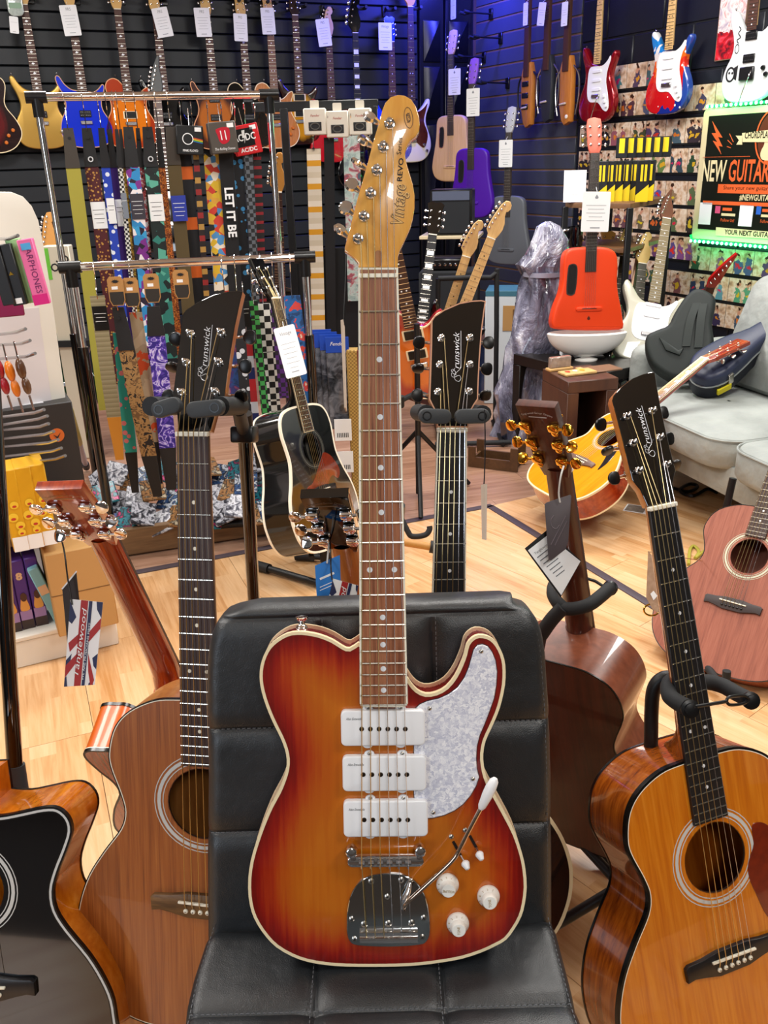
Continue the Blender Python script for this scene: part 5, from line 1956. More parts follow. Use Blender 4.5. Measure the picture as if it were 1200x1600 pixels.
cards = [(110, 32, 'on the neck of the blue guitar', .07, .1, .165), (254, 35, 'tilted on the neck of the black guitar', .17, .1, .165), (317, 35, 'on the neck of the brown sunburst guitar', .03, .1, .165), (376, 43, 'on the neck of the black single-cut guitar', -.03, .09, .16), (419, 33, 'on the neck of the natural tan guitar', .03, .092, .155), (506, 51, 'tilted on the neck of the red guitar', .12, .096, .165), (602, 57, 'on the neck of the bright blue guitar', .0, .1, .17)]
for (px, py, wh, tl, cw, ch) in cards:
    price_card('white printed price card ' + wh, WL, px, py, cw, ch, tl, title='Vintage' if px == 602 else 'PRS', group='white price cards on the left slat wall')
price_card('small white price tag beside the gold guitar neck at the top left', WL, 22, 39, .05, .09, -.1, title='£', lines=1)
# the little plastic pack on the gold guitar's neck
f2 = lw(24, 10, .16)
g = thing('string_pack', 'clear round plastic pack hanging on the gold guitar neck', 'accessory pack', f2)
MB().prism(rrect(-.045, .045, -.05, .07, .03), -.012, 0, .006, .004, 2).build('shell', mat('clear_shell', '#cfd8d4', .15, 0, .5, noise=(60, 1.0, '#8a9a90')), g)
MB().prism(rrect(-.035, .035, -.01, .02, .006), 0, .001).build('paper_label', mat('green_label', '#8aa890', .6), g)
for (px, py, wh) in ((47, -4, 'the gold guitar'), (119, -2, 'the blue guitar'), (190, -2, 'the orange flamed guitar'), (256, -1, 'the black guitar'), (316, 4, 'the brown sunburst guitar'), (374, 6, 'the black single-cut guitar'), (418, 8, 'the natural tan guitar'), (463, 13, 'the tobacco sunburst guitar'), (506, 17, 'the red guitar'), (556, 16, 'the black bass'), (601, 18, 'the bright blue guitar'), (641, 16, 'the white bass')):
    hanger('black padded wall hanger holding ' + wh, WL, px, py, .0, .07, group='padded hangers on the left slat wall')

# ------------------------------------------------------------------ guitars on the right wall
def rw(px, py, dz=.11):
    a = WR.at(px, py, dz)
    return WR.sub(a[0], a[1], dz)


SGUARD = [(-.035, .315), (-.075, .30), (-.085, .22), (-.08, .15), (-.05, .118), (.02, .112), (.07, .07), (.105, .06), (.12, .09), (.105, .16), (.085, .22), (.09, .28), (.115, .34), (.108, .36), (.085, .335), (.04, .312)]
MAPB = wood('maple_board', '#cfa468', '#e2bd84', None, (60, 6, 10), .35)
electric('electric_guitar', 'metallic red electric guitar with white pickguard and maple neck on the navy wall', rw(929, 192), 'strat', mat('candy_red', '#9a0a1c', .16, .45, 1), board=MAPB, neckm=MAPB, guard=(WHITEP, SGUARD), pickups=(('s', .185, WHITEP), ('s', .235, WHITEP), ('s', .285, WHITEP)), knobs=((.075, .145), (.085, .115), (.1, .09)), arm=True, inl_m=INK)
t = NT('splash_paint')
v = t.coord('Object')
nz = t.n('TexNoise', Vector=v, Scale=7.0, Detail=2.0, Distortion=1.5)
s_ = t.sep(v)
h_ = t.math('ADD', t.math('MULTIPLY', s_[1], 1.6), t.math('ADD', t.math('MULTIPLY', s_[0], -.35), t.math('MULTIPLY', nz.outputs[0], .5)))
c1 = t.ramp(h_, [(.0, '#1a2c8a'), (.28, '#c8141c'), (.52, '#d42a1a'), (.60, '#e8641a'), (.68, '#e8e0dc'), (.82, '#1c7ac8'), (.95, '#e6e6ea')], 'CONSTANT')
vo = t.n('TexVoronoi', Vector=v, Scale=26.0)
c2 = t.mix(t.math('LESS_THAN', vo.outputs[0], .16), c1, '#f0eeea')
edge = t.math('GREATER_THAN', t.math('ADD', s_[0], t.math('MULTIPLY', nz.outputs[0], .04)), .135)
t.p(Base__Color=t.mix(edge, c2, '#26469a'), Roughness=.15)
t.b.inputs['Coat Weight'].default_value = 1
electric('electric_guitar', 'red, blue and white splash-painted electric guitar with white pickguard on the navy wall', rw(1038, 179), 'strat', t.m, board=MAPB, neckm=MAPB, guard=(WHITEP, SGUARD), pickups=(('s', .185, WHITEP), ('s', .235, WHITEP), ('s', .285, WHITEP)), knobs=((.075, .145), (.085, .115), (.1, .09)), inl_m=INK)
g = electric('electric_guitar', 'white two-humbucker electric guitar with black vibrato bridge and drawn emblems, top right corner', rw(1163, 160), 'strat', mat('gloss_white', '#e4e8ea', .18, 0, 1), board=MIDW, neckm=MAPB, pickups=(('h', .2, BLKPU), ('h', .3, BLKPU)), knobs=((.095, .15), (.115, .12)), knobm=BLACKP, trem=BLKPU, arm=True)
for (x, y, r1) in ((-.11, .135, .03),):
    mb = MB()
    mb.ring(circ(x, y, r1, 20, r1 * 1.2), circ(x, y, r1 * .7, 20, r1 * .9), .0005, .001)
    mb.prism(circ(x - .008, y + .008, .006, 10), .0005, .001)
    mb.prism(circ(x + .012, y + .006, .006, 10), .0005, .001)
    mb.prism([(x + .02, y + .03), (x + .045, y + .04), (x + .04, y - .03), (x + .022, y - .02)], .0005, .001)
mb.build('drawn_emblem', INK, g, kind='stuff')
mb = MB()
mb.ring(circ(-.085, .25, .014, 18, .022), circ(-.085, .25, .011, 18, .018), .0005, .001)
mb.tube(spl([(-.08, .275, .001), (-.09, .29, .001), (-.07, .3, .001), (-.085, .32, .001), (-.072, .335, .001), (-.085, .35, .001)], 4, False), .0025, 5)
mb.build('drawn_emblem', INK, g, kind='stuff')
# the red art print behind it
a, b = WR.at(1117, 96, .012), WR.at(1172, -20, .012)
f2 = WR.sub((a[0] + b[0]) / 2, (a[1] + b[1]) / 2, .012)
t = NT('red_art_print')
v = t.coord('Object')
s_ = t.sep(v)
nz = t.n('TexNoise', Vector=v, Scale=16.0, Detail=4.0, Distortion=1.5)
lo = t.ramp(nz.outputs[0], [(.3, '#2a1020'), (.42, '#a01020'), (.55, '#d81c2c'), (.68, '#e86078')])
hi = t.ramp(nz.outputs[0], [(.3, '#d02030'), (.45, '#e8dede'), (.62, '#b8a8b8'), (.72, '#5048c8')])
t.p(Base__Color=t.mix(t.math('GREATER_THAN', t.math('ADD', s_[1], t.math('MULTIPLY', nz.outputs[0], .1)), .02), lo, hi), Roughness=.4)
g = thing('art_print', 'red comic-style art print hung behind the white guitar', 'picture', f2)
hw, hh = abs(b[0] - a[0]) / 2, abs(b[1] - a[1]) / 2
MB().box(-hw, hw, -hh, hh, -.01, .004).build('panel', mat('print_edge', '#8a6a58', .6), g)
MB().box(-hw + .004, hw - .004, -hh + .004, hh - .004, .004, .005).build('print', t.m, g)

# three slim travel guitars on the grey slats
def slim(label, px, py, top, rot, m_, frame_m, w_=.06, L=.40, ribs=True):
    fr = rw(px, py, .13)
    g = thing('travel_guitar', label, 'electric guitar', fr, 'slim travel guitars on the grey slat wall')
    o = [(-w_ * .5, .03), (0, 0), (w_ * .9, .02), (w_, .08), (w_ * .95, L * .8), (w_ * .55, L), (-w_ * .55, L), (-w_, L * .82), (-w_ * .95, .12)]
    MB().prism(o, -.04, 0, .008, .006, 2).build('body', m_, g)
    MB().prism([(-.021, .95), (-.027, L * .78), (.027, L * .78), (.021, .95)], -.012, .01, .002).build('neck', MIDW, g)
    mb = MB()
    for k in range(18):
        y = .95 - .6 * (1 - 2 ** (-k / 12)) * .92
        mb.box(-.024, .024, y - .001, y + .001, .01, .0112)
    mb.build('fret_wire', NICKEL, g, kind='stuff')
    MB().box(-.032, .032, L * .30, L * .33, 0, .012, .003, M=RZ(.08)).build('bridge', mat('pale_saddle', '#c8b8a0', .4), g)
    if ribs:
        for s in (-1, 1):
            MB().tube(spl([(s * w_ * .9, L * .85, -.02), (s * (w_ + .05), L * .7, -.02), (s * (w_ + .055), L * .4, -.02), (s * (w_ + .03), L * .15, -.02)], 4, False), .006, 6).build('side_frame', frame_m, g)
    return g


WOODO = wood('orange_oak', '#b06828', '#cc8238', None, (60, 5, 12), .35, .3)
g = slim('slim orange travel guitar with two black pickups, leftmost of three on the grey slats', 820, 200, 0, 0, WOODO, BLACKM)
for y in (.13, .2, .27): MB().box(-.04, .03, y - .016, y + .016, 0, .008, .003).build('pickup', BLKPU, g)
g = slim('slim black travel guitar in the middle of three on the grey slats', 850, 192, 0, 0, mat('charcoal_wood', '#2c2e33', .4), STEEL)
g = slim('slim natural travel guitar with silver side frame, rightmost of three on the grey slats', 880, 196, 0, 0, WOODO, STEEL)
MB(TR(.03, .05, 0)).lathe([(.012, 0), (.012, .005), (.002, .007)], 12).build('knob', BONE, g)
for (px, py, cw, ch, tl, lab) in ((846, 22, .075, .13, -.15, 'tilted white swing tag on the middle travel guitar'), (882, 22, .06, .13, -.02, 'narrow white card with a red line on the rightmost travel guitar'), (821, 22, .05, .13, 0, 'pale tag behind the neck of the leftmost travel guitar')):
    price_card(lab, WR, px, py, cw, ch, tl, .17, title='£', lines=3)
for (px, py, lab, w_) in ((783, 60, 'empty black wall hanger high on the grey slats', .03), (757, 90, 'empty black wall hanger beside the corner', .03), (794, 130, 'empty black wall hanger below the highest one', .03), (768, 22, 'empty black wall hanger under the blue light', .03)):
    hanger(lab, WR, px, py, 0, .2, wide=w_, group='empty hangers on the grey slat wall')
# ================================================================== carbon travel guitars in the corner and the red one on the table
LF = Frame(at_y(919, 516, 4.08), (1, .06, 0), (0, .09, 1))
lava_px = [(864, 511), (863, 500), (868, 480), (876, 460), (880, 440), (881, 420), (882, 404), (886, 393.5), (896, 388), (916, 386), (940, 386), (954, 389), (963, 396), (966, 412), (965, 440), (967, 460), (971, 480), (974, 500), (975, 509), (968, 515.5), (920, 517), (872, 515)]
LAVA = ccw(spl([LF.at(*p) for p in lava_px], 3))
LW = max(p[0] for p in LAVA) - min(p[0] for p in LAVA)


CORNER = [(0, 0), (.09, .005), (.145, .03), (.168, .08), (.166, .13), (.15, .2), (.136, .27), (.13, .33), (.126, .38), (.112, .41), (.08, .425), (.03, .428)]


def carbon(name, label, fr, m_, headm, k=1.0, card=None, group=None, hole_edge=None, logo=True, sx=1.0):
    g = thing(name, label, 'acoustic guitar', fr, group)
    o = [(x * k, y * k) for (x, y) in (LAVA if sx == 1.0 else sym(CORNER))]
    dp, rb_ = (.085, .018) if sx == 1.0 else (.06, .034)
    MB().prism(o, -dp, 0, .012, rb_, 4).build('body', m_, g)
    hx, hy = (-.085 if sx == 1.0 else -.078) * k, (.23 if sx == 1.0 else .29) * k
    H = spl([(hx - .022 * k, hy - .05 * k), (hx - .014 * k, hy - .066 * k), (hx + .004 * k, hy - .068 * k), (hx + .016 * k, hy - .054 * k), (hx + .022 * k, hy), (hx + .022 * k, hy + .05 * k), (hx + .012 * k, hy + .066 * k), (hx - .006 * k, hy + .066 * k), (hx - .018 * k, hy + .05 * k)], 3)
    H = ccw(H)
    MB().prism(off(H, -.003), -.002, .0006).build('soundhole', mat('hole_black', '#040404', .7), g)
    MB().ring(off(H, .002), off(H, -.003), -.001, .002).build('soundhole_edge', hole_edge or CHROME, g)
    nb, ye = (.765, .262) if sx == 1.0 else (.80, .30)
    nb, ye = nb * k, ye * k
    MB().prism([(-.02 * k, nb), (-.026 * k, ye), (.026 * k, ye), (.02 * k, nb)], -.012, .006, .002).build('neck', mat('grey_brown_board', '#3c3430', .45), g)
    mb = MB()
    for q in range(1, 21):
        y = nb - .6 * k * (1 - 2 ** (-q / 12))
        if y > ye + .003: mb.box(-.024 * k, .024 * k, y - .0012, y + .0012, .006, .0074)
    mb.build('fret_wire', NICKEL, g, kind='stuff')
    ho, po = HEADS['lava']
    HM = TR(0, nb, .0) @ RX(-.2)
    MB(HM).prism([(x * k, y * k) for (x, y) in ho], -.013, .002, .003, .003, 2).build('headstock', headm, g)
    for (x, y) in po:
        s = -1 if x < 0 else 1
        tb = MB(HM)
        tb.lathe([(.0055, .002), (.0055, .004), (.003, .005), (.003, .012), (.001, .0125)], 10, TR(x * k, y * k, 0))
        tb.tube([(x * k, y * k, -.007), (s * .046 * k, y * k, -.007)], .002, 6)
        tb.ell((s * .05 * k, y * k, -.007), .007, .009, .004, 8, 6)
        tb.build('tuning_machine', CHROME, g)
    MB().prism(rrect(-.062 * k, .062 * k, .087 * k, .107 * k, .01), 0, .007, .003, 0, 2).build('bridge', m_, g)
    MB().box(-.034 * k, .034 * k, .097 * k, .1 * k, .006, .0095, .001).build('saddle', BLACKP, g)
    mb = MB()
    for q in range(6): mb.tube([(-.016 * k + .0064 * k * q, nb, .008), (-.024 * k + .0096 * k * q, .099 * k, .0105)], .0006, 4)
    mb.build('string', PSTRING, g, kind='stuff')
    if logo: MB().prism([(0, .066 * k), (-.007 * k, .055 * k), (-.006 * k, .049 * k), (0, .046 * k), (.006 * k, .049 * k), (.007 * k, .055 * k)], 0, .0012).build('drop_mark', mat('drop_dark', '#5a2010', .4), g)
    return g


ORED = mat('orange_red_matte', '#e5400e', .45)
red = carbon('carbon_guitar', 'orange-red carbon travel guitar standing in a white bowl stand', LF, ORED, mat('coral_matte', '#e0705c', .5))
price_card('white price card on the neck of the orange-red guitar', LF, 931, 331, .125, .168, -.03, .05, title='LAVA', lines=5, mark=True)
# white bowl-shaped stand
bo = LF.w(.0, -.005, -.04)
bf = upright((bo.x, bo.y - .03, bo.z - .13))
g = thing('bowl_stand', 'white boat-shaped guitar stand under the orange-red guitar', 'guitar stand', bf)
mb = MB()
rows = []
for j in range(10):
    q = j / 9
    wx, wy, z = .03 + .158 * math.sin(q * 1.45), .025 + .05 * math.sin(q * 1.45), .02 + .12 * (1 - math.cos(q * 1.4)) * 1.05
    rows.append([Vector((wx * math.cos(a), wy * math.sin(a), z)) for a in [2 * math.pi * i / 32 for i in range(32)]])
for j in range(9, -1, -1):
    q = j / 9
    wx, wy, z = .025 + .152 * math.sin(q * 1.45), .02 + .045 * math.sin(q * 1.45), .028 + .113 * (1 - math.cos(q * 1.4)) * 1.05 + .004
    rows.append([Vector((wx * math.cos(a), wy * math.sin(a), z)) for a in [2 * math.pi * i / 32 for i in range(32)]])
mb.grid(rows, True)
mb.build('bowl', mat('satin_white', '#eceae6', .35), g)
MB().lathe([(.055, 0), (.055, .006), (.02, .014), (.018, .03)], 24).build('foot', mat('satin_white', '#eceae6', .35), g)
TABZ = bf.o.z

# corner guitars hang off the right wall
GC = 'carbon travel guitars hung in the corner'
for (px, py, m_, hm, lab, card, dz) in ((704, 284, wood('pale_spruce_matte', '#d4a878', '#dfb88c', None, (50, 4, 10), .5), mat('pale_pink_head', '#c8a4a0', .5), 'pale wood carbon travel guitar hung in the far corner', (710, 128), .40),
                                        (735, 341, mat('purple_matte', '#4a14a0', .4), mat('purple_head', '#8a5ae0', .45), 'purple carbon travel guitar hung in front of the pale wood one', (739, 160), .55),
                                        (790, 414, mat('slate_grey_matte', '#5c6068', .45), mat('light_grey_head', '#b0b2ba', .5), 'slate grey carbon travel guitar hung lowest in the corner', (790, 240), .42)):
    fr = rw(px, py, dz)
    fr = Frame(fr.o, Vector((.74, -.67, 0)), (0, 0, 1))
    carbon('carbon_guitar', lab, fr, m_, hm, 1.04, group=GC, hole_edge=CHROME, logo=False, sx=.76)
    price_card('white price card on the neck of the ' + lab.split(' carbon')[0] + ' guitar', fr, *card, .105, .165, 0, .03, title='LAVA', lines=6, mark=True)
price_card('white hanging card lit blue at the top of the corner', WR, 708, 14, .07, .13, 0, .2, title='£', lines=1)

# ================================================================== photo rows on the right wall
PH = []
for q in range(5):
    t = NT('customer_photo')
    oi = t.n('ObjectInfo')
    v = t.coord('Object')
    rn = oi.outputs['Random']
    sh = t.n('CombineXYZ', X=t.math('MULTIPLY', rn, 57.0), Y=t.math('MULTIPLY', rn, 91.0), Z=t.math('MULTIPLY', rn, 33.0))
    vv = t.n('VectorMath', _operation='ADD', i0=v, i1=sh.outputs[0]).outputs[0]
    nz = t.n('TexNoise', Vector=vv, Scale=20.0 + 4 * q, Detail=3.0)
    bgc = t.ramp(nz.outputs[0], [(.3, '#8a6a54'), (.45, '#c8a688'), (.6, '#dccab8'), (.75, '#b89478')])
    wv = t.n('VectorMath', _operation='ADD', i0=v, i1=t.n('VectorMath', _operation='SCALE', i0=t.n('VectorMath', _operation='SUBTRACT', i0=t.n('TexNoise', Vector=vv, Scale=26.0, Detail=3.0).outputs[1], i1=(.5, .5, .5)).outputs[0], Scale=.075).outputs[0]).outputs[0]
    s_ = t.sep(wv)
    h1 = t.math('SUBTRACT', t.math('FRACT', t.math('MULTIPLY', rn, 17.3)), .5)
    h2 = t.math('SUBTRACT', t.math('FRACT', t.math('MULTIPLY', rn, 41.7)), .5)
    h3 = t.math('FRACT', t.math('MULTIPLY', rn, 83.1))

    def blob(cx, cy, rx, ry, wob=.25):
        a = t.math('POWER', t.math('DIVIDE', t.math('SUBTRACT', s_[0], cx), rx), 2.0)
        b = t.math('POWER', t.math('DIVIDE', t.math('SUBTRACT', s_[1], cy), ry), 2.0)
        return t.math('LESS_THAN', t.math('ADD', t.math('ADD', a, b), t.math('MULTIPLY', nz.outputs[0], wob)), 1.0)
    hue = t.n('HueSaturation', Hue=h3, Saturation=.75, Value=t.math('ADD', .5, t.math('MULTIPLY', rn, 1.2)), Color=lin(('#30405a', '#7a2020', '#20242a', '#2a3a6a', '#503028')[q]))
    c = bgc
    for (ox, ph) in (((-.012, 1.0),) if q in (0, 3) else ((-.038, 1.0), (.03, .94)) if q in (1, 4) else ((-.045, .9), (0, 1), (.045, .95))):
        cx = t.math('ADD', ox, t.math('MULTIPLY', h1, .06))
        c = t.mix(blob(cx, -.03, .03, .055), c, hue.outputs[0])
        c = t.mix(blob(cx, .034 * ph, .012, .015, .1), c, '#c08a70')
        c = t.mix(blob(cx, .045 * ph, .012, .009, .1), c, '#3a2418')
        gx = t.math('ADD', cx, t.math('MULTIPLY', h2, .014))
        c = t.mix(blob(gx, -.02, .018, .012), c, t.n('HueSaturation', Hue=t.math('ADD', .42, t.math('MULTIPLY', h3, .16)), Saturation=1.0, Value=1.0, Color=lin('#c8782a')).outputs[0])
    t.p(Base__Color=c, Roughness=.3)
    PH.append(t.m)
PMESH = {}


def photo_mesh(w_, q):
    key = (round(w_, 2), q)
    if key not in PMESH:
        PMESH[key] = MB().box(-w_ / 2 + .0015, w_ / 2 - .0015, -.064, .064, 0, .002).mesh('photo', PH[q])
    return PMESH[key]


rows_h = [(1.770, 1.50, 2.0), (1.617, 1.50, 2.86), (1.454, 1.255, 2.9), (1.298, 1.255, 2.3), (1.124, 1.255, 2.3), (.974, 1.28, 2.3), (.822, 1.3, 2.285), (.777, 2.30, 3.3), (.627, 2.0, 3.3), (.48, 2.0, 3.3), (.668, 1.3, 2.0)]
ords = ('topmost', 'second', 'third', 'fourth', 'fifth', 'sixth', 'seventh', 'upper', 'middle', 'lowest', 'hidden')
for r_, (hc, s0, s1) in enumerate(rows_h):
    fr = WR.sub(0, hc, .006)
    lab = '%s row of customer photos on the right wall' % ords[r_] if r_ < 7 else '%s row of customer photos under the lit poster' % ords[r_]
    if r_ == 10: lab = 'row of customer photos behind the guitar rack'
    g = thing('photo_row', lab, 'photo display', fr)
    MB().box(s0 - .01, s1, -.075, .072, -.006, -.001).build('backing_strip', mat('black_strip', '#07080a', .6), g)
    s = s0
    while s < s1 - .05:
        w_ = random.choice((.13, .15, .16, .17))
        q = random.randrange(5)
        inst('photo', photo_mesh(w_, q), g, TR(s + w_ / 2, 0, 0))
        s += w_ + .001

# ================================================================== lit poster
PO = WR.sub(0, 0, .07)


def pq(pts, z=.0): return [PO.at(x, y, z) for (x, y) in pts]


c_tl, c_bl = PO.at(1099, 171), PO.at(1082.5, 373)
x0, y1, y0 = min(c_tl[0], c_bl[0]), c_tl[1], c_bl[1]
x1 = x0 + .86
g = thing('poster_board', 'green-lit poster board reading NEW GUITAR with a guitar crest', 'poster', PO)
MB().prism(rrect(x0, x1, y0, y1, .025, 5), -.04, -.004, .004).build('frame_board', mat('cream_frame', '#d9cba0', .5), g)
DKG = mat('poster_dark', '#12160f', .35)
MB().prism(rrect(x0 + .045, x1 - .045, y0 + .055, y1 - .035, .004), -.005, .0).build('print', DKG, g)
OR, CRM = mat('poster_orange', '#e0602c', .5), mat('poster_cream', '#ded0a4', .5)


def ptext(txt, a, b, y0_, y1_, m_, bold=.02, name='lettering'):
    """fit text between pixel columns a and b and rows y0, y1 of the poster"""
    A, B = PO.at(*a), PO.at(*b)
    V, Fc = glyphs(txt, 0, 'LEFT', bold)
    wd = max(v.x for v in V) - min(v.x for v in V)
    hh = max(v.y for v in V) - min(v.y for v in V)
    H = y0_
    mb = MB()
    mnx, mny = min(v.x for v in V), min(v.y for v in V)
    for v in V: pass
    S = Matrix.Diagonal((abs(B[0] - A[0]) / wd, H / hh, 1, 1))
    M_ = TR(A[0], A[1], 0) @ S @ TR(-mnx, -mny, 0)
    mb.add([M_ @ v + Vector((0, 0, .0012)) for v in V], Fc)
    return mb.build(name, m_, g)


def pbox(a, b, m_, name, z=.0008):
    A, B = PO.at(*a), PO.at(*b)
    return MB().box(min(A[0], B[0]), max(A[0], B[0]), min(A[1], B[1]), max(A[1], B[1]), 0, z).build(name, m_, g)


yN0, yN1 = PO.at(1100, 283)[1], PO.at(1104, 250)[1]
ptext('NEW', (1096, 283.5), (1133, 283.5), yN1 - yN0, 0, CRM)
A = PO.at(1137, 284)
ptext('GUITAR', (1137, 284), (1201, 284), (yN1 - yN0) * 1.02, 0, OR)
pl = pq([(1113, 189), (1129, 215), (1122, 214), (1129, 229), (1123, 228), (1127, 241), (1114, 220), (1121, 222), (1112, 208), (1119, 208)])
MB().prism(pl, 0, .001).build('lightning_bolt', OR, g)
mb = MB()
for a, b in (((1140, 209), (1146, 222)), ((1137, 219), (1144, 226)), ((1136, 229), (1142, 231))):
    mb.tube([PO.at3(*a, .0006), PO.at3(*b, .0006)], .002, 4)
mb.build('spark_line', OR, g)
# crest with ribbon and little guitar
cc = PO.at(1200, 214)
cx_ = cc[0] + .02
MB().ring(circ(cx_, cc[1], .098, 30, .13), circ(cx_, cc[1], .09, 30, .122), 0, .001).build('crest_ring', OR, g)
MB().prism(circ(cx_, cc[1], .082, 30, .114), 0, .0006).build('crest_disc', mat('poster_brown', '#5c2a14', .5), g)
MB().prism([(cx_ + x * .32, cc[1] - .11 + y * .32) for (x, y) in outline_of('strat')], .0006, .0016).build('crest_guitar', CRM, g)
MB().box(cx_ - .008, cx_ + .008, cc[1], cc[1] + .15, .0006, .0014).build('crest_neck', CRM, g)
rb = pq([(1160, 208), (1201, 203), (1201, 222), (1161, 222)])
MB().prism(rb, .0016, .003).build('ribbon', CRM, g)
MB().prism(pq([(1150, 212), (1160, 212), (1160, 226), (1151, 226), (1155, 219)]), .001, .0022).build('ribbon_tail', CRM, g)
o_ = ptext('CHORDPLAYERS', (1164, 217), (1215, 217), .034, 0, DKG)
o_.location.z = .0022
pbox((1098, 246), (1172, 244), OR, 'rule')
pbox((1121, 301.5), (1215, 289), OR, 'orange_band')
o_ = ptext('Share your new guitar', (1130, 298), (1200, 298), .026, 0, DKG, 0)
ptext('#NEWGUITAR', (1155, 314), (1206, 315), .034, 0, CRM)
for (a, b) in (((1091, 350), (1113, 317)), ((1153, 353), (1178, 321))): pbox(a, b, PAPER, 'blank_panel')
for (a, b, m_) in (((1117, 333), (1126, 322), mat('icon_pink', '#d0507a', .5)), ((1181, 335), (1190, 322), mat('icon_blue', '#2a62c4', .5))): pbox(a, b, m_, 'icon')
for (px, py) in ((1129, 329), (1191, 331)):
    pbox((px, py), (px + 15, py - 4), OR, 'printed_bar')
    pbox((px - 2, py + 8), (px + 20, py + 5), CRM, 'printed_bar')
    ptext('Follow Us!', (px - 3, py + 17), (px + 18, py + 17), .016, 0, OR, 0)
pbox((1098, 319), (1215, 317.5), OR, 'rule')
MB().prism(pq([(1119, 355), (1215, 363), (1215, 374), (1118, 368)]), 0, .001).build('cream_band', CRM, g)
o_ = ptext('YOUR NEXT GUITAR', (1132, 366), (1205, 370), .026, 0, DKG)
o_.location.z = .0006
# LED strip: green tape with single lamps
LEDM = mat('green_led', '#c8ffe0', .4, emis='#58ff9a', es=9)
TAPE = mat('green_tape', '#0aa84a', .4, emis='#06c050', es=1.2)
led = thing('led_strip', 'green light strip running along the top and bottom of the poster board', 'light strip', PO)
MB().tube([(x0 + .02, y1 + .012, .0), (x1, y1 + .012, .0)], .008, 6).build('tape', TAPE, led)
MB().tube([(x0 + .0, y0 + .02, .0), (x0 + .01, y0 - .008, .0), (x1, y0 - .012, .0)], .008, 6).build('tape', TAPE, led)
lm = MB().ell((0, 0, 0), .0085, .0085, .006, 8, 6).mesh('lamp', LEDM)
for k in range(26):
    inst('lamp', lm, led, TR(x0 + .035 + .032 * k, y1 + .012, .009))
    inst('lamp', lm, led, TR(x0 + .012 + .032 * k, y0 - .011, .009))
l_ = area('led_glow', PO.w(x0 + .4, y1 + .02, .05), .8, .02, .5, (.1, 1, .4))
l_.matrix_world = Matrix.Translation(PO.w(x0 + .4, y1 + .03, .06)) @ (PO.M.to_3x3().to_4x4())
l_ = area('led_glow', PO.w(x0 + .4, y0 - .02, .05), .8, .02, .5, (.1, 1, .4))
l_.matrix_world = Matrix.Translation(PO.w(x0 + .4, y0 - .03, .06)) @ (PO.M.to_3x3().to_4x4())
# ================================================================== right middle ground
def gfrom(nut, dn, br, L=.648, by=.15, far=True, face=None):
    """guitar frame from the pixels of nut and bridge; the bridge depth follows from the scale length"""
    N = at_d(*nut, dn)
    best = None
    for k in range(-60, 61):
        d = dn + k * .012
        B = at_d(*br, d)
        e = abs((N - B).length - L) + (0 if (d >= dn) == far else .2)
        if best is None or e < best[0]: best = (e, B)
    B = best[1]
    y = (N - B).normalized()
    x = Vector(face) if face else RT
    return Frame(B - y * by, x, y)


# --- black table
TZ = TABZ
t0, t1 = on_z(802, 553, TZ), on_z(862, 567, TZ)
dx = Vector((t1.x - t0.x, t1.y - t0.y, 0)).normalized()
tf = Frame((t0.x, t0.y, 0), dx, Vector((-dx.y, dx.x, 0)))
TBL = mat('black_brown_laminate', '#14100f', .35)
g = thing('side_table', 'black-brown square side table under the orange-red guitar', 'side table', tf)
MB().box(0, .56, 0, .5, TZ - .05, TZ, .003).build('table_top', TBL, g)
for (x, y) in ((0, 0), (.51, 0), (0, .45), (.51, .45)): MB().box(x, x + .05, y, y + .05, 0, TZ - .05, .002).build('leg', TBL, g)
# glass jars and dark packs under the table
f2 = upright(tf.w(.11, .2, 0))
g = thing('storage_jar', 'clear jar stacked under the black-brown table', 'jar', f2)
MB().lathe([(.045, .0), (.05, .02), (.05, .13), (.04, .15), (.04, .17)], 16).build('glass', mat('jar_glass', '#8a9a98', .08, 0, 1), g)
MB().lathe([(.043, .165), (.043, .185), (.01, .19)], 16).build('lid', STEEL, g)

# --- white box with rainbow picture and small keyboard on the table
P = on_z(908, 557, TZ)
f2 = upright((P.x, P.y, TZ), .06)
g = thing('display_box', 'white box with a rainbow-coloured keyboard picture on the black table', 'box', f2)
MB().box(-.092, .092, 0, .055, 0, .112, .004).build('carton', PAPER, g)
MB().prism(rrect(-.076, .07, .03, .078, .004), 0, .001).build('picture_panel', BLACKP, g).matrix_local = Matrix.Translation((0, -.0005, 0)) @ RX(math.pi / 2)
for k, c in enumerate(('#3a7ac8', '#4a9ad0', '#6ab04a', '#c8c030', '#d0602a', '#c83a3a', '#3a6ac8', '#5aa0d8', '#8ab83a', '#d8b030', '#d8602a', '#c02a40')):
    MB().box(-.066 + .0108 * k, -.0575 + .0108 * k, -.004, -.001, .042, .07).build('coloured_key', mat('key_' + c[1:], c, .5), g)
f2 = upright((P.x + .02, P.y - .05, TZ), .06)
g = thing('mini_keyboard', 'small black keyboard with white keys in front of the white box', 'keyboard', f2)
MB().box(-.075, .075, -.025, .025, 0, .014, .003).build('case', BLACKP, g)
for k in range(14): MB().box(-.07 + .01 * k, -.0608 + .01 * k, -.022, .008, .014, .0175).build('key', WHITEP, g)

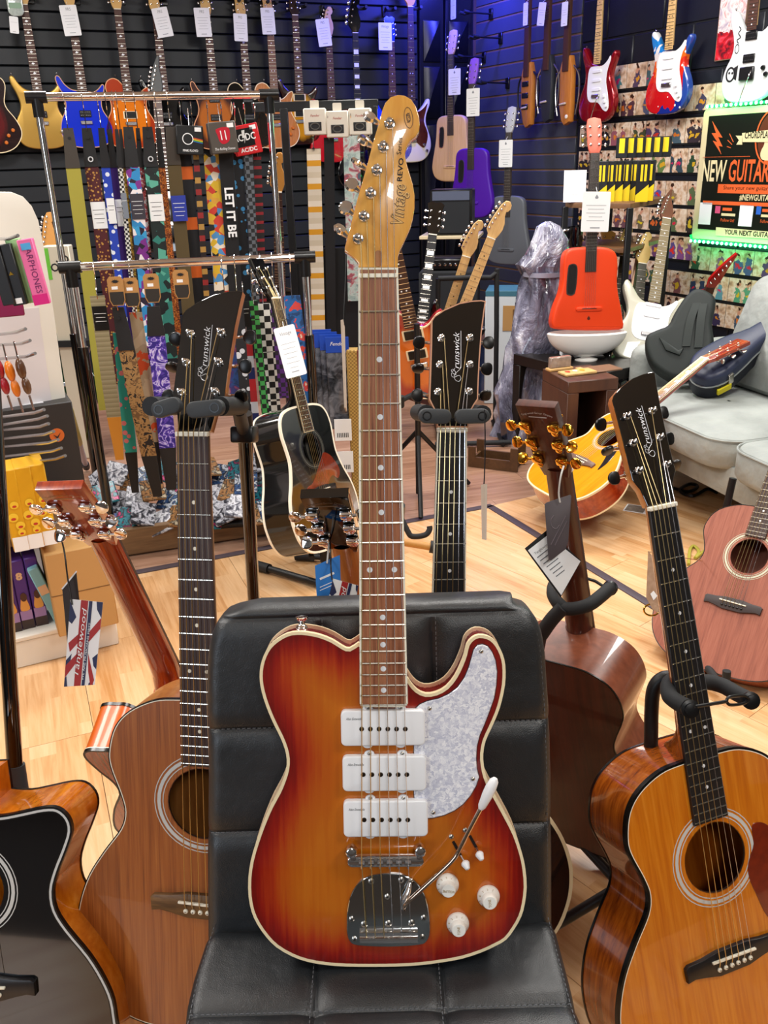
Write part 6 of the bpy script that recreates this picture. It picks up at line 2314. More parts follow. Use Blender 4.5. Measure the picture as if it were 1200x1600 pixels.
# --- brown open cube
CZ = .5
c0, cl, cr = on_z(888, 597, CZ), on_z(830, 590, CZ), on_z(967, 590, CZ)
dR = Vector((cr.x - c0.x, cr.y - c0.y, 0))
wR = dR.length
dR.normalize()
wL = .26
cf = Frame((c0.x, c0.y, 0), dR, Vector((-dR.y, dR.x, 0)))
CUB = wood('dark_oak_cube', '#38221a', '#4c3024', '#5a3a2a', (8, 8, 1.5), .45)
g = thing('cube_table', 'dark brown open cube table in front of the black table', 'side table', cf)
bt = .05
MB().box(0, wR, 0, wL, CZ - bt, CZ, .003).build('top_panel', CUB, g)
MB().box(0, wR, 0, wL, 0, bt, .003).build('bottom_panel', CUB, g)
MB().box(0, bt, 0, wL, bt, CZ - bt, .002).build('side_panel', CUB, g)
MB().box(wR - bt, wR, 0, wL, bt, CZ - bt, .002).build('side_panel', CUB, g)
MB().box(bt, wR - bt, wL - .012, wL, bt, CZ - bt).build('back_panel', mat('dark_recess', '#1c1210', .7), g)


def on_cube(px, py): 
    p = on_z(px, py, CZ)
    return upright((p.x, p.y, CZ), .35)


PLY = wood('light_ply', '#c89a5c', '#dab478', None, (20, 60, 20), .5)
f2 = on_cube(902, 584)
g = thing('pick_tray', 'light plywood tray with plectrums on the brown cube', 'tray', f2)
MB().box(-.075, .075, -.035, .035, 0, .012, .003).build('tray', PLY, g)
for k, c in enumerate(('#d84030', '#f0f0e8', '#e0a030')): MB(TR(-.045 + .035 * k, .0, .0125)).prism(spl([(0, -.013), (.011, .008), (0, .013), (-.011, .008)], 3), 0, .002).build('plectrum', mat('pick_' + c[1:], c, .4), g)
f2 = on_cube(874, 578)
g = thing('pick_box', 'clear printed box standing on the brown cube', 'box', f2)
MB().box(-.05, .05, -.012, .012, .012, .058, .003).build('clear_box', mat('smoky_clear', '#6a5a50', .15, 0, .6, noise=(60, 1.0, '#b8a498')), g)
MB().box(-.058, .058, -.02, .02, 0, .012, .003).build('wood_base', PLY, g)
f2 = on_cube(936, 578)
g = thing('notebook', 'flat brown wooden booklet on the brown cube', 'booklet', f2)
MB().box(-.085, .085, -.05, .05, 0, .008, .003).build('cover', mat('walnut_cover', '#7a5a44', .5), g)
MB().box(-.088, -.06, -.05, .05, .001, .0095, .002).build('spine', PLY, g)

# --- sofa
SO = Vector((1.0, 3.72, 0))
P2 = on_z(1138, 688, .40)
sd = Vector((P2.x - SO.x, P2.y - SO.y, 0))
CW = sd.length
sfr = Frame(SO, sd, Vector((-sd.y, sd.x, 0)))
t = NT('pale_grey_linen')
nz = t.n('TexNoise', Vector=t.coord('Object'), Scale=6.0, Detail=4.0)
n2 = t.n('TexNoise', Vector=t.coord('Object'), Scale=400.0, Detail=1.0)
t.p(Base__Color=t.ramp(nz.outputs[0], [(.3, '#8b908d'), (.7, '#a1a6a2')]), Roughness=.9)
t.bump(t.math('ADD', t.math('MULTIPLY', nz.outputs[0], .03), t.math('MULTIPLY', n2.outputs[0], .0006)), 1.0, .8)
LINEN = t.m


def puff(mb, x0, x1, y0, y1, z0, z1, r=.03, bulge=.02, M=None, n=14):
    """soft cushion: rounded box with a domed top"""
    rows = []
    prof = [(0, -1), (.0, -.9)]
    cx, cy = (x0 + x1) / 2, (y0 + y1) / 2
    hx, hy = (x1 - x0) / 2, (y1 - y0) / 2
    base = rrect(-hx, hx, -hy, hy, min(hx, hy) * .35, 6)
    for (ins, zz) in ((r * 2, z0), (r * .4, z0 + r * .25), (0, z0 + r), (0, z1 - r), (r * .35, z1 - r * .3), (r * 1.1, z1)):
        rows.append([Vector((cx + p[0] * (1 - ins / hx), cy + p[1] * (1 - ins / hy), zz)) for p in base])
    for q in (.75, .5, .25, .02):
        rows.append([Vector((cx + p[0] * (1 - r * 1.1 / hx) * q, cy + p[1] * (1 - r * 1.1 / hy) * q, z1 + bulge * (1 - q * q))) for p in base])
    if M is not None: rows = [[M @ v_ for v_ in r_] for r_ in rows]
    mb.grid(rows, True)
    return mb


sofa = thing('sofa', 'pale grey fabric sofa with gig bag and guitar case on it', 'sofa', sfr)
MB().box(0, 1.9, .04, .8, .17, .29, .012, 2).build('base', LINEN, sofa)
for k in range(3):
    c = puff(MB(), CW * k + .004, CW * (k + 1) - .004, -.02, .62, .27, .395, .025, .02).build('seat_cushion', LINEN, sofa)
    o_ = rrect(CW * k + .004, CW * (k + 1) - .004, -.02, .62, min(CW / 2, .32) * .35, 6)
    MB().tube([(x, y, .384) for (x, y) in o_], .004, 6, True).build('piping', LINEN, c)
MB().box(0, 1.9, .60, .80, .2, .72, .05, 3).build('backrest', LINEN, sofa)
MB().box(-.16, -.02, .16, .84, .15, .56, .06, 4).build('armrest', LINEN, sofa)
for k in range(3):
    M_ = Matrix.Translation((CW * (k + .5) + .04, .53, .40)) @ RX(math.radians(70))
    puff(MB(), -CW / 2 + .01, CW / 2 - .01, 0, .48, -.05, .07, .04, .05, M_).build('back_cushion', LINEN, sofa)
for (x, y) in ((.05, .08), (1.8, .08), (.05, .76), (1.8, .76)): MB(TR(x, y, 0)).lathe([(.02, 0), (.028, .17)], 12).build('leg', TBL, sofa)

# --- gig bag
gb = Frame(at_y(1062, 586, 3.60), (1, -.35, 0), (.1, .5, .85))
bag_px = [(1007.6, 534), (1012, 521), (1028, 513), (1044, 506), (1054, 487), (1071, 461.5), (1088, 449), (1107.5, 454), (1119, 468), (1113, 504), (1116, 532), (1108, 560), (1090, 582), (1065, 590), (1044, 587), (1020, 570), (1010, 550)]
NYL = mat('dark_green_nylon', '#121918', .65, noise=(14, .6, '#1a2422'))
g = thing('gig_bag', 'dark padded gig bag with back straps leaning on the sofa', 'gig bag', gb)
o_ = spl([gb.at(*p) for p in bag_px], 3)
MB().prism(o_, -.11, 0, .022, .03, 4).build('bag', NYL, g)
for (a, b, c, w_) in (((1072, 541), (1079, 500), (1089, 473), .032), ((1091, 543), (1095, 500), (1099, 474), .032)):
    A, B, C_ = gb.at3(*a, .006), gb.at3(*b, .014), gb.at3(*c, .008)
    mb = MB()
    rows = []
    for p in spl([tuple(A), tuple(B), tuple(C_)], 5, False):
        p = Vector(p)
        rows.append([p + Vector((-w_ / 2, 0, 0)), p + Vector((w_ / 2, 0, 0)), p + Vector((w_ / 2, 0, -.006)), p + Vector((-w_ / 2, 0, -.006))])
    mb.grid(rows, True)
    mb.build('strap', mat('strap_nylon', '#18211f', .6), g)
pq_ = [gb.at(*p) for p in ((1030, 528), (1060, 548), (1068, 545), (1062, 556), (1040, 548))]
MB().prism(pq_, -.002, .01, .004).build('pocket_flap', mat('strap_nylon', '#18211f', .6), g)
o2 = off(ccw(o_), -.012)
MB().tube([(x, y, -.018) for (x, y) in o2[::2]], .004, 5, True).build('zip', BLACKP, g)

# --- red guitar headstock rising out of the bag
rf = gfrom((1111, 447), 4.25, (1075, 540), .40)
g = thing('electric_guitar', 'red pointed guitar headstock rising behind the gig bag', 'electric guitar', rf)
MB().prism([(-.021, .55), (-.024, .3), (.024, .3), (.021, .55)], -.015, .008, .003).build('neck', MIDW, g)
RG = mat('gloss_red', '#a81414', .15, 0, 1)
MB(TR(0, .55, 0) @ RZ(-.22)).prism([(-.021, -.004), (-.034, .04), (-.022, .11), (-.004, .17), (.012, .21), (.022, .205), (.022, .12), (.026, .05), (.021, -.004)], -.008, .006, .002).build('headstock', RG, g)
for k in range(6): MB(TR(0, .55, 0) @ RZ(-.22)).lathe([(.0055, .006), (.0055, .009), (.003, .016), (.001, .0165)], 10, TR(-.018 + .0052 * k, .03 + .027 * k, 0)).build('tuning_machine', CHROME, g)

# --- hard case
lid = [(1077, 566), (1083, 582), (1104, 590), (1132, 583), (1160, 561), (1184, 537), (1214, 516), (1262, 500), (1262, 452), (1214, 482), (1170, 509), (1130, 523), (1098, 540), (1083, 552)]
cn = Vector((-.22, -.45, .86)).normalized()
cx_ = Vector((1, .1, .32))
hc = Frame(on_z(1100, 586, .52), cx_, cn.cross(cx_))
lo_ = ccw(spl([hc.at(*p) for p in lid], 3))
g = thing('guitar_case', 'navy hard guitar case with a yellow sticker lying on the sofa', 'guitar case', hc)
NAVC = mat('navy_tolex', '#22283e', .45, noise=(300, .6, '#2c3450'))
MB().prism(lo_, -.05, 0, .02, 0, 3).build('lid', NAVC, g)
MB().prism(off(lo_, .002), -.12, -.054, 0, .012, 2).build('shell', mat('black_tolex', '#0e1220', .5), g)
MB().tube([(x, y, -.052) for (x, y) in off(lo_, .003)], .0035, 6, True).build('valance', mat('pale_valance', '#9aa0a0', .3, .6), g)
for (nm, px_, py_, z_, sx_, sy_, m_) in (('latch', 1140, 586, -.05, .013, .024, NICKEL), ('sticker', 1128, 603, -.085, .032, .014, mat('yellow_sticker', '#d8c81e', .5))):
    c_ = Vector(hc.at(px_, py_, z_))
    e_ = min(range(len(lo_)), key=lambda i_: (Vector(lo_[i_]) - c_).length)
    nn_ = Vector(vn2(lo_)[e_]).normalized()
    p_ = Vector(lo_[e_]) + nn_ * .004
    nv = Vector((nn_.x, nn_.y, 0))
    ux_ = Vector((0, 0, 1)).cross(nv)
    M_ = Matrix(((ux_.x, 0, nv.x, p_.x), (ux_.y, 0, nv.y, p_.y), (0, 1, 0, z_), (0, 0, 0, 1)))
    MB(M_).box(-sx_, sx_, -sy_, sy_, -.006, .004, .001).build(nm, m_, g)

# --- amber twelve-string leaning on the sofa
YF = Frame((.6098, 3.1287, .1569), (.3925, -.9197, .0068), (.7926, .342, .5047))
AMB = wood('amber_spruce', '#d07c08', '#e0920c', '#e89c1c', (60, 2, 20), .18, 1)
BLKG = mat('black_guard', '#141418', .2, 0, 1)
RECT12 = [(-.0215, 0), (-.028, .02), (-.031, .04), (-.034, .2), (.034, .2), (.031, .04), (.028, .02), (.0215, 0)]
P12 = [(-.021, .045 + .027 * k) for k in range(6)] + [(.021, .045 + .027 * k) for k in range(6)]
acoustic('acoustic_guitar', 'amber twelve-string acoustic guitar with its neck propped on the sofa', YF, sym([(x * 1.06, y) for (x, y) in OM]), .1, AMB, REDBR, None, [(CREAM, .0006, -.006, -.008, .0006), (CREAM, .0006, -.004, -.1004, -.094)], mat('pale_rosewood', '#7a4c34', .5), REDBR, REDBR, RECT12, [P12[i] for i in (0, 2, 4, 6, 8, 10)], NICKEL, NICKEL, bbind=CREAM, bridge_m=wood('grey_rosewood', '#5a4038', '#755a4c', None, (60, 20, 20), .5), guard=(BLKG, [(.055, .30), (.075, .32), (.1, .29), (.115, .235), (.11, .19), (.095, .225), (.075, .265)]), detail=False, blocks=True, dotm=PEARL, rosm=mat('pink_rosette', '#d8b0a4', .4))

# --- mahogany guitar at the right edge
MF = Frame((.8779, 2.0471, .0336), (.7348, -.6766, .048), (.4068, .4961, .7671))
MMA = wood('matte_mahogany', '#7a3c2a', '#93503a', '#a4604a', (70, 4, 20), .55, 0)
acoustic('acoustic_guitar', 'matte mahogany acoustic guitar with pale rosette at the right edge', MF, sym([(x * 1.09, y) for (x, y) in OM]), .1, MMA, MMA, None, [(BLACKBIND, .0004, -.0012, -.004, .0003)], ROSED, MMA, BLACKG, bridge_m=mat('grey_bridge', '#3a3030', .5), pins=BLACKP, dotm=PEARL, detail=False, hole_r=.05, rosm=mat('pale_green_rosette', '#c4c8b0', .5))
f2 = upright(MF.w(.06, -.02, -.06) * 1)
f2 = upright((MF.o.x + .10, MF.o.y + .05, 0))
g = thing('guitar_stand', 'low black floor stand under the mahogany guitar', 'guitar stand', f2)
for s in (-1, 1):
    MB().tube(spl([(s * .1, .30, .012), (s * .1, .05, .03), (s * .1, -.12, .04), (s * .1, -.15, .06), (s * .1, -.15, .1)], 4, False), .011, 10).build('cradle_arm', FOAM, g)
MB().tube([(-.1, .3, .012), (.1, .3, .012)], .011, 10).build('cross_bar', BLACKM, g)
MB().tube([(0, .3, .012), (.06, .34, .45)], .011, 10).build('back_post', BLACKM, g)

# --- brown paper tag on a ring beside the orange guitar neck
f2 = quad_frame([(1013, 862), (1030, 880), (1033, 962), (1010, 930)], 2.0)
g = thing('paper_tag', 'creased brown paper tag with a price sticker on a metal ring', 'paper tag', f2)
MB().prism([f2.at(*p) for p in ((1013, 861), (1022, 872), (1032, 905), (1033, 962), (1020, 952), (1010, 934))], -.002, 0).build('paper', mat('brown_print', '#8a6444', .6, noise=(70, 1.0, '#c4a890')), g)
MB().prism([f2.at(*p) for p in ((1016, 928), (1021, 923), (1027, 931), (1021, 938))], .0002, .001).build('sticker', PAPER, g)
MB().tube([f2.at3(x, y, -.002) for (x, y) in circ(1018, 953, 12, 20, 9)], .0022, 6, True).build('ring', GOLD, g)
I_ = f2.M.inverted()
MB().tube([f2.at3(1013, 862, -.001), I_ @ MF.w(-.12, .30, .002)], .0012, 5).build('string', WSTRING, g)
# cable and leaflet on the floor
cb = [on_z(x, y, .006) for (x, y) in ((1076, 882), (1078, 860), (1084, 853), (1092, 862), (1086, 872), (1094, 866), (1106, 858), (1130, 854))]
f2 = upright(cb[0])
g = MB().tube(spl([tuple(p - cb[0]) for p in cb], 5, False), .006, 6).build('cable', mat('yellow_green_cable', '#a8a040', .5), frame=f2)
tag(g, 'yellowish cable looped on the floor beside the mahogany guitar', 'cable')
P = on_z(1000, 796, .002)
f2 = upright(P, -.5)
g = thing('leaflet', 'small printed leaflet on the oak floor behind the slanted black head', 'leaflet', f2)
MB().box(-.06, .06, -.04, .04, -.001, .001).build('paper', PAPER, g)
MB().box(-.055, .02, -.036, .036, .001, .0014).build('picture', mat('leaflet_print', '#4a4038', .5, noise=(60, 1.0, '#a8988a')), g)
cb = [on_z(x, y, .008) for (x, y) in ((1050, 762), (1075, 768), (1090, 760), (1078, 756), (1062, 766), (1082, 775), (1105, 764), (1120, 770))]
f2 = upright(cb[0])
g = MB().tube(spl([tuple(p - cb[0]) for p in cb], 5, False), .007, 6).build('cable', BLACKP, frame=f2)
tag(g, 'black cable heap under the sofa', 'cable')
P = on_z(1190, 772, .0)
f2 = upright(P, -.3)
g = thing('floor_box', 'white and green packet on the floor under the sofa edge', 'packet', f2)
MB().box(-.07, .09, -.05, .06, 0, .03, .002).build('packet', PAPER, g)
MB().box(-.075, -.03, -.055, -.02, .0, .025, .002).build('green_end', mat('green_packet', '#2e5a44', .5), g)

# --- plywood cradle on the floor
P = on_z(775, 728, 0)
f2 = upright(P, -.45)
g = thing('plywood_cradle', 'dark plywood slotted cradle on the brown floor', 'cradle', f2)
PLD = wood('dark_ply', '#4a3018', '#5e4024', None, (20, 60, 20), .5)
sh = [(-.12, 0), (.12, 0), (.12, .11), (.085, .11), (.085, .05), (-.085, .05), (-.085, .10), (-.12, .10)]
for y in (-.05, .07): MB(TR(0, y, 0) @ RX(math.pi / 2)).prism(sh, -.006, .006).build('slotted_side', PLD, g)
for x in (-.1, .1): MB().box(x - .006, x + .006, -.05, .07, .01, .045).build('cross_piece', PLD, g)
MB().box(-.1, .1, -.05, .07, .005, .012).build('base_board', PLD, g)

# --- small stand seen between the two necks
f2 = upright(on_z(652, 872, 0))
g = thing('guitar_stand', 'small black floor stand with hooked arm seen between the two necks', 'guitar stand', f2)
I_ = f2.M.inverted()
MB().tube(spl([tuple(I_ @ at_d(x, y, 2.75)) for (x, y) in ((622, 800), (636, 828), (644, 838), (664, 836), (671, 828), (671, 822))], 4, False), .009, 10).build('hook_arm', FOAM, g)
MB().tube([I_ @ at_d(622, 846, 2.72), I_ @ at_d(676, 855, 2.72)], .012, 10).build('cross_bar', wood('tan_bar', '#b07a34', '#c08a44', None, (10, 10, 10), .5), g)
MB().tube([I_ @ at_d(672, 854, 2.72), I_ @ at_d(678, 855, 2.72)], .02, 12).build('end_cap', RUBBER, g)
MB().tube([I_ @ at_d(628, 790, 2.85), Vector((-.06, .1, .01))], .011, 10).build('post', BLACKM, g)

# --- string packs on the metal rack
RKM = mat('black_rack_steel', '#121416', .4)
Zs = .0
kc, ka, kb = at_y(985, 318, 4.45), at_y(884, 310, 4.72), at_y(1048, 308, 5.02)
Zs = kc.z
rk = upright((kc.x, kc.y, 0))
g = thing('metal_rack', 'black steel rack with a wooden shelf in front of the photo wall', 'rack', rk)
pa, pb = Vector((ka.x - kc.x, ka.y - kc.y)), Vector((kb.x - kc.x, kb.y - kc.y))
quad = [(0, 0), tuple(pb), tuple(pa + pb), tuple(pa)]
MB().prism(quad, Zs - .025, Zs, .003).build('shelf', wood('brown_shelf', '#5a3c26', '#74502f', None, (10, 10, 10), .5), g)
for (x, y) in quad: MB().box(x - .014, x + .014, y - .014, y + .014, 0, Zs - .02, .002).build('post', RKM, g)
MB().prism([(x * .98, y * .98) for (x, y) in quad], Zs - .23, Zs - .21, .002).build('shelf', wood('brown_shelf', '#5a3c26', '#74502f', None, (10, 10, 10), .5), g)
MB().tube([(pa.x, pa.y, Zs - .62), (0, 0, Zs - .62), (pb.x, pb.y, Zs - .62)], .012, 8).build('rail', RKM, g)
YEL = mat('string_pack_yellow', '#e8c81c', .45)
BPK = mat('string_pack_black', '#14161a', .4)
fx = (Vector((pa.x, pa.y, 0))).normalized() * -1
for row, (y0_, y1_, dz_, n_, hgt) in enumerate(((255, 308, .05, 7, .19), (236, 258, .2, 6, .10))):
    for k in range(n_):
        q = (k + .5) / n_
        bx = pa * (.62 - .62 * q) + pb * (.30 * q + (.15 if row == 0 else .55))
        if row == 0 and q > .75: bx = pb * (q - .55) + Vector((0, 0))
        zb = Zs if row == 0 else Zs + .2
        f2 = upright((kc.x + bx.x, kc.y + bx.y, zb), math.atan2(-.3, 1) + .1 * (k % 3 - 1))
        s_ = thing('string_pack', ('%s black and yellow boxed pack from the left on the wooden rack shelf' if row == 0 else '%s small yellow-striped pack from the left hanging above the rack shelf') % ('first', 'second', 'third', 'fourth', 'fifth', 'sixth', 'seventh')[k], 'accessory pack', f2, 'accessory packs on the rack shelf' if row == 0 else 'accessory packs on the wall hooks')
        MB().box(-.03, .03, -.012, .012, 0, hgt, .002).build('box', BPK, s_)
        MB(RX(math.pi / 2)).prism([(-.03, 0), (.03, 0), (.03, hgt * .42), (-.03, hgt * .16)] if row == 0 else [(-.014, hgt * .25), (.014, hgt * .25), (.014, hgt * .95), (-.014, hgt * .95)], .0121, .0135).build('yellow_print', YEL, s_)
        if row == 0:
            for q_ in (-.012, .006): MB().box(q_, q_ + .011, -.0136, -.012, hgt * .5, hgt * .9).build('yellow_bar', YEL, s_)
f2 = upright((kc.x + pa.x * .86, kc.y + pa.y * .86, Zs), -.15)
g = thing('leaflet', 'white leaflet propped on the left end of the rack shelf', 'leaflet', f2)
MB(RX(-.2) @ RZ(0)).box(-.055, .055, -.001, .001, .002, .155).build('paper', PAPER, g)
MB(TR(0, .018, .08) @ RX(math.pi / 2 - .2)).ring(circ(0, 0, .03, 24, .05), circ(0, 0, .0285, 24, .0485), .0186, .0192).build('printed_oval', mat('grey_ink', '#55585e', .6), g)
f2 = upright((kc.x + pa.x * .82, kc.y + pa.y * .82, Zs - .21), .3)
g = thing('mug', 'black mug with a pale handle on the lower rack shelf', 'mug', f2)
MB().lathe([(.038, 0), (.04, .005), (.04, .095), (.036, .095), (.035, .01)], 20, caps=False).build('cup', BLACKG, g)
MB().tube(spl([(-.04, 0, .08), (-.066, 0, .078), (-.072, 0, .05), (-.062, 0, .025), (-.04, 0, .02)], 4, False), .007, 8).build('handle', STEEL, g)
# guitars standing in the rack
SANDM = mat('aged_maple', '#c8a85c', .4)
electric('electric_guitar', 'cream electric guitar with brown headstock standing rightmost in the rack', gfrom((1041, 343), 4.35, (1013, 523), far=False), 'strat', mat('aged_cream', '#b0ae9c', .3, 0, .6), board=mat('olive_brown_board', '#6a5c3c', .5), neckm=mat('brown_head', '#5a3420', .35), head='point', pickups=(('s', .25, WHITEP), ('s', .31, WHITEP)), guard=(WHITEP, SGUARD))  # fretboard in one even olive brown
electric('electric_guitar', 'black electric guitar with pale pointed headstock standing in the rack', gfrom((1003, 413), 4.5, (985, 600), far=False), 'strat', BLACKG, board=mat('dark_olive_board', '#3a3626', .5), neckm=SANDM, head='strat')
electric('electric_guitar', 'dark electric guitar with rounded maple headstock behind the orange-red guitar', gfrom((974, 402), 4.7, (958, 580), far=False), 'strat', BLACKG, board=mat('dark_olive_board', '#3a3626', .5), neckm=SANDM, head='strat')
electric('electric_guitar', 'dark electric guitar with brown headstock, leftmost in the rack', gfrom((950, 400), 4.75, (940, 575), far=False), 'prs', BLACKG, board=mat('dark_olive_board', '#3a3626', .5), neckm=mat('honey_head', '#a87838', .35), head='lp')
electric('electric_guitar', 'dark electric guitar with a narrow pale neck edge in the middle of the rack', gfrom((996, 405), 4.6, (972, 560), far=False, face=(.5, .86, 0)), 'lp', BLACKG, board=mat('dark_olive_board', '#3a3626', .5), neckm=mat('pale_pink_maple', '#e0b898', .35), head='prs')

# --- plastic-wrapped bundle
pf = upright(at_y(835, 640, 4.35))
pf = upright((pf.o.x, pf.o.y, 0))
t = NT('clear_plastic_wrap')
nz = t.n('TexNoise', Vector=t.coord('Object', scale=(1, 1, .45)), Scale=8.0, Detail=6.0, Roughness=.6, Distortion=.6)
t.p(Base__Color=t.ramp(nz.outputs[0], [(.3, '#1c1c28'), (.45, '#56566a'), (.55, '#8a8aa0'), (.66, '#dcdeea')]), Roughness=.1)
t.b.inputs['Coat Weight'].default_value = 1
t.bump(nz.outputs[0], .06, .9)
prof = [(0, .175, -.02), (.1, .17, -.02), (.22, .165, -.03), (.34, .14, -.01), (.42, .14, .0), (.52, .135, .01), (.62, .12, .02), (.70, .115, .03), (.74, .10, .02), (.78, .115, .01), (.82, .10, .035), (.88, .085, .04), (.94, .05, .03), (.96, .01, .03)]
mb = MB()
rows = []
zt_ = at_y(845, 346, 4.35).z
for (q, r_, ox) in prof:
    row = []
    for k in range(40):
        a = 2 * math.pi * k / 40
        w_ = 1 + .12 * math.sin(a * 5 + q * 17) + .08 * math.sin(a * 11 - q * 29) + random.uniform(-.05, .05)
        row.append(Vector((ox + r_ * math.cos(a) * w_, r_ * .8 * math.sin(a) * w_, q * zt_ / .96)))
    rows.append(row)
mb.grid(rows, True)
g = thing('wrapped_bundle', 'tall bundle wrapped in clear crinkled plastic beside the black table', 'wrapped bundle', pf)
mb.build('plastic_wrap', t.m, g)
MB().tube([(.018, 0, zt_ * .765), (.018, 0, zt_ * .785)], .1, 24).build('tie', mat('clear_tie', '#9a9cb0', .2, 0, .5), g)
# dark wrapped bag on the floor left of it
P = on_z(792, 625, 0)
f2 = upright((P.x - .02, P.y + .1, 0))
g = thing('bin_bag', 'dark blue plastic bag on the floor beside the wrapped bundle', 'bag', f2)
mb = MB()
rows = []
for j in range(9):
    q = j / 8
    rows.append([Vector((.17 * (1 - .75 * q ** 3) * math.cos(a) * (1 + .09 * math.sin(5 * a + 9 * q)), .15 * (1 - .75 * q ** 3) * math.sin(a), .42 * q)) for a in [2 * math.pi * k / 30 for k in range(30)]])
mb.grid(rows, True)
mb.build('plastic', mat('navy_plastic', '#1c2034', .25, 0, .8, noise=(12, .8, '#3a4468')), g)
# carton behind
P = at_y(787, 560, 5.0)
f2 = upright((P.x, P.y, 0), -.2)
g = thing('carton', 'white carton with a brown box picture behind the wrapped bundle', 'carton', f2)
zc = at_y(787, 455, 5.0).z
MB().box(-.11, .11, 0, .25, 0, zc, .004).build('box', mat('carton_white', '#c4ccd2', .6), g)
MB().box(-.11, .11, -.001, .25, zc - .03, zc + .001, .002).build('teal_tape', mat('teal_tape', '#3a6a7c', .5), g)
MB().box(-.01, .09, -.003, 0, zc - .22, zc - .08).build('box_picture', mat('kraft', '#a8804c', .7), g)
MB().box(.045, .085, -.005, -.003, zc - .2, zc - .1).build('picture_side', mat('kraft_dark', '#6a4c2a', .7), g)

# --- amp corner behind the neck
f2 = upright(at_y(700, 372, 5.6), -.2)
f2 = upright((f2.o.x, f2.o.y, 0), -.2)
g = thing('wall_shelf', 'pale shelf board carrying a black practice amplifier', 'shelf', f2)
sz = at_y(700, 366, 5.6).z
MB().box(-.16, .20, -.12, .2, sz - .02, sz, .003).build('board', mat('pale_board', '#c8b898', .5), g)
for x in (-.12, .17): MB().box(x - .012, x + .012, .1, .2, 0, sz - .02).build('upright', RKM, g)
f2 = upright((f2.o.x + .02, f2.o.y - .02, sz), -.2)
g = thing('amplifier', 'black practice amplifier on the pale shelf behind the purple guitar', 'amplifier', f2)
MB().box(-.12, .13, -.08, .12, 0, .26, .008).build('cabinet', BLACKP, g)
MB().box(-.105, .115, -.084, -.08, .015, .19).build('grille', mat('grille_cloth', '#1a1c20', .9), g)
MB().box(-.105, .115, -.084, -.08, .2, .25).build('control_panel', mat('blue_grey_panel', '#4a5064', .4), g)
P = at_y(697, 423, 5.2)
f2 = upright(P, -.15)
f2 = upright((P.x, P.y, 0), -.15)
g = thing('amplifier', 'black amplifier head with silver knobs behind the maple necks', 'amplifier', f2)
zb = at_y(697, 421, 5.2).z
MB().box(-.09, .1, -.07, .1, zb, zb + .07, .012).build('head_case', BLACKP, g)
for k in range(5): MB(TR(-.06 + .03 * k, -.07, zb + .035) @ RX(math.pi / 2)).lathe([(.009, 0), (.008, .012), (.002, .013)], 12).build('knob', CHROME, g)
MB().box(-.15, .18, -.09, .14, 0, zb, .01).build('cabinet', mat('grille_cloth', '#1a1c20', .9), g)
# guitars on the multi rack
electric('electric_guitar', 'electric guitar with long maple neck and rounded headstock, right of the pair', gfrom((767, 372), 4.2, (690, 566)), 'strat', BLACKG, board=MAPB, neckm=MAPB, inl_m=INK)
electric('electric_guitar', 'electric guitar with maple neck and a tag on its headstock, left of the pair', gfrom((728, 401), 4.35, (668, 590)), 'strat', mat('dark_red_gloss', '#5a0a0c', .2, 0, 1), board=MAPB, neckm=MAPB, inl_m=INK)
electric('electric_guitar', 'red single-cut electric guitar with white block inlays and black headstock', gfrom((676, 366), 4.3, (650, 575)), 'lp', RG, board=EBONY, neckm=BLACKG, head='lp', inlay='block', bind=CREAM)
electric('electric_guitar', 'cherry sunburst single-cut electric guitar partly hidden by the amber neck', gfrom((606, 330), 3.3, (655, 570)), 'lp', burst('cherry_burst', '#d8680c', '#a8140c'), side=RG, bind=CREAM, head='lp', headm=BLACKG, pickups=(('r', .2, CREAM), ('r', .29, CREAM)), guard=None, knobs=((.1, .08), (.12, .12)), knobm=mat('amber_knob', '#c86a20', .3))
f2 = upright((at_y(655, 620, 3.35).x, 3.42, 0))
g = thing('guitar_stand', 'black stand under the cherry sunburst guitar', 'guitar stand', f2)
MB().tube([(0, .1, .02), (0, .06, .75)], .012, 10).build('post', BLACKM, g)
zk = at_y(655, 622, 3.35).z
for s in (-1, 1): MB().tube([(0, .06, zk - .01), (s * .07, -.02, zk - .02), (s * .07, -.1, zk - .02), (s * .07, -.11, zk + .02)], .011, 8).build('cradle_arm', FOAM, g)
for k in range(3): MB().tube([(0, .1, .3), (.26 * math.cos(2.1 * k + .5), .1 + .26 * math.sin(2.1 * k + .5), .012)], .01, 8).build('leg', BLACKM, g)
f2 = upright((at_y(730, 436, 4.45).x, 4.5, 0))
g = thing('guitar_rack', 'black multi guitar rack holding the two maple-necked guitars', 'guitar rack', f2)
zt_ = at_y(730, 436, 4.45).z
MB().tube(spl([(-.14, 0, zt_), (.12, -.02, zt_), (.15, -.02, zt_ - .02), (.16, 0, 0.02)], 3, False), .013, 10).build('top_bar', FOAM, g)
MB().tube([(-.14, 0, zt_), (-.15, 0, .02)], .013, 10).build('post', BLACKM, g)
MB().tube([(-.18, -.3, .02), (.2, -.3, .02)], .013, 10).build('foot_bar', FOAM, g)
for x in (-.15, .16): MB().tube([(x, .1, .015), (x, -.32, .015)], .011, 8).build('foot', BLACKM, g)
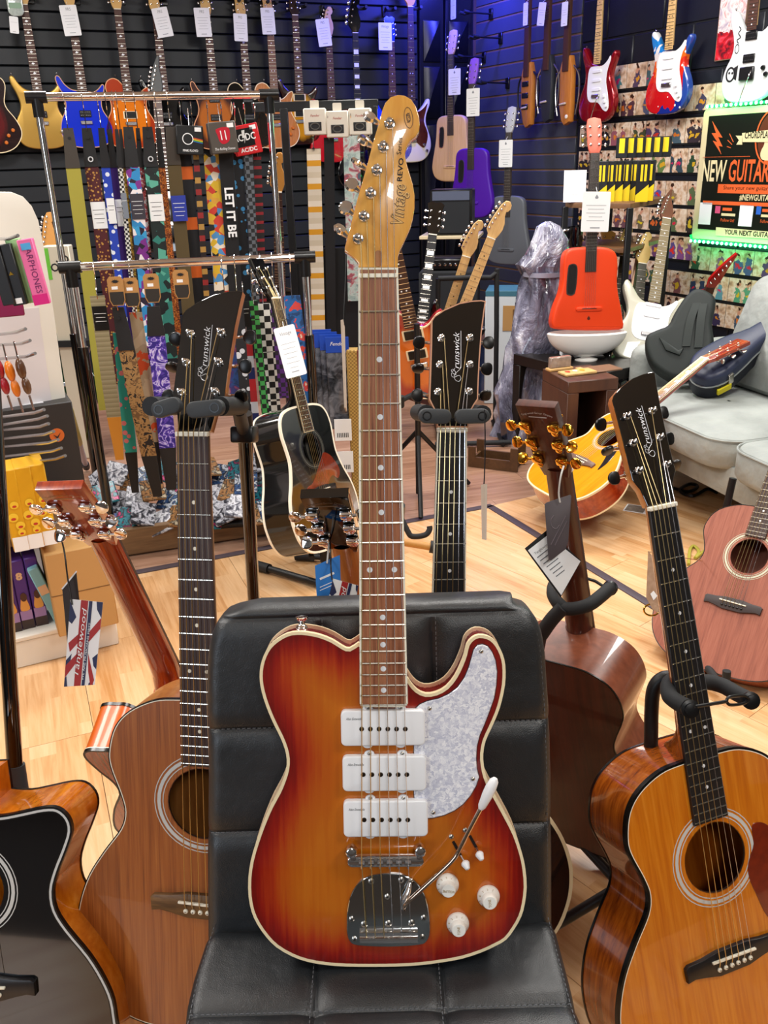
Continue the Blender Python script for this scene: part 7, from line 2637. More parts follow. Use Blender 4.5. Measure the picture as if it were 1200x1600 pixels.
# ================================================================== strap rail and the left side
def pattern(name, kind, cols, sc=30.0, rough=.7):
    """woven strap prints"""
    if name in _mats: return _mats[name]
    t = NT(name)
    v = t.coord('Object')
    if kind == 'check':
        c = t.n('TexChecker', Vector=v, Scale=sc, Color1=lin(cols[0]), Color2=lin(cols[1])).outputs[0]
    elif kind == 'cells':
        vo = t.n('TexVoronoi', Vector=v, Scale=sc)
        k = t.sep(vo.outputs['Color'])[0]
        n_ = len(cols)
        c = t.ramp(k, [(i / n_, cc) for i, cc in enumerate(cols)], 'CONSTANT')
    elif kind == 'spots':
        vo = t.n('TexVoronoi', Vector=v, Scale=sc)
        c = t.mix(t.math('LESS_THAN', vo.outputs[0], .32), cols[0], cols[1])
    elif kind == 'bands':
        s_ = t.sep(v)
        c = t.ramp(t.math('FRACT', t.math('MULTIPLY', s_[1], sc)), [(i / len(cols), cc) for i, cc in enumerate(cols)], 'CONSTANT')
    elif kind == 'veins':
        nz = t.n('TexNoise', Vector=v, Scale=sc, Detail=3.0, Distortion=2.0)
        c = t.ramp(t.math('ABSOLUTE', t.math('SUBTRACT', nz.outputs[0], .5)), [(.0, cols[1]), (.03, cols[2]), (.09, cols[0])])
    else:
        nz = t.n('TexNoise', Vector=v, Scale=sc, Detail=4.0, Distortion=1.0)
        n_ = len(cols)
        c = t.ramp(nz.outputs[0], [(.32 + .36 * i / max(1, n_ - 1), cc) for i, cc in enumerate(cols)], 'CONSTANT' if kind == 'camo' else 'LINEAR')
    t.p(Base__Color=c, Roughness=rough)
    _mats[name] = t.m
    return t.m


uL, uR = at_y(45, 152, 3.42), at_y(430, 148, 3.65)
uR.z = uL.z
lL, lR = at_y(98, 418, 3.04), at_y(487, 402, 3.15)
lR.z = lL.z
UF = Frame(uL, uR - uL, (0, 0, 1))
LFm = Frame(lL, lR - lL, (0, 0, 1))
UL, LL = (uR - uL).length, (lR - lL).length
rackf = Frame((uL.x, uL.y, 0), uR - uL, (0, 0, 1))
rack = thing('strap_rail', 'two-tier chrome garment rail hung with guitar straps', 'garment rail', UF)
UI = UF.M.inverted()
for (A, B, nm) in ((uL, uR, 'upper'), (lL, lR, 'lower')):
    d = (B - A).normalized()
    rl = MB().tube([UI @ (A + d * .04), UI @ (B - d * .04)], .0145, 20).build('rail', CHROME, rack)
    for (P, s) in ((A, 1), (B, -1)):
        MB().tube([UI @ (P - d * s * .012), UI @ (P + d * s * .06)], .02, 18).build('elbow', BLACKP, rl)
        MB().tube([UI @ (P + d * s * .025), UI @ (P + d * s * .025 - Vector((0, 0, .065)))], .0195, 18).build('elbow', BLACKP, rl)
        foot = Vector((P.x + d.x * s * .025, P.y + d.y * s * .025, .08))
        zj = .72 if nm == 'upper' else .74
        ps = MB().tube([UI @ Vector((foot.x, foot.y, P.z - .05)), UI @ Vector((foot.x, foot.y, zj))], .0125, 18).build('post', CHROME, rack)
        MB().tube([UI @ Vector((foot.x, foot.y, zj + .04)), UI @ Vector((foot.x, foot.y, .07))], .0175, 18).build('lower_post', BLACKG, ps)
        MB().tube([UI @ Vector((foot.x - .012, foot.y, .03)), UI @ Vector((foot.x + .012, foot.y, .03))], .03, 16).build('castor', RUBBER, ps)
fl = [Vector((p.x, p.y, .075)) for p in (uL, uR, lR, lL)]
for k in range(4): MB().tube([UI @ fl[k], UI @ fl[(k + 1) % 4]], .014, 10).build('base_bar', BLACKM, rack)
for k in range(12):
    a, b = fl[0] + (fl[1] - fl[0]) * ((k + .5) / 12), fl[3] + (fl[2] - fl[3]) * ((k + .5) / 12)
    MB().tube([UI @ a, UI @ b], .004, 6).build('shelf_wire', BLACKM, rack)
pk0, pk1 = on_z(190, 872, .0), on_z(520, 822, .0)
f2 = Frame((pk0.x, pk0.y, 0), pk1 - pk0, (0, 0, 1))
g = tag(MB().box(-.02, (pk1 - pk0).length, .005, .11, -.03, 0, .004).build('plank', wood('grey_oak_plank', '#6a5138', '#8a6c4c', None, (3, 40, 30), .5), frame=f2), 'grey-brown wooden plank along the foot of the strap rail', 'plank')

LEATH2 = mat('black_strap_leather', '#1a1a1c', .5)
GREYL = mat('taupe_strap_leather', '#3c352e', .55)
KRAFT = mat('kraft_card', '#b0824c', .75)


def strap(fr, label, top, bot, wpx, m_, dz=0.0, lead=None, lead_y=None, card=None, text=None, yaw=0.0, group=None, endm=None, extra=None):
    """strap hanging from a rail: hook, leather end, printed webbing, optional card"""
    a, b = fr.at(*top, dz), fr.at(*bot, dz)
    k = abs(fr.at(top[0] + wpx / 2, top[1], dz)[0] - fr.at(top[0] - wpx / 2, top[1], dz)[0])
    sfr = fr.sub(a[0], a[1], dz)
    sfr = Frame(sfr.o, sfr.x * math.cos(yaw) + sfr.z * math.sin(yaw), sfr.y)
    g = thing('guitar_strap', label, 'guitar strap', sfr, group)
    L = a[1] - b[1]
    dxb = b[0] - a[0]

    def strip(y0, y1, w0, w1, z0, z1, nm, mm, rr=.004, par=g):
        n_ = 8
        rows = []
        for j in range(n_ + 1):
            q = j / n_
            y = y0 + (y1 - y0) * q
            w_ = w0 + (w1 - w0) * q
            x = dxb * (-y) / max(L, .01)
            wv = .006 * math.sin(y * 9 + a[0] * 30)
            rows.append([Vector((x - w_ / 2, y, z1 + wv)), Vector((x + w_ / 2, y, z1 + wv)), Vector((x + w_ / 2, y, z0 + wv)), Vector((x - w_ / 2, y, z0 + wv))])
        mb = MB()
        mb.grid(rows, True)
        mb.f += [[0, 1, 2, 3], [len(mb.v) - 1, len(mb.v) - 2, len(mb.v) - 3, len(mb.v) - 4]]
        return mb.build(nm, mm, par)
    ly = 0
    if lead_y is not None:
        ly = fr.at(top[0], lead_y, dz)[1] - a[1]
        ld = strip(0, ly, k * .7, k * 1.02, .002, .007, 'leather_end', lead or LEATH2)
        MB().prism(circ(0, ly * .25, .005, 10), .004, .0095).build('button_hole', INK, ld)
        if extra == 'mark': MB().ring(circ(dxb * (-ly * .8) / L, ly * .8, k * .2, 14), circ(dxb * (-ly * .8) / L, ly * .8, k * .12, 14), .007, .0085).build('embossed_mark', SILVINK, ld)
    strip(ly, -L, k, k, 0, .004, 'webbing', m_)
    if endm: strip(-L, -L - .16, k, k * .6, .0, .005, 'leather_tip', endm)
    hk = min(.16, -a[1]) if a[1] < 0 else .08
    MB().tube(spl([(0, -.01, .004), (0, .02, .004), (0, hk - .03, -dz * .6), (0, hk - .005, .019 - dz), (0, hk + .017, -dz), (0, hk - .004, -.02 - dz)], 3, False), .0017, 5).build('hook', CHROME, g)
    if card:
        cy, ch, cw, cm, lines = card
        y0 = fr.at(top[0], cy - ch / 2, dz)[1] - a[1]
        y1 = fr.at(top[0], cy + ch / 2, dz)[1] - a[1]
        x = dxb * (-(y0 + y1) / 2) / L + .003
        w_ = k * cw
        cd = MB().prism([(x - w_ / 2, y1), (x + w_ / 2, y1), (x + w_ / 2, y0), (x - w_ / 2, y0)], .009, .0105).build('card', cm, g)
        mb = MB()
        ruled(mb, TR(x, y0 + (y1 - y0) * .3, .0106), lines, w_ * .8, (y0 - y1) * .16, .0016)
        mb.build('printed_lines', INK if cm is PAPER else PAPER, cd, kind='stuff')
    if text:
        MB().text(text[0], text[1], TR(dxb * .2, -L * .27, .0062 + .006) @ RZ(-math.pi / 2), .0004, 0, text[2], bold=.03).build('lettering', text[3], g)
    return g


G1, G2 = 'guitar straps on the upper rail', 'guitar straps on the lower rail'
DKT = mat('dark_tag_card', '#3a3640', .6)
US = [('olive yellow strap with taupe leather end, first on the upper rail', (106, 200), (165, 640), 23, mat('olive_yellow_web', '#a39a3e', .8), GREYL, 263, None),
      ('burgundy strap with gold rosettes and a white card', (135, 200), (190, 600), 22, pattern('burgundy_rosette', 'spots', ('#4a0f18', '#b8863c'), 85), LEATH2, 261, (337, 42, 1.05, PAPER, 4)),
      ('narrow blue strap with white stars', (158, 200), (200, 560), 14, pattern('blue_star', 'spots', ('#1a3cb0', '#dfe6f2'), 42), LEATH2, 262, (330, 40, .9, PAPER, 2)),
      ('narrow purple strap with a white card', (171, 202), (212, 560), 11, mat('purple_web', '#3a1a6c', .75), LEATH2, 262, (333, 42, 1.0, PAPER, 2)),
      ('thin black and white check strap on the upper rail', (182, 202), (218, 560), 8, pattern('mini_check', 'check', ('#101012', '#d8d8d4'), 120), LEATH2, 262, (322, 40, 1.1, mat('grey_tag_card', '#7c8490', .6), 1)),
      ('thin gold leopard strap on the upper rail', (188, 202), (222, 560), 7, pattern('gold_leopard', 'camo', ('#6a4a10', '#b89430', '#3a2408'), 90), LEATH2, 262, None),
      ('sky blue and purple cartoon print strap with a dark card', (200, 198), (240, 560), 22, pattern('sky_print', 'cells', ('#2e8ac8', '#7a2a8a', '#f0e8ec', '#3aa0d8', '#241830'), 42), LEATH2, 261, (323, 40, 1.02, DKT, 4)),
      ('narrow dark floral strap behind the teal strap', (215, 200), (246, 560), 9, pattern('dark_floral', 'camo', ('#1a1418', '#b84a48', '#d8d0cc', '#241c20'), 60), LEATH2, 262, None),
      ('teal and black portrait print strap with a white card', (230, 198), (268, 560), 22, pattern('teal_print', 'cells', ('#0c1c1c', '#2a7a70', '#0c1418', '#58a894'), 34), LEATH2, 261, (325, 42, 1.05, PAPER, 4)),
      ('narrow orange leopard strap on the upper rail', (247, 200), (282, 560), 11, pattern('orange_leopard', 'camo', ('#d8742a', '#6a2c10', '#e08a3c', '#3a1808'), 110), LEATH2, 262, None),
      ('olive brown strap with taupe leather end and a blue card', (266, 198), (302, 560), 22, mat('olive_brown_web', '#54462a', .8), GREYL, 258, (326, 40, 1.08, mat('blue_tag_card', '#28389a', .6), 4)),
      ('black strap with a flame-coloured stripe', (288, 240), (318, 560), 21, pattern('flame_black', 'bands', ('#0c0e14', '#0c0e14', '#d8641c', '#101218'), 5.5), None, None, None),
      ('narrow dark red lettered strap on the upper rail', (306, 240), (330, 560), 9, pattern('dark_red_letters', 'bands', ('#1a0c0c', '#8a1c1c', '#1a0c0c', '#a8803c'), 12), None, None, None),
      ('colourful comic portrait strap under the boxes', (330, 240), (354, 560), 24, pattern('comic_print', 'cells', ('#d8b02a', '#4a8ac0', '#e8dcc8', '#c83a2a', '#1c1c1c', '#d8a03a'), 40), None, None, None),
      ('black strap with large white block lettering', (352, 240), (376, 560), 22, mat('black_web', '#0e0e12', .7), None, None, None),
      ('narrow black strap with coloured rings', (371, 240), (392, 560), 15, pattern('ring_print', 'spots', ('#101218', '#3a8ac0'), 34), None, None, None),
      ('black strap with grey studs on the upper rail', (388, 240), (404, 560), 13, pattern('stud_print', 'check', ('#14161a', '#5a6068'), 70), None, None, None),
      ('black strap with red lettering, last on the upper rail', (402, 240), (414, 560), 12, pattern('red_letter', 'bands', ('#14080a', '#8a1420', '#0c0c10'), 30), None, None, None)]
for k, (lab, tp, bt_, w_, m_, ld, ly, cd) in enumerate(US):
    strap(UF, lab, tp, bt_, w_, m_, (.02, -.005, .01, -.015)[k % 4] * 1.0, ld, ly, cd, ('LET IT BE', .045, 1.0, PAPER) if 'large white block' in lab else None, group=G1, extra='mark' if ld is LEATH2 and w_ > 20 else None)

# gift boxes hung on the upper rail
def gift(label, px, py, w_, h_, m_, tilt, dz, face):
    a = UF.at(px, py, dz)
    f2 = UF.sub(a[0], a[1], dz, tilt)
    g = thing('gift_box', label, 'gift box', f2, 'boxed gifts on the upper rail')
    MB().box(-w_ / 2, w_ / 2, -h_ / 2, h_ / 2, -.07, 0, .003).build('carton', m_, g)
    face(g, w_, h_)
    MB().box(w_ * .18, w_ * .42, h_ * .3, h_ * .44, 0, .001).build('price_sticker', PAPER, g)
    MB().tube([(0, h_ / 2, -.03), (0, h_ / 2 + .06, -.05)], .0016, 5).build('hook', CHROME, g)


def f_prism(g, w_, h_):
    MB().ring(circ(-.008, .004, .02, 24), circ(-.008, .004, .017, 24), 0, .001).build('white_ring', PAPER, g)
    for k, c in enumerate(('#c83a2a', '#e0902a', '#d8d02a', '#3aa04a', '#3a6ac8')): MB().tube([(.012, .008 - .003 * k, .0006), (.046, .002 - .003 * k, .0006)], .0016, 4).build('rainbow_line', mat('rainbow_' + c[1:], c, .5), g)
    MB().text('PINK FLOYD', .011, TR(0, -.036, 0), .0006, 0, .9, bold=.02).build('lettering', PAPER, g)


def f_tongue(g, w_, h_):
    MB().prism(spl([(-.022, .03), (.02, .034), (.026, .012), (.02, -.012), (.0, -.022), (-.014, -.014), (-.02, .008)], 4), 0, .001).build('red_shape', mat('tongue_red', '#b8142c', .4), g)
    for x in (-.008, .008): MB().tube([(x, .024, .0012), (x + .002, -.008, .0012)], .0025, 4).build('highlight', PAPER, g)
    MB().text('The Rolling Stones', .0125, TR(0, -.038, 0), .0006, .25, .8).build('lettering', PAPER, g)


def f_bolt(g, w_, h_):
    MB().box(-w_ * .46, w_ * .28, -h_ * .22, h_ * .38, 0, .001).build('black_panel', BLACKP, g)
    MB().text('AC DC', .034, TR(-w_ * .08, h_ * .08, .001), .0006, 0, .8, bold=.02).build('lettering', PAPER, g)
    MB().prism([(-.006, .034), (.006, .034), (.001, .016), (.007, .016), (-.004, -.012), (-.0005, .008), (-.008, .008)], .001, .0018).build('bolt', PAPER, g).location = (-w_ * .08, 0, 0)
    MB().text('AC/DC', .02, TR(0, -h_ * .34, 0), .0006, 0, 1, bold=.03).build('lettering', PAPER, g)


gift('black gift box with a white ring and rainbow bar on the upper rail', 297, 219, .098, .1, mat('box_black', '#16181a', .45), -.06, .05, f_prism)
gift('grey gift box with a red lips drawing on the upper rail', 349, 215, .1, .108, mat('box_grey', '#4c4640', .5), .06, .09, f_tongue)
gift('red gift box with black panel and a lightning bolt on the upper rail', 386, 218, .1, .105, mat('box_red', '#c81c24', .4), .16, .03, f_bolt)

LS = [('tan woven strap with orange leather tip, first on the lower rail', (152, 462), (178, 652), 23, pattern('tan_weave', 'bands', ('#8f8566', '#9a9072', '#857a5c'), 60), None, None, (497, 38, 1.0, BLACKP, 3), mat('orange_leather', '#c8842e', .5)),
      ('turquoise strap with pink spots on the lower rail', (186, 520), (205, 706), 20, pattern('turquoise_pink', 'spots', ('#2aa096', '#d87a80'), 36), None, None, None, LEATH2),
      ('brown fading strap with black skull drawings', (184, 480), (233, 712), 26, pattern('brown_skull', 'camo', ('#1a100a', '#9a7444', '#6a4a28', '#a8824e'), 40), LEATH2, 548, None, LEATH2),
      ('grey beige strap with orange stripe on the lower rail', (212, 488), (240, 690), 20, pattern('grey_orange', 'camo', ('#c84a1c', '#a89478', '#b8a488', '#e0dcd8'), 9), None, None, None, LEATH2),
      ('purple lightning strap on the lower rail', (240, 478), (262, 700), 28, pattern('purple_lightning', 'veins', ('#2a1a7c', '#d8d0f0', '#6a4ac0'), 14), LEATH2, 524, None, LEATH2),
      ('blue galaxy strap right of the slanted black head', (352, 470), (372, 640), 20, pattern('galaxy', 'noise', ('#10142a', '#1c4a8a', '#3a2a6a', '#b85a6a'), 18), None, None, None, LEATH2),
      ('black strap with pale skulls right of the slanted black head', (371, 466), (386, 655), 17, pattern('pale_skull', 'spots', ('#14161c', '#c8ccd4'), 26), None, None, None, LEATH2),
      ('stars and stripes strap on the lower rail', (385, 520), (399, 666), 15, pattern('stars_stripes', 'bands', ('#1c2a6a', '#d8dce8', '#c02a30', '#d02830'), 6), None, None, (490, 40, 1.0, INK, 2), LEATH2),
      ('narrow black and green check strap on the lower rail', (396, 470), (416, 655), 13, pattern('green_check', 'check', ('#0c100c', '#3a9a48'), 60), None, None, None, LEATH2),
      ('wide black and white check strap on the lower rail', (411, 474), (428, 645), 24, pattern('big_check', 'check', ('#0e0e10', '#e4e4de'), 46), None, None, None, LEATH2),
      ('narrow purple check strap behind the guitar neck', (430, 480), (444, 622), 15, pattern('purple_check', 'check', ('#1a0c24', '#4a1a6a'), 60), None, None, None, None),
      ('navy strap with red flowers on the lower rail', (456, 462), (478, 630), 26, pattern('navy_flowers', 'camo', ('#143a6a', '#1a5a9a', '#c8403a', '#d8c8b0'), 22), None, None, None, None)]
for k, (lab, tp, bt_, w_, m_, ld, ly, cd, en) in enumerate(LS):
    strap(LFm, lab, tp, bt_, w_, m_, (.02, -.02, .035, -.005)[k % 4], ld, ly, cd, None, group=G2, endm=en)
for k, (px, py, lab) in enumerate(((182, 456, 'leftmost'), (205, 458, 'second from the left'), (237, 452, 'third from the left'), (283, 446, 'rightmost'))):
    a = LFm.at(px, py, .045)
    f2 = LFm.sub(a[0], a[1], .045 - .006 * k)
    g = thing('strap_header_card', 'kraft cardboard strap header on the lower rail, ' + lab, 'header card', f2, 'kraft header cards on the lower rail')
    MB().prism([(-.026, -.028), (-.018, -.046), (.018, -.046), (.026, -.028), (.026, .04), (.018, .05), (-.018, .05), (-.026, .04)], 0, .0015).build('card', KRAFT, g)
    MB().prism([(-.023, -.027), (-.016, -.043), (.016, -.043), (.023, -.027), (.023, .0), (-.023, .0)], .0015, .0022).build('dark_print', mat('header_print', '#2c2824', .6), g)
    MB(TR(0, .034, .0016)).prism([(x * (1 if i % 2 else .55), y * (1 if i % 2 else .55)) for i, (x, y) in enumerate(circ(0, 0, .014, 20, .007))], 0, .0006).build('star_mark', INK, g)
    MB().box(-.014, .006, .008, .018, .0016, .0022).build('price_sticker', PAPER, g)

# packets lying on the rail's wire shelf
PKM = [pattern('pack_print_gleam_%d' % k, 'noise', c, 34, .2) for k, c in enumerate((('#1c2a4a', '#3a5a8a', '#14181c', '#c8d0dc', '#2a3a5a'), ('#14161c', '#30323c', '#b8bac4', '#1c1e24'), ('#5a3a24', '#a87a4a', '#1c1c20', '#d8c8aa'), ('#14243a', '#2a7a8a', '#101820', '#c83a7a'), ('#2a2c34', '#6a6c78', '#e0e2ea', '#24262a')))]  # print colours mixed with pale specks painted in as gleams of glossy plastic
pme = [MB().box(-.045, .045, -.055, .055, 0, .01, .004).mesh('packet', m_) for m_ in PKM]
d0, d1 = fl[3], fl[2]
words_ = ('blue', 'black', 'brown', 'teal', 'silver')
ord_ = ('first', 'second', 'third', 'fourth', 'fifth', 'sixth', 'seventh', 'eighth', 'ninth', 'tenth', 'eleventh', 'twelfth', 'thirteenth', 'last')
for k in range(42):
    c_, r_ = k % 14, k // 14
    p = d0 + (d1 - d0) * ((c_ + .5) / 14) + (fl[0] - fl[3]) * (.02, .3, .6)[r_]
    f2 = Frame((p.x, p.y, (.10, .15, .19)[r_] + .02 * ((k * 7) % 3)), (1, math.sin(k * 1.3) * .5, math.sin(k * 2.1) * .25), (-.4 + .8 * ((k * 5) % 7) / 7, .8, .45))
    j = (k * 3 + r_) % 5
    o_ = bpy.data.objects.new('packet', pme[j])
    COL.objects.link(o_)
    o_.matrix_world = f2.M
    tag(o_, '%s packet, %s from left, %s row of the heap under straps' % (words_[j], ord_[c_], ('front', 'middle', 'back')[r_]), 'packet', 'packets heaped under the straps')

# ================================================================== second strap stand with white boxes
s0 = at_y(432, 170, 3.98)
f2 = upright((s0.x, s0.y, 0))
g = thing('display_stand', 'black square-tube display stand holding three white boxes', 'display stand', f2)
MB().box(-.1, .42, -.012, .012, s0.z - .012, s0.z + .025, .002).build('top_bar', RKM, g)
for x in (.03, .40): MB().box(x - .016, x + .016, -.016, .016, 0, s0.z, .002).build('post', RKM, g)
for x in (.03, .40): MB().box(x - .016, x + .016, -.2, .2, 0, .03, .002).build('foot', RKM, g)
MB().box(.03, .40, -.006, .006, 0.5, 1.0).build('back_panel', mat('black_panel', '#0c0e12', .6), g)
for k, (px, py) in enumerate(((492, 190), (527, 194), (562, 190))):
    a = at_y(px, py, 3.91)
    b2 = upright(a, -.05 * k)
    x_ = thing('cable_box', 'white window box of cable, %s of three on the display stand' % ('leftmost', 'middle', 'rightmost')[k], 'boxed cable', b2, 'white cable boxes')
    MB().box(-.046, .046, 0, .05, -.05, .05, .004).build('carton', mat('ivory_carton', '#d8d2c4', .5), x_)
    MB().prism(rrect(-.018, .018, .05, .08, .004), -.001, .001).build('hang_tab', mat('ivory_carton', '#d8d2c4', .5), x_).matrix_local = TR(0, .02, 0) @ RX(math.pi / 2)
    MB().box(-.026, .026, -.002, 0, -.034, -.002).build('window', INK, x_)
    MB().tube([(.018 * math.cos(a_), -.003, -.018 + .012 * math.sin(a_)) for a_ in [k_ * .63 for k_ in range(10)]], .003, 5, True).build('cable_coil', mat('grey_coil', '#4a4844', .5), x_)
    MB().text('Fender', .013, TR(0, -.0005, .022) @ RX(math.pi / 2), .0004, .3).build('lettering', mat('red_ink', '#a8322a', .5), x_)
SF2 = Frame((s0.x, 3.93, 0), (1, 0, 0), (0, 0, 1))
GS = 'straps on the display stand'
strap(SF2, 'ivory strap with amber block pattern on the display stand', (490, 232), (498, 520), 22, pattern('amber_block', 'bands', ('#d8cfbe', '#d89a1c', '#e4dccc', '#cfc4ae'), 11), .0, LEATH2, 232, group=GS)
strap(SF2, 'black strap beside the ivory strap on the display stand', (514, 215), (518, 560), 16, mat('black_web', '#0e0e12', .7), -.02, group=GS)
strap(SF2, 'blue-grey floral strap behind the amber headstock', (549, 212), (556, 470), 26, pattern('grey_floral', 'noise', ('#7a8a90', '#9ab0ac', '#b8c8c4', '#a84a58', '#3a5a6a'), 20), .01, group=GS)
# blue header packs with cables
for k in range(4):
    a = at_y(500 + 9 * k, 535 + 4 * k, 3.45 - .02 * k)
    b2 = upright(a)
    x_ = thing('cable_pack', 'blue-headed clear cable pack, number %s in the row below the ivory strap' % ('one', 'two', 'three', 'four')[k], 'cable pack', b2, 'blue-headed cable packs')
    MB().box(-.045, .045, 0, .004, -.01, .05).build('header_card', mat('header_blue', '#1c48b0', .5), x_)
    MB().prism(rrect(-.045, .045, -.32, -.01, .01), -.016, 0, .006, .004, 2).build('bag', pattern('clear_bag', 'noise', ('#1a1c20', '#3a3c42', '#6a6c74', '#2a2c30'), 16, .15), x_).matrix_local = RX(math.pi / 2)
    if k == 3: MB().text('Fender', .02, TR(0, -.001, .024) @ RX(math.pi / 2), .0004, .3).build('lettering', PAPER, x_)
for (px, py, lab) in ((536, 672, 'upper'), (539, 722, 'lower')):
    a = at_y(px, py, 3.36)
    x_ = thing('label_card', 'white barcode label card, %s of the two beside the black dreadnought' % lab, 'label card', upright(a))
    MB().box(-.034, .034, 0, .002, -.045, .045, .001).build('card', PAPER, x_)
    mb = MB()
    for j in range(7): mb.box(-.024 + .007 * j, -.021 + .007 * j, -.001, 0, -.03, -.012)
    mb.build('barcode', INK, x_)
a, b = at_y(549, 545, 3.4), at_y(553, 770, 3.4)
x_ = thing('tweed_post', 'tall tweed-covered post beside the amber neck', 'post', upright((a.x, a.y, 0)))
MB().box(-.02, .035, -.03, .03, 0, a.z, .004).build('post', pattern('tweed', 'check', ('#8a6a30', '#b8944c'), 140), x_)
MB().box(.02, .037, -.032, .03, 0, a.z, .004).build('red_edge', mat('oxblood', '#6a1c14', .5), x_)

# ================================================================== black dreadnought
KF = Frame((-.1672, 2.7372, .1323), (.50, .84, -.16), (-.2013, .2531, .9463))
DREAD = [(0, 0), (.09, .004), (.15, .02), (.185, .06), (.198, .11), (.198, .15), (.185, .2), (.16, .25), (.142, .3), (.138, .33), (.142, .37), (.146, .41), (.138, .45), (.115, .478), (.075, .49), (.03, .493)]
BODB = mat('black_body_gloss', '#0a0b0c', .12, 0, 1)
acoustic('acoustic_guitar', 'black dreadnought acoustic guitar with cream binding on a floor stand', KF, sym(DREAD), .12, BODB, BODB, None, [(BONE, .001, -.006, -.008, .0008), (BONE, .001, -.004, -.1206, -.112)], ROSED, BLACKG, BLACKG, RECT, RECT_POST, CHROME, CHROME, bbind=CREAM, guard=(GUARD, [(.035, .30), (.06, .32), (.1, .30), (.13, .25), (.11, .22), (.08, .235), (.05, .22), (0, .17), (-.06, .15), (-.1, .2), (-.075, .225), (-.04, .235)]), detail=False, rosm=mat('dark_rosette', '#4a4c48', .4))
ka_, kb_ = at_d(443, 510, 2.80), at_d(464, 588, 2.80)
pf_ = Frame((ka_ + kb_) / 2, RT, ka_ - kb_)
price_card('cream price card hung on the neck of the black dreadnought', pf_, 453.5, 549, .068, .165, 0, .0, title='Vintage', lines=6)
f2 = upright((KF.o.x - .02, KF.o.y + .1, 0), .3)
g = thing('guitar_stand', 'black floor stand with rubber-tipped legs under the black dreadnought', 'guitar stand', f2)
I_ = f2.M.inverted()
MB().box(-.04, .03, .0, .03, .02, .3, .004).build('upright', BLACKM, g)
for (a, b) in (((404, 884), (500, 912)), ((470, 868), (545, 872))):
    A, B = I_ @ on_z(*a, .02), I_ @ on_z(*b, .02)
    lg = MB().tube([A, B], .013, 10).build('leg', BLACKM, g)
    MB().tube([A + (A - B).normalized() * .02, A + (B - A).normalized() * .05], .018, 12).build('rubber_foot', RUBBER, lg)
for s in (-1, 1): MB().tube([(0, .02, .12), (s * .09, -.04, .1), (s * .1, -.12, .11)], .01, 8).build('cradle_arm', FOAM, g)

# ================================================================== white display unit at the left
db = on_z(28, 1045, 0), on_z(187, 1006, 0)
dxv = (db[1] - db[0]).normalized()
DU = Frame(db[0], dxv, Vector((-dxv.y, dxv.x, 0)))
DW = mat('white_display_laminate', '#dedad0', .45)
unit = thing('display_unit', 'white shop display unit with plinth, board and wire hooks at the left', 'display unit', DU)
pw = (db[1] - db[0]).length
MB().box(-.7, pw, 0, .42, 0, .085, .003).build('plinth', DW, unit)
MB().box(-.7, pw + .005, -.004, .42, .085, .1, .003).build('plinth_top', DW, unit)
MB().box(-.7, pw - .03, .05, .42, .36, .385, .003).build('shelf', wood('rustic_shelf', '#4a3420', '#6a4c30', None, (3, 30, 10), .6), unit)
# tall board with a rounded corner
BD = Frame(DU.w(pw - .02, .40, 0), (.80, .60, 0), (0, 0, 1))
bpx = [(116, 722), (108, 660), (97, 580), (86, 500), (76, 430), (66, 370), (60, 344), (50, 322), (36, 307), (18, 300), (-60, 299)]
ob = [BD.at(*p) for p in bpx]
xe = ob[0][0]
ob = [(ob[0][0], .1)] + ob + [(ob[-1][0] - .2, ob[-1][1]), (ob[-1][0] - .2, .1)]
MB().prism(ob, -.03, 0, .003).build('board', DW, unit)
MB().prism([(x - .045 if x > ob[-1][0] + .1 else x, min(y, ob[6][1] - .2)) for (x, y) in ob], 0, .002).build('inner_panel', mat('lilac_white', '#d6d0d2', .5), unit)
for o_ in unit.children:
    if o_.name.split('.')[0] in ('board', 'inner_panel'): o_.matrix_world = BD.M
bpy.context.view_layer.update()
for o_ in unit.children:
    if o_.name.split('.')[0] in ('board', 'inner_panel'):
        o_.matrix_parent_inverse = DU.M.inverted()
        o_.matrix_basis = BD.M
DI_ = DU.M.inverted()
for k, (x1_, y1_, x0_, y0_) in enumerate(((28, 368, -20, 374), (40, 514, -20, 525), (47, 532, -20, 540), (55, 552, -25, 563), (69, 640, -20, 655), (74, 650, -20, 668), (76, 662, -20, 674), (84, 674, -20, 688), (91, 687, -20, 700), (96, 700, -20, 716), (102, 712, -20, 731))):
    A, B = at_y(x0_, y0_, 2.55), at_y(x1_ - 14, y1_ + 5, 2.22)
    C_ = at_y(x1_, y1_, 2.17)
    MB().tube([DI_ @ A, DI_ @ B, DI_ @ C_], .0042, 8).build('hook', STEEL, unit)


def boxed(name, label, cat, px, py, z, w_, d_, h_, m_, yaw=.0, group=None, dep=None, tilt=0):
    P = on_z(px, py, z)
    if dep: P = at_y(px, py, dep)
    f2 = Frame(P, DU.x * math.cos(yaw) + DU.y * math.sin(yaw), DU.y * math.cos(yaw) - DU.x * math.sin(yaw))
    g = thing(name, label, cat, f2, group)
    MB(RY(tilt)).box(-w_ / 2, w_ / 2, 0, d_, 0, h_, .003).build('carton', m_, g)
    return g


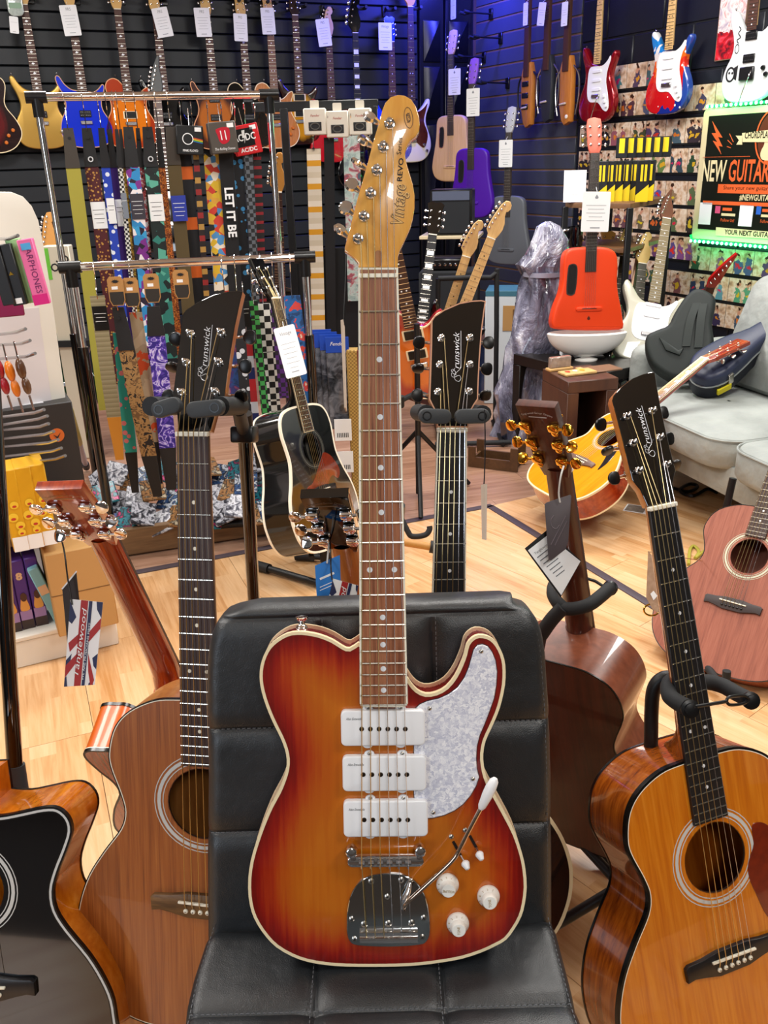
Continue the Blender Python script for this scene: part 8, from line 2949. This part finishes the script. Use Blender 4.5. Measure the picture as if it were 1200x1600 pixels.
PUR = mat('purple_carton', '#4a2a7c', .45)
for k, px in enumerate((4, 26, 46, 67)):
    g = boxed('game_box', 'tall purple boxed game, %s of four on the white plinth' % ('leftmost', 'second', 'third', 'rightmost')[k], 'box', px, 993 - 5.5 * k, .1, .036, .12, .22, PUR, group='purple boxes on the plinth')
    MB().box(-.016, .016, -.001, 0, .03, .06).build('lilac_band', mat('lilac', '#9a7cae', .5), g)
    MB().box(-.017, .017, -.001, 0, .0, .03).build('dark_band', mat('umber', '#3a2c2a', .5), g)
    MB(TR(0, -.001, .09) @ RX(math.pi / 2)).prism(spl([(-.012, -.028), (.012, -.028), (.009, .0), (.004, .018), (-.004, .018), (-.009, .0)], 3), 0, .0008).build('portrait_print', mat('portrait_amber', '#d89a4c', .5), g)
    MB(TR(.001, -.0015, .104) @ RX(math.pi / 2)).prism(circ(0, 0, .009, 14, .014), 0, .0008).build('portrait_hair', mat('portrait_dark', '#4a2a20', .5), g)
    MB().text('8', .03, TR(0, -.001, .17) @ RX(math.pi / 2), .0004, 0, 1.1, bold=.05).build('lettering', mat('peach_ink', '#d8b08a', .5), g)
EMO = pattern('emoji_yellow', 'spots', ('#e0a820', '#d8c040'), 60)
for k, px in enumerate((35, 58, 79)):
    g = boxed('novelty_box', 'yellow smiley-face box, %s of three on the dark shelf' % ('left', 'middle', 'right')[k], 'box', px, 861 - 5 * k, .385, .042, .1, .235, mat('smiley_yellow', '#dba41c', .45), group='yellow boxes on the dark shelf')
    MB().box(-.019, .019, -.001, 0, .0, .042).build('white_base', PAPER, g)
    for j, (x, z, r_) in enumerate(((-.006, .1, .013), (.008, .075, .012), (.002, .135, .011), (.008, .055, .01))):
        f_ = MB(TR(x, -.001 - .0004 * j, z) @ RX(math.pi / 2)).prism(circ(0, 0, r_, 16), 0, .0006).build('smiley', mat('smiley_face', '#f0c83a', .4), g)
        MB(TR(x, -.0018 - .0004 * j, z) @ RX(math.pi / 2)).prism(circ(0, -r_ * .3, r_ * .5, 10, r_ * .3), 0, .0006).build('mouth', mat('smiley_red', '#c0392a', .5), f_)
g = boxed('storage_carton', 'large dark carton with an orange tick behind the wire hooks', 'carton', 60, 800, .385, .42, .22, .30, mat('dark_grey_carton', '#2c2a2a', .5))
for o_ in list(g.children): o_.location = (-.05, .11, 0)
MB(TR(.10, .109, .2) @ RX(math.pi / 2)).prism(circ(0, 0, .022, 18), 0, .001).build('orange_mark', mat('orange_mark', '#c8642a', .5), g)
MB(TR(.10, .107, .2) @ RX(math.pi / 2)).prism([(-.01, .004), (0, -.012), (.012, .008), (0, -.004)], 0, .001).build('tick', INK, g)
for r_ in range(2):
    for c_ in range(3): MB().box(-.2 + .11 * c_, -.14 + .11 * c_, .14 + .09 * r_, .155 + .09 * r_, .3, .301).build('silver_print', SILVINK, g)
g = boxed('storage_carton', 'brown cardboard carton on the white plinth', 'carton', 140, 985, .1, .17, .2, .26, mat('kraft_carton', '#b98f58', .7))
MB().box(-.085, .085, -.001, .2, .13, .132).build('flap_line', mat('kraft_dark', '#6a4c2a', .7), g)
g = boxed('slim_box', 'light blue slim box leaning on the purple boxes', 'box', 96, 975, .1, .03, .1, .2, mat('light_blue_carton', '#7ab0bc', .5), tilt=-.25)
MB(RY(-.25)).box(-.012, .012, -.001, 0, .11, .14).build('peach_panel', mat('peach_ink', '#d8b08a', .5), g)
# packets on the upper hooks
for (px, y0_, y1_, w_, m_, lab, txt, dp) in ((38, 374, 477, 22, mat('pink_packet', '#e06aa0', .5), 'pink earphones packet on the top hook', 'EARPHONES', 2.30), (19, 374, 475, 20, mat('pale_green_packet', '#9ac88a', .5), 'pale green packet behind the black one on the top hook', None, 2.31), (5, 382, 478, 20, mat('black_packet', '#141416', .4), 'black packet with a gold mark on the top hook', None, 2.29), (-12, 384, 478, 18, mat('black_packet', '#141416', .4), 'black packet cut by the left edge on the top hook', None, 2.28)):
    A, B = at_y(px - w_ / 2 - 2, y0_, dp), at_y(px + 6, y1_, dp)
    w2 = w_ / FPX * dp * 1.05
    h2 = A.z - B.z
    f2 = Frame(Vector((A.x + w2 / 2, dp, A.z)), (1, .1, 0), (-.12, .02, 1))
    g = thing('hook_packet', lab, 'packet', f2)
    MB().box(-w2 / 2, w2 / 2, -h2, 0, -.02, 0, .002).build('packet', m_, g)
    if txt:
        MB().text(txt, .022, TR(.002, -h2 * .45, 0) @ RZ(-math.pi / 2), .0005).build('lettering', mat('plum_ink', '#6a1a5a', .5), g)
        MB().box(-w2 / 2, w2 / 2, -h2, -h2 * .84, 0, .001).build('magenta_band', mat('magenta', '#d01a7c', .5), g)
        MB().box(-.012, .012, -h2 * .16, -h2 * .06, 0, .001).build('blue_mark', mat('sky_ink', '#4aa0d8', .5), g)
    elif 'gold' in lab:
        MB().box(-.008, .008, -h2 * .97, -h2 * .88, 0, .001).build('barcode_label', PAPER, g)
        MB().prism([(-.006, -h2 * .5), (.006, -h2 * .5), (0, -h2 * .44)], 0, .001).build('gold_mark', GOLD, g)
g = boxed('hook_packet', 'plum-coloured packet behind the black ones', 'packet', 18, 495, .9, .07, .02, .12, mat('plum_packet', '#8a2454', .5), dep=2.4)
for k, (px, py, c, lab) in enumerate(((2, 588, '#a01a2c', 'red'), (19, 592, '#e07a1c', 'orange'), (36, 588, '#5a3a24', 'brown'))):
    f2 = Frame(at_y(px, py, 2.22), (1, .1, 0), (-.1, 0, 1))
    g = thing('capo', '%s keyring shaker hanging from the middle hook' % lab, 'keyring', f2, 'keyrings on the middle hook')
    m_ = mat('toy_' + lab, c, .3, 0, .6)
    MB().ell((0, .02, 0), .012, .028, .012, 12, 10).build('upper_half', m_, g)
    MB().ell((.002, -.025, 0), .011, .024, .011, 12, 10).build('lower_half', m_, g)
    MB().tube([(0, .048, 0), (.002, .09, 0)], .002, 6).build('link', CHROME, g)
    MB().tube([(.002, -.05, 0), (.003, -.09, 0)], .003, 6).build('tassel', STEEL, g)

# ================================================================== odds behind the rail
electric('electric_guitar', 'electric guitar with natural headstock seen between display board and strap rail', gfrom((77, 372), 4.3, (105, 600)), 'strat', mat('dark_green_gloss', '#0c3a1c', .15, 0, 1), board=MAPB, neckm=mat('natural_oak_head', '#b8803c', .4), inl_m=INK)
electric('electric_guitar', 'electric guitar with small natural headstock right of the strap rail', gfrom((434, 300), 4.3, (440, 500)), 'strat', BLACKG, board=ROSED, neckm=mat('natural_oak_head', '#b8803c', .4))
electric('electric_guitar', 'black electric guitar with pointed headstock standing before the slat wall', gfrom((246, 150), 4.6, (262, 350)), 'prs', BLACKG, board=ROSED, neckm=BLACKP, head='point', headm=mat('matte_black_head', '#0e0f10', .6))
P = at_y(95, 440, 4.2)
g = thing('carton', 'cream carton with OLD lettering behind the display board', 'carton', upright((P.x, P.y, P.z)))
MB().box(-.06, .06, 0, .06, -P.z, .16, .004).build('box', mat('cream_carton', '#cfc8b4', .6), g)
MB().text('OLD', .05, TR(.01, -.001, .08) @ RX(math.pi / 2) @ RZ(.6), .0005, bold=.02).build('lettering', INK, g)
MB().box(-.061, -.035, -.001, .0, .01, .15).build('green_strip', mat('lime_strip', '#6ac03a', .5), g)
A, B = on_z(135, 730, .02), at_y(108, 640, 2.95)
f2 = upright(on_z(135, 728, 0))
g = thing('folding_stand', 'folding stand leg with grey and yellow tube behind the display board', 'stand', f2)
I_ = f2.M.inverted()
MB().tube([I_ @ A, I_ @ (A + (B - A) * .5)], .012, 10).build('lower_tube', mat('lavender_grey', '#8a8ea8', .35), g)
MB().tube([I_ @ (A + (B - A) * .5), I_ @ B], .014, 10).build('upper_tube', mat('yellow_tube', '#a8a03a', .4), g)
MB().tube([I_ @ A, I_ @ (A + (B - A) * .08)], .017, 10).build('rubber_foot', RUBBER, g)
MB().box(-.25, .1, .1, .5, B.z - .02 + 0 * f2.o.z, B.z + .01).build('seat_board', mat('black_panel', '#0c0e12', .6), g)
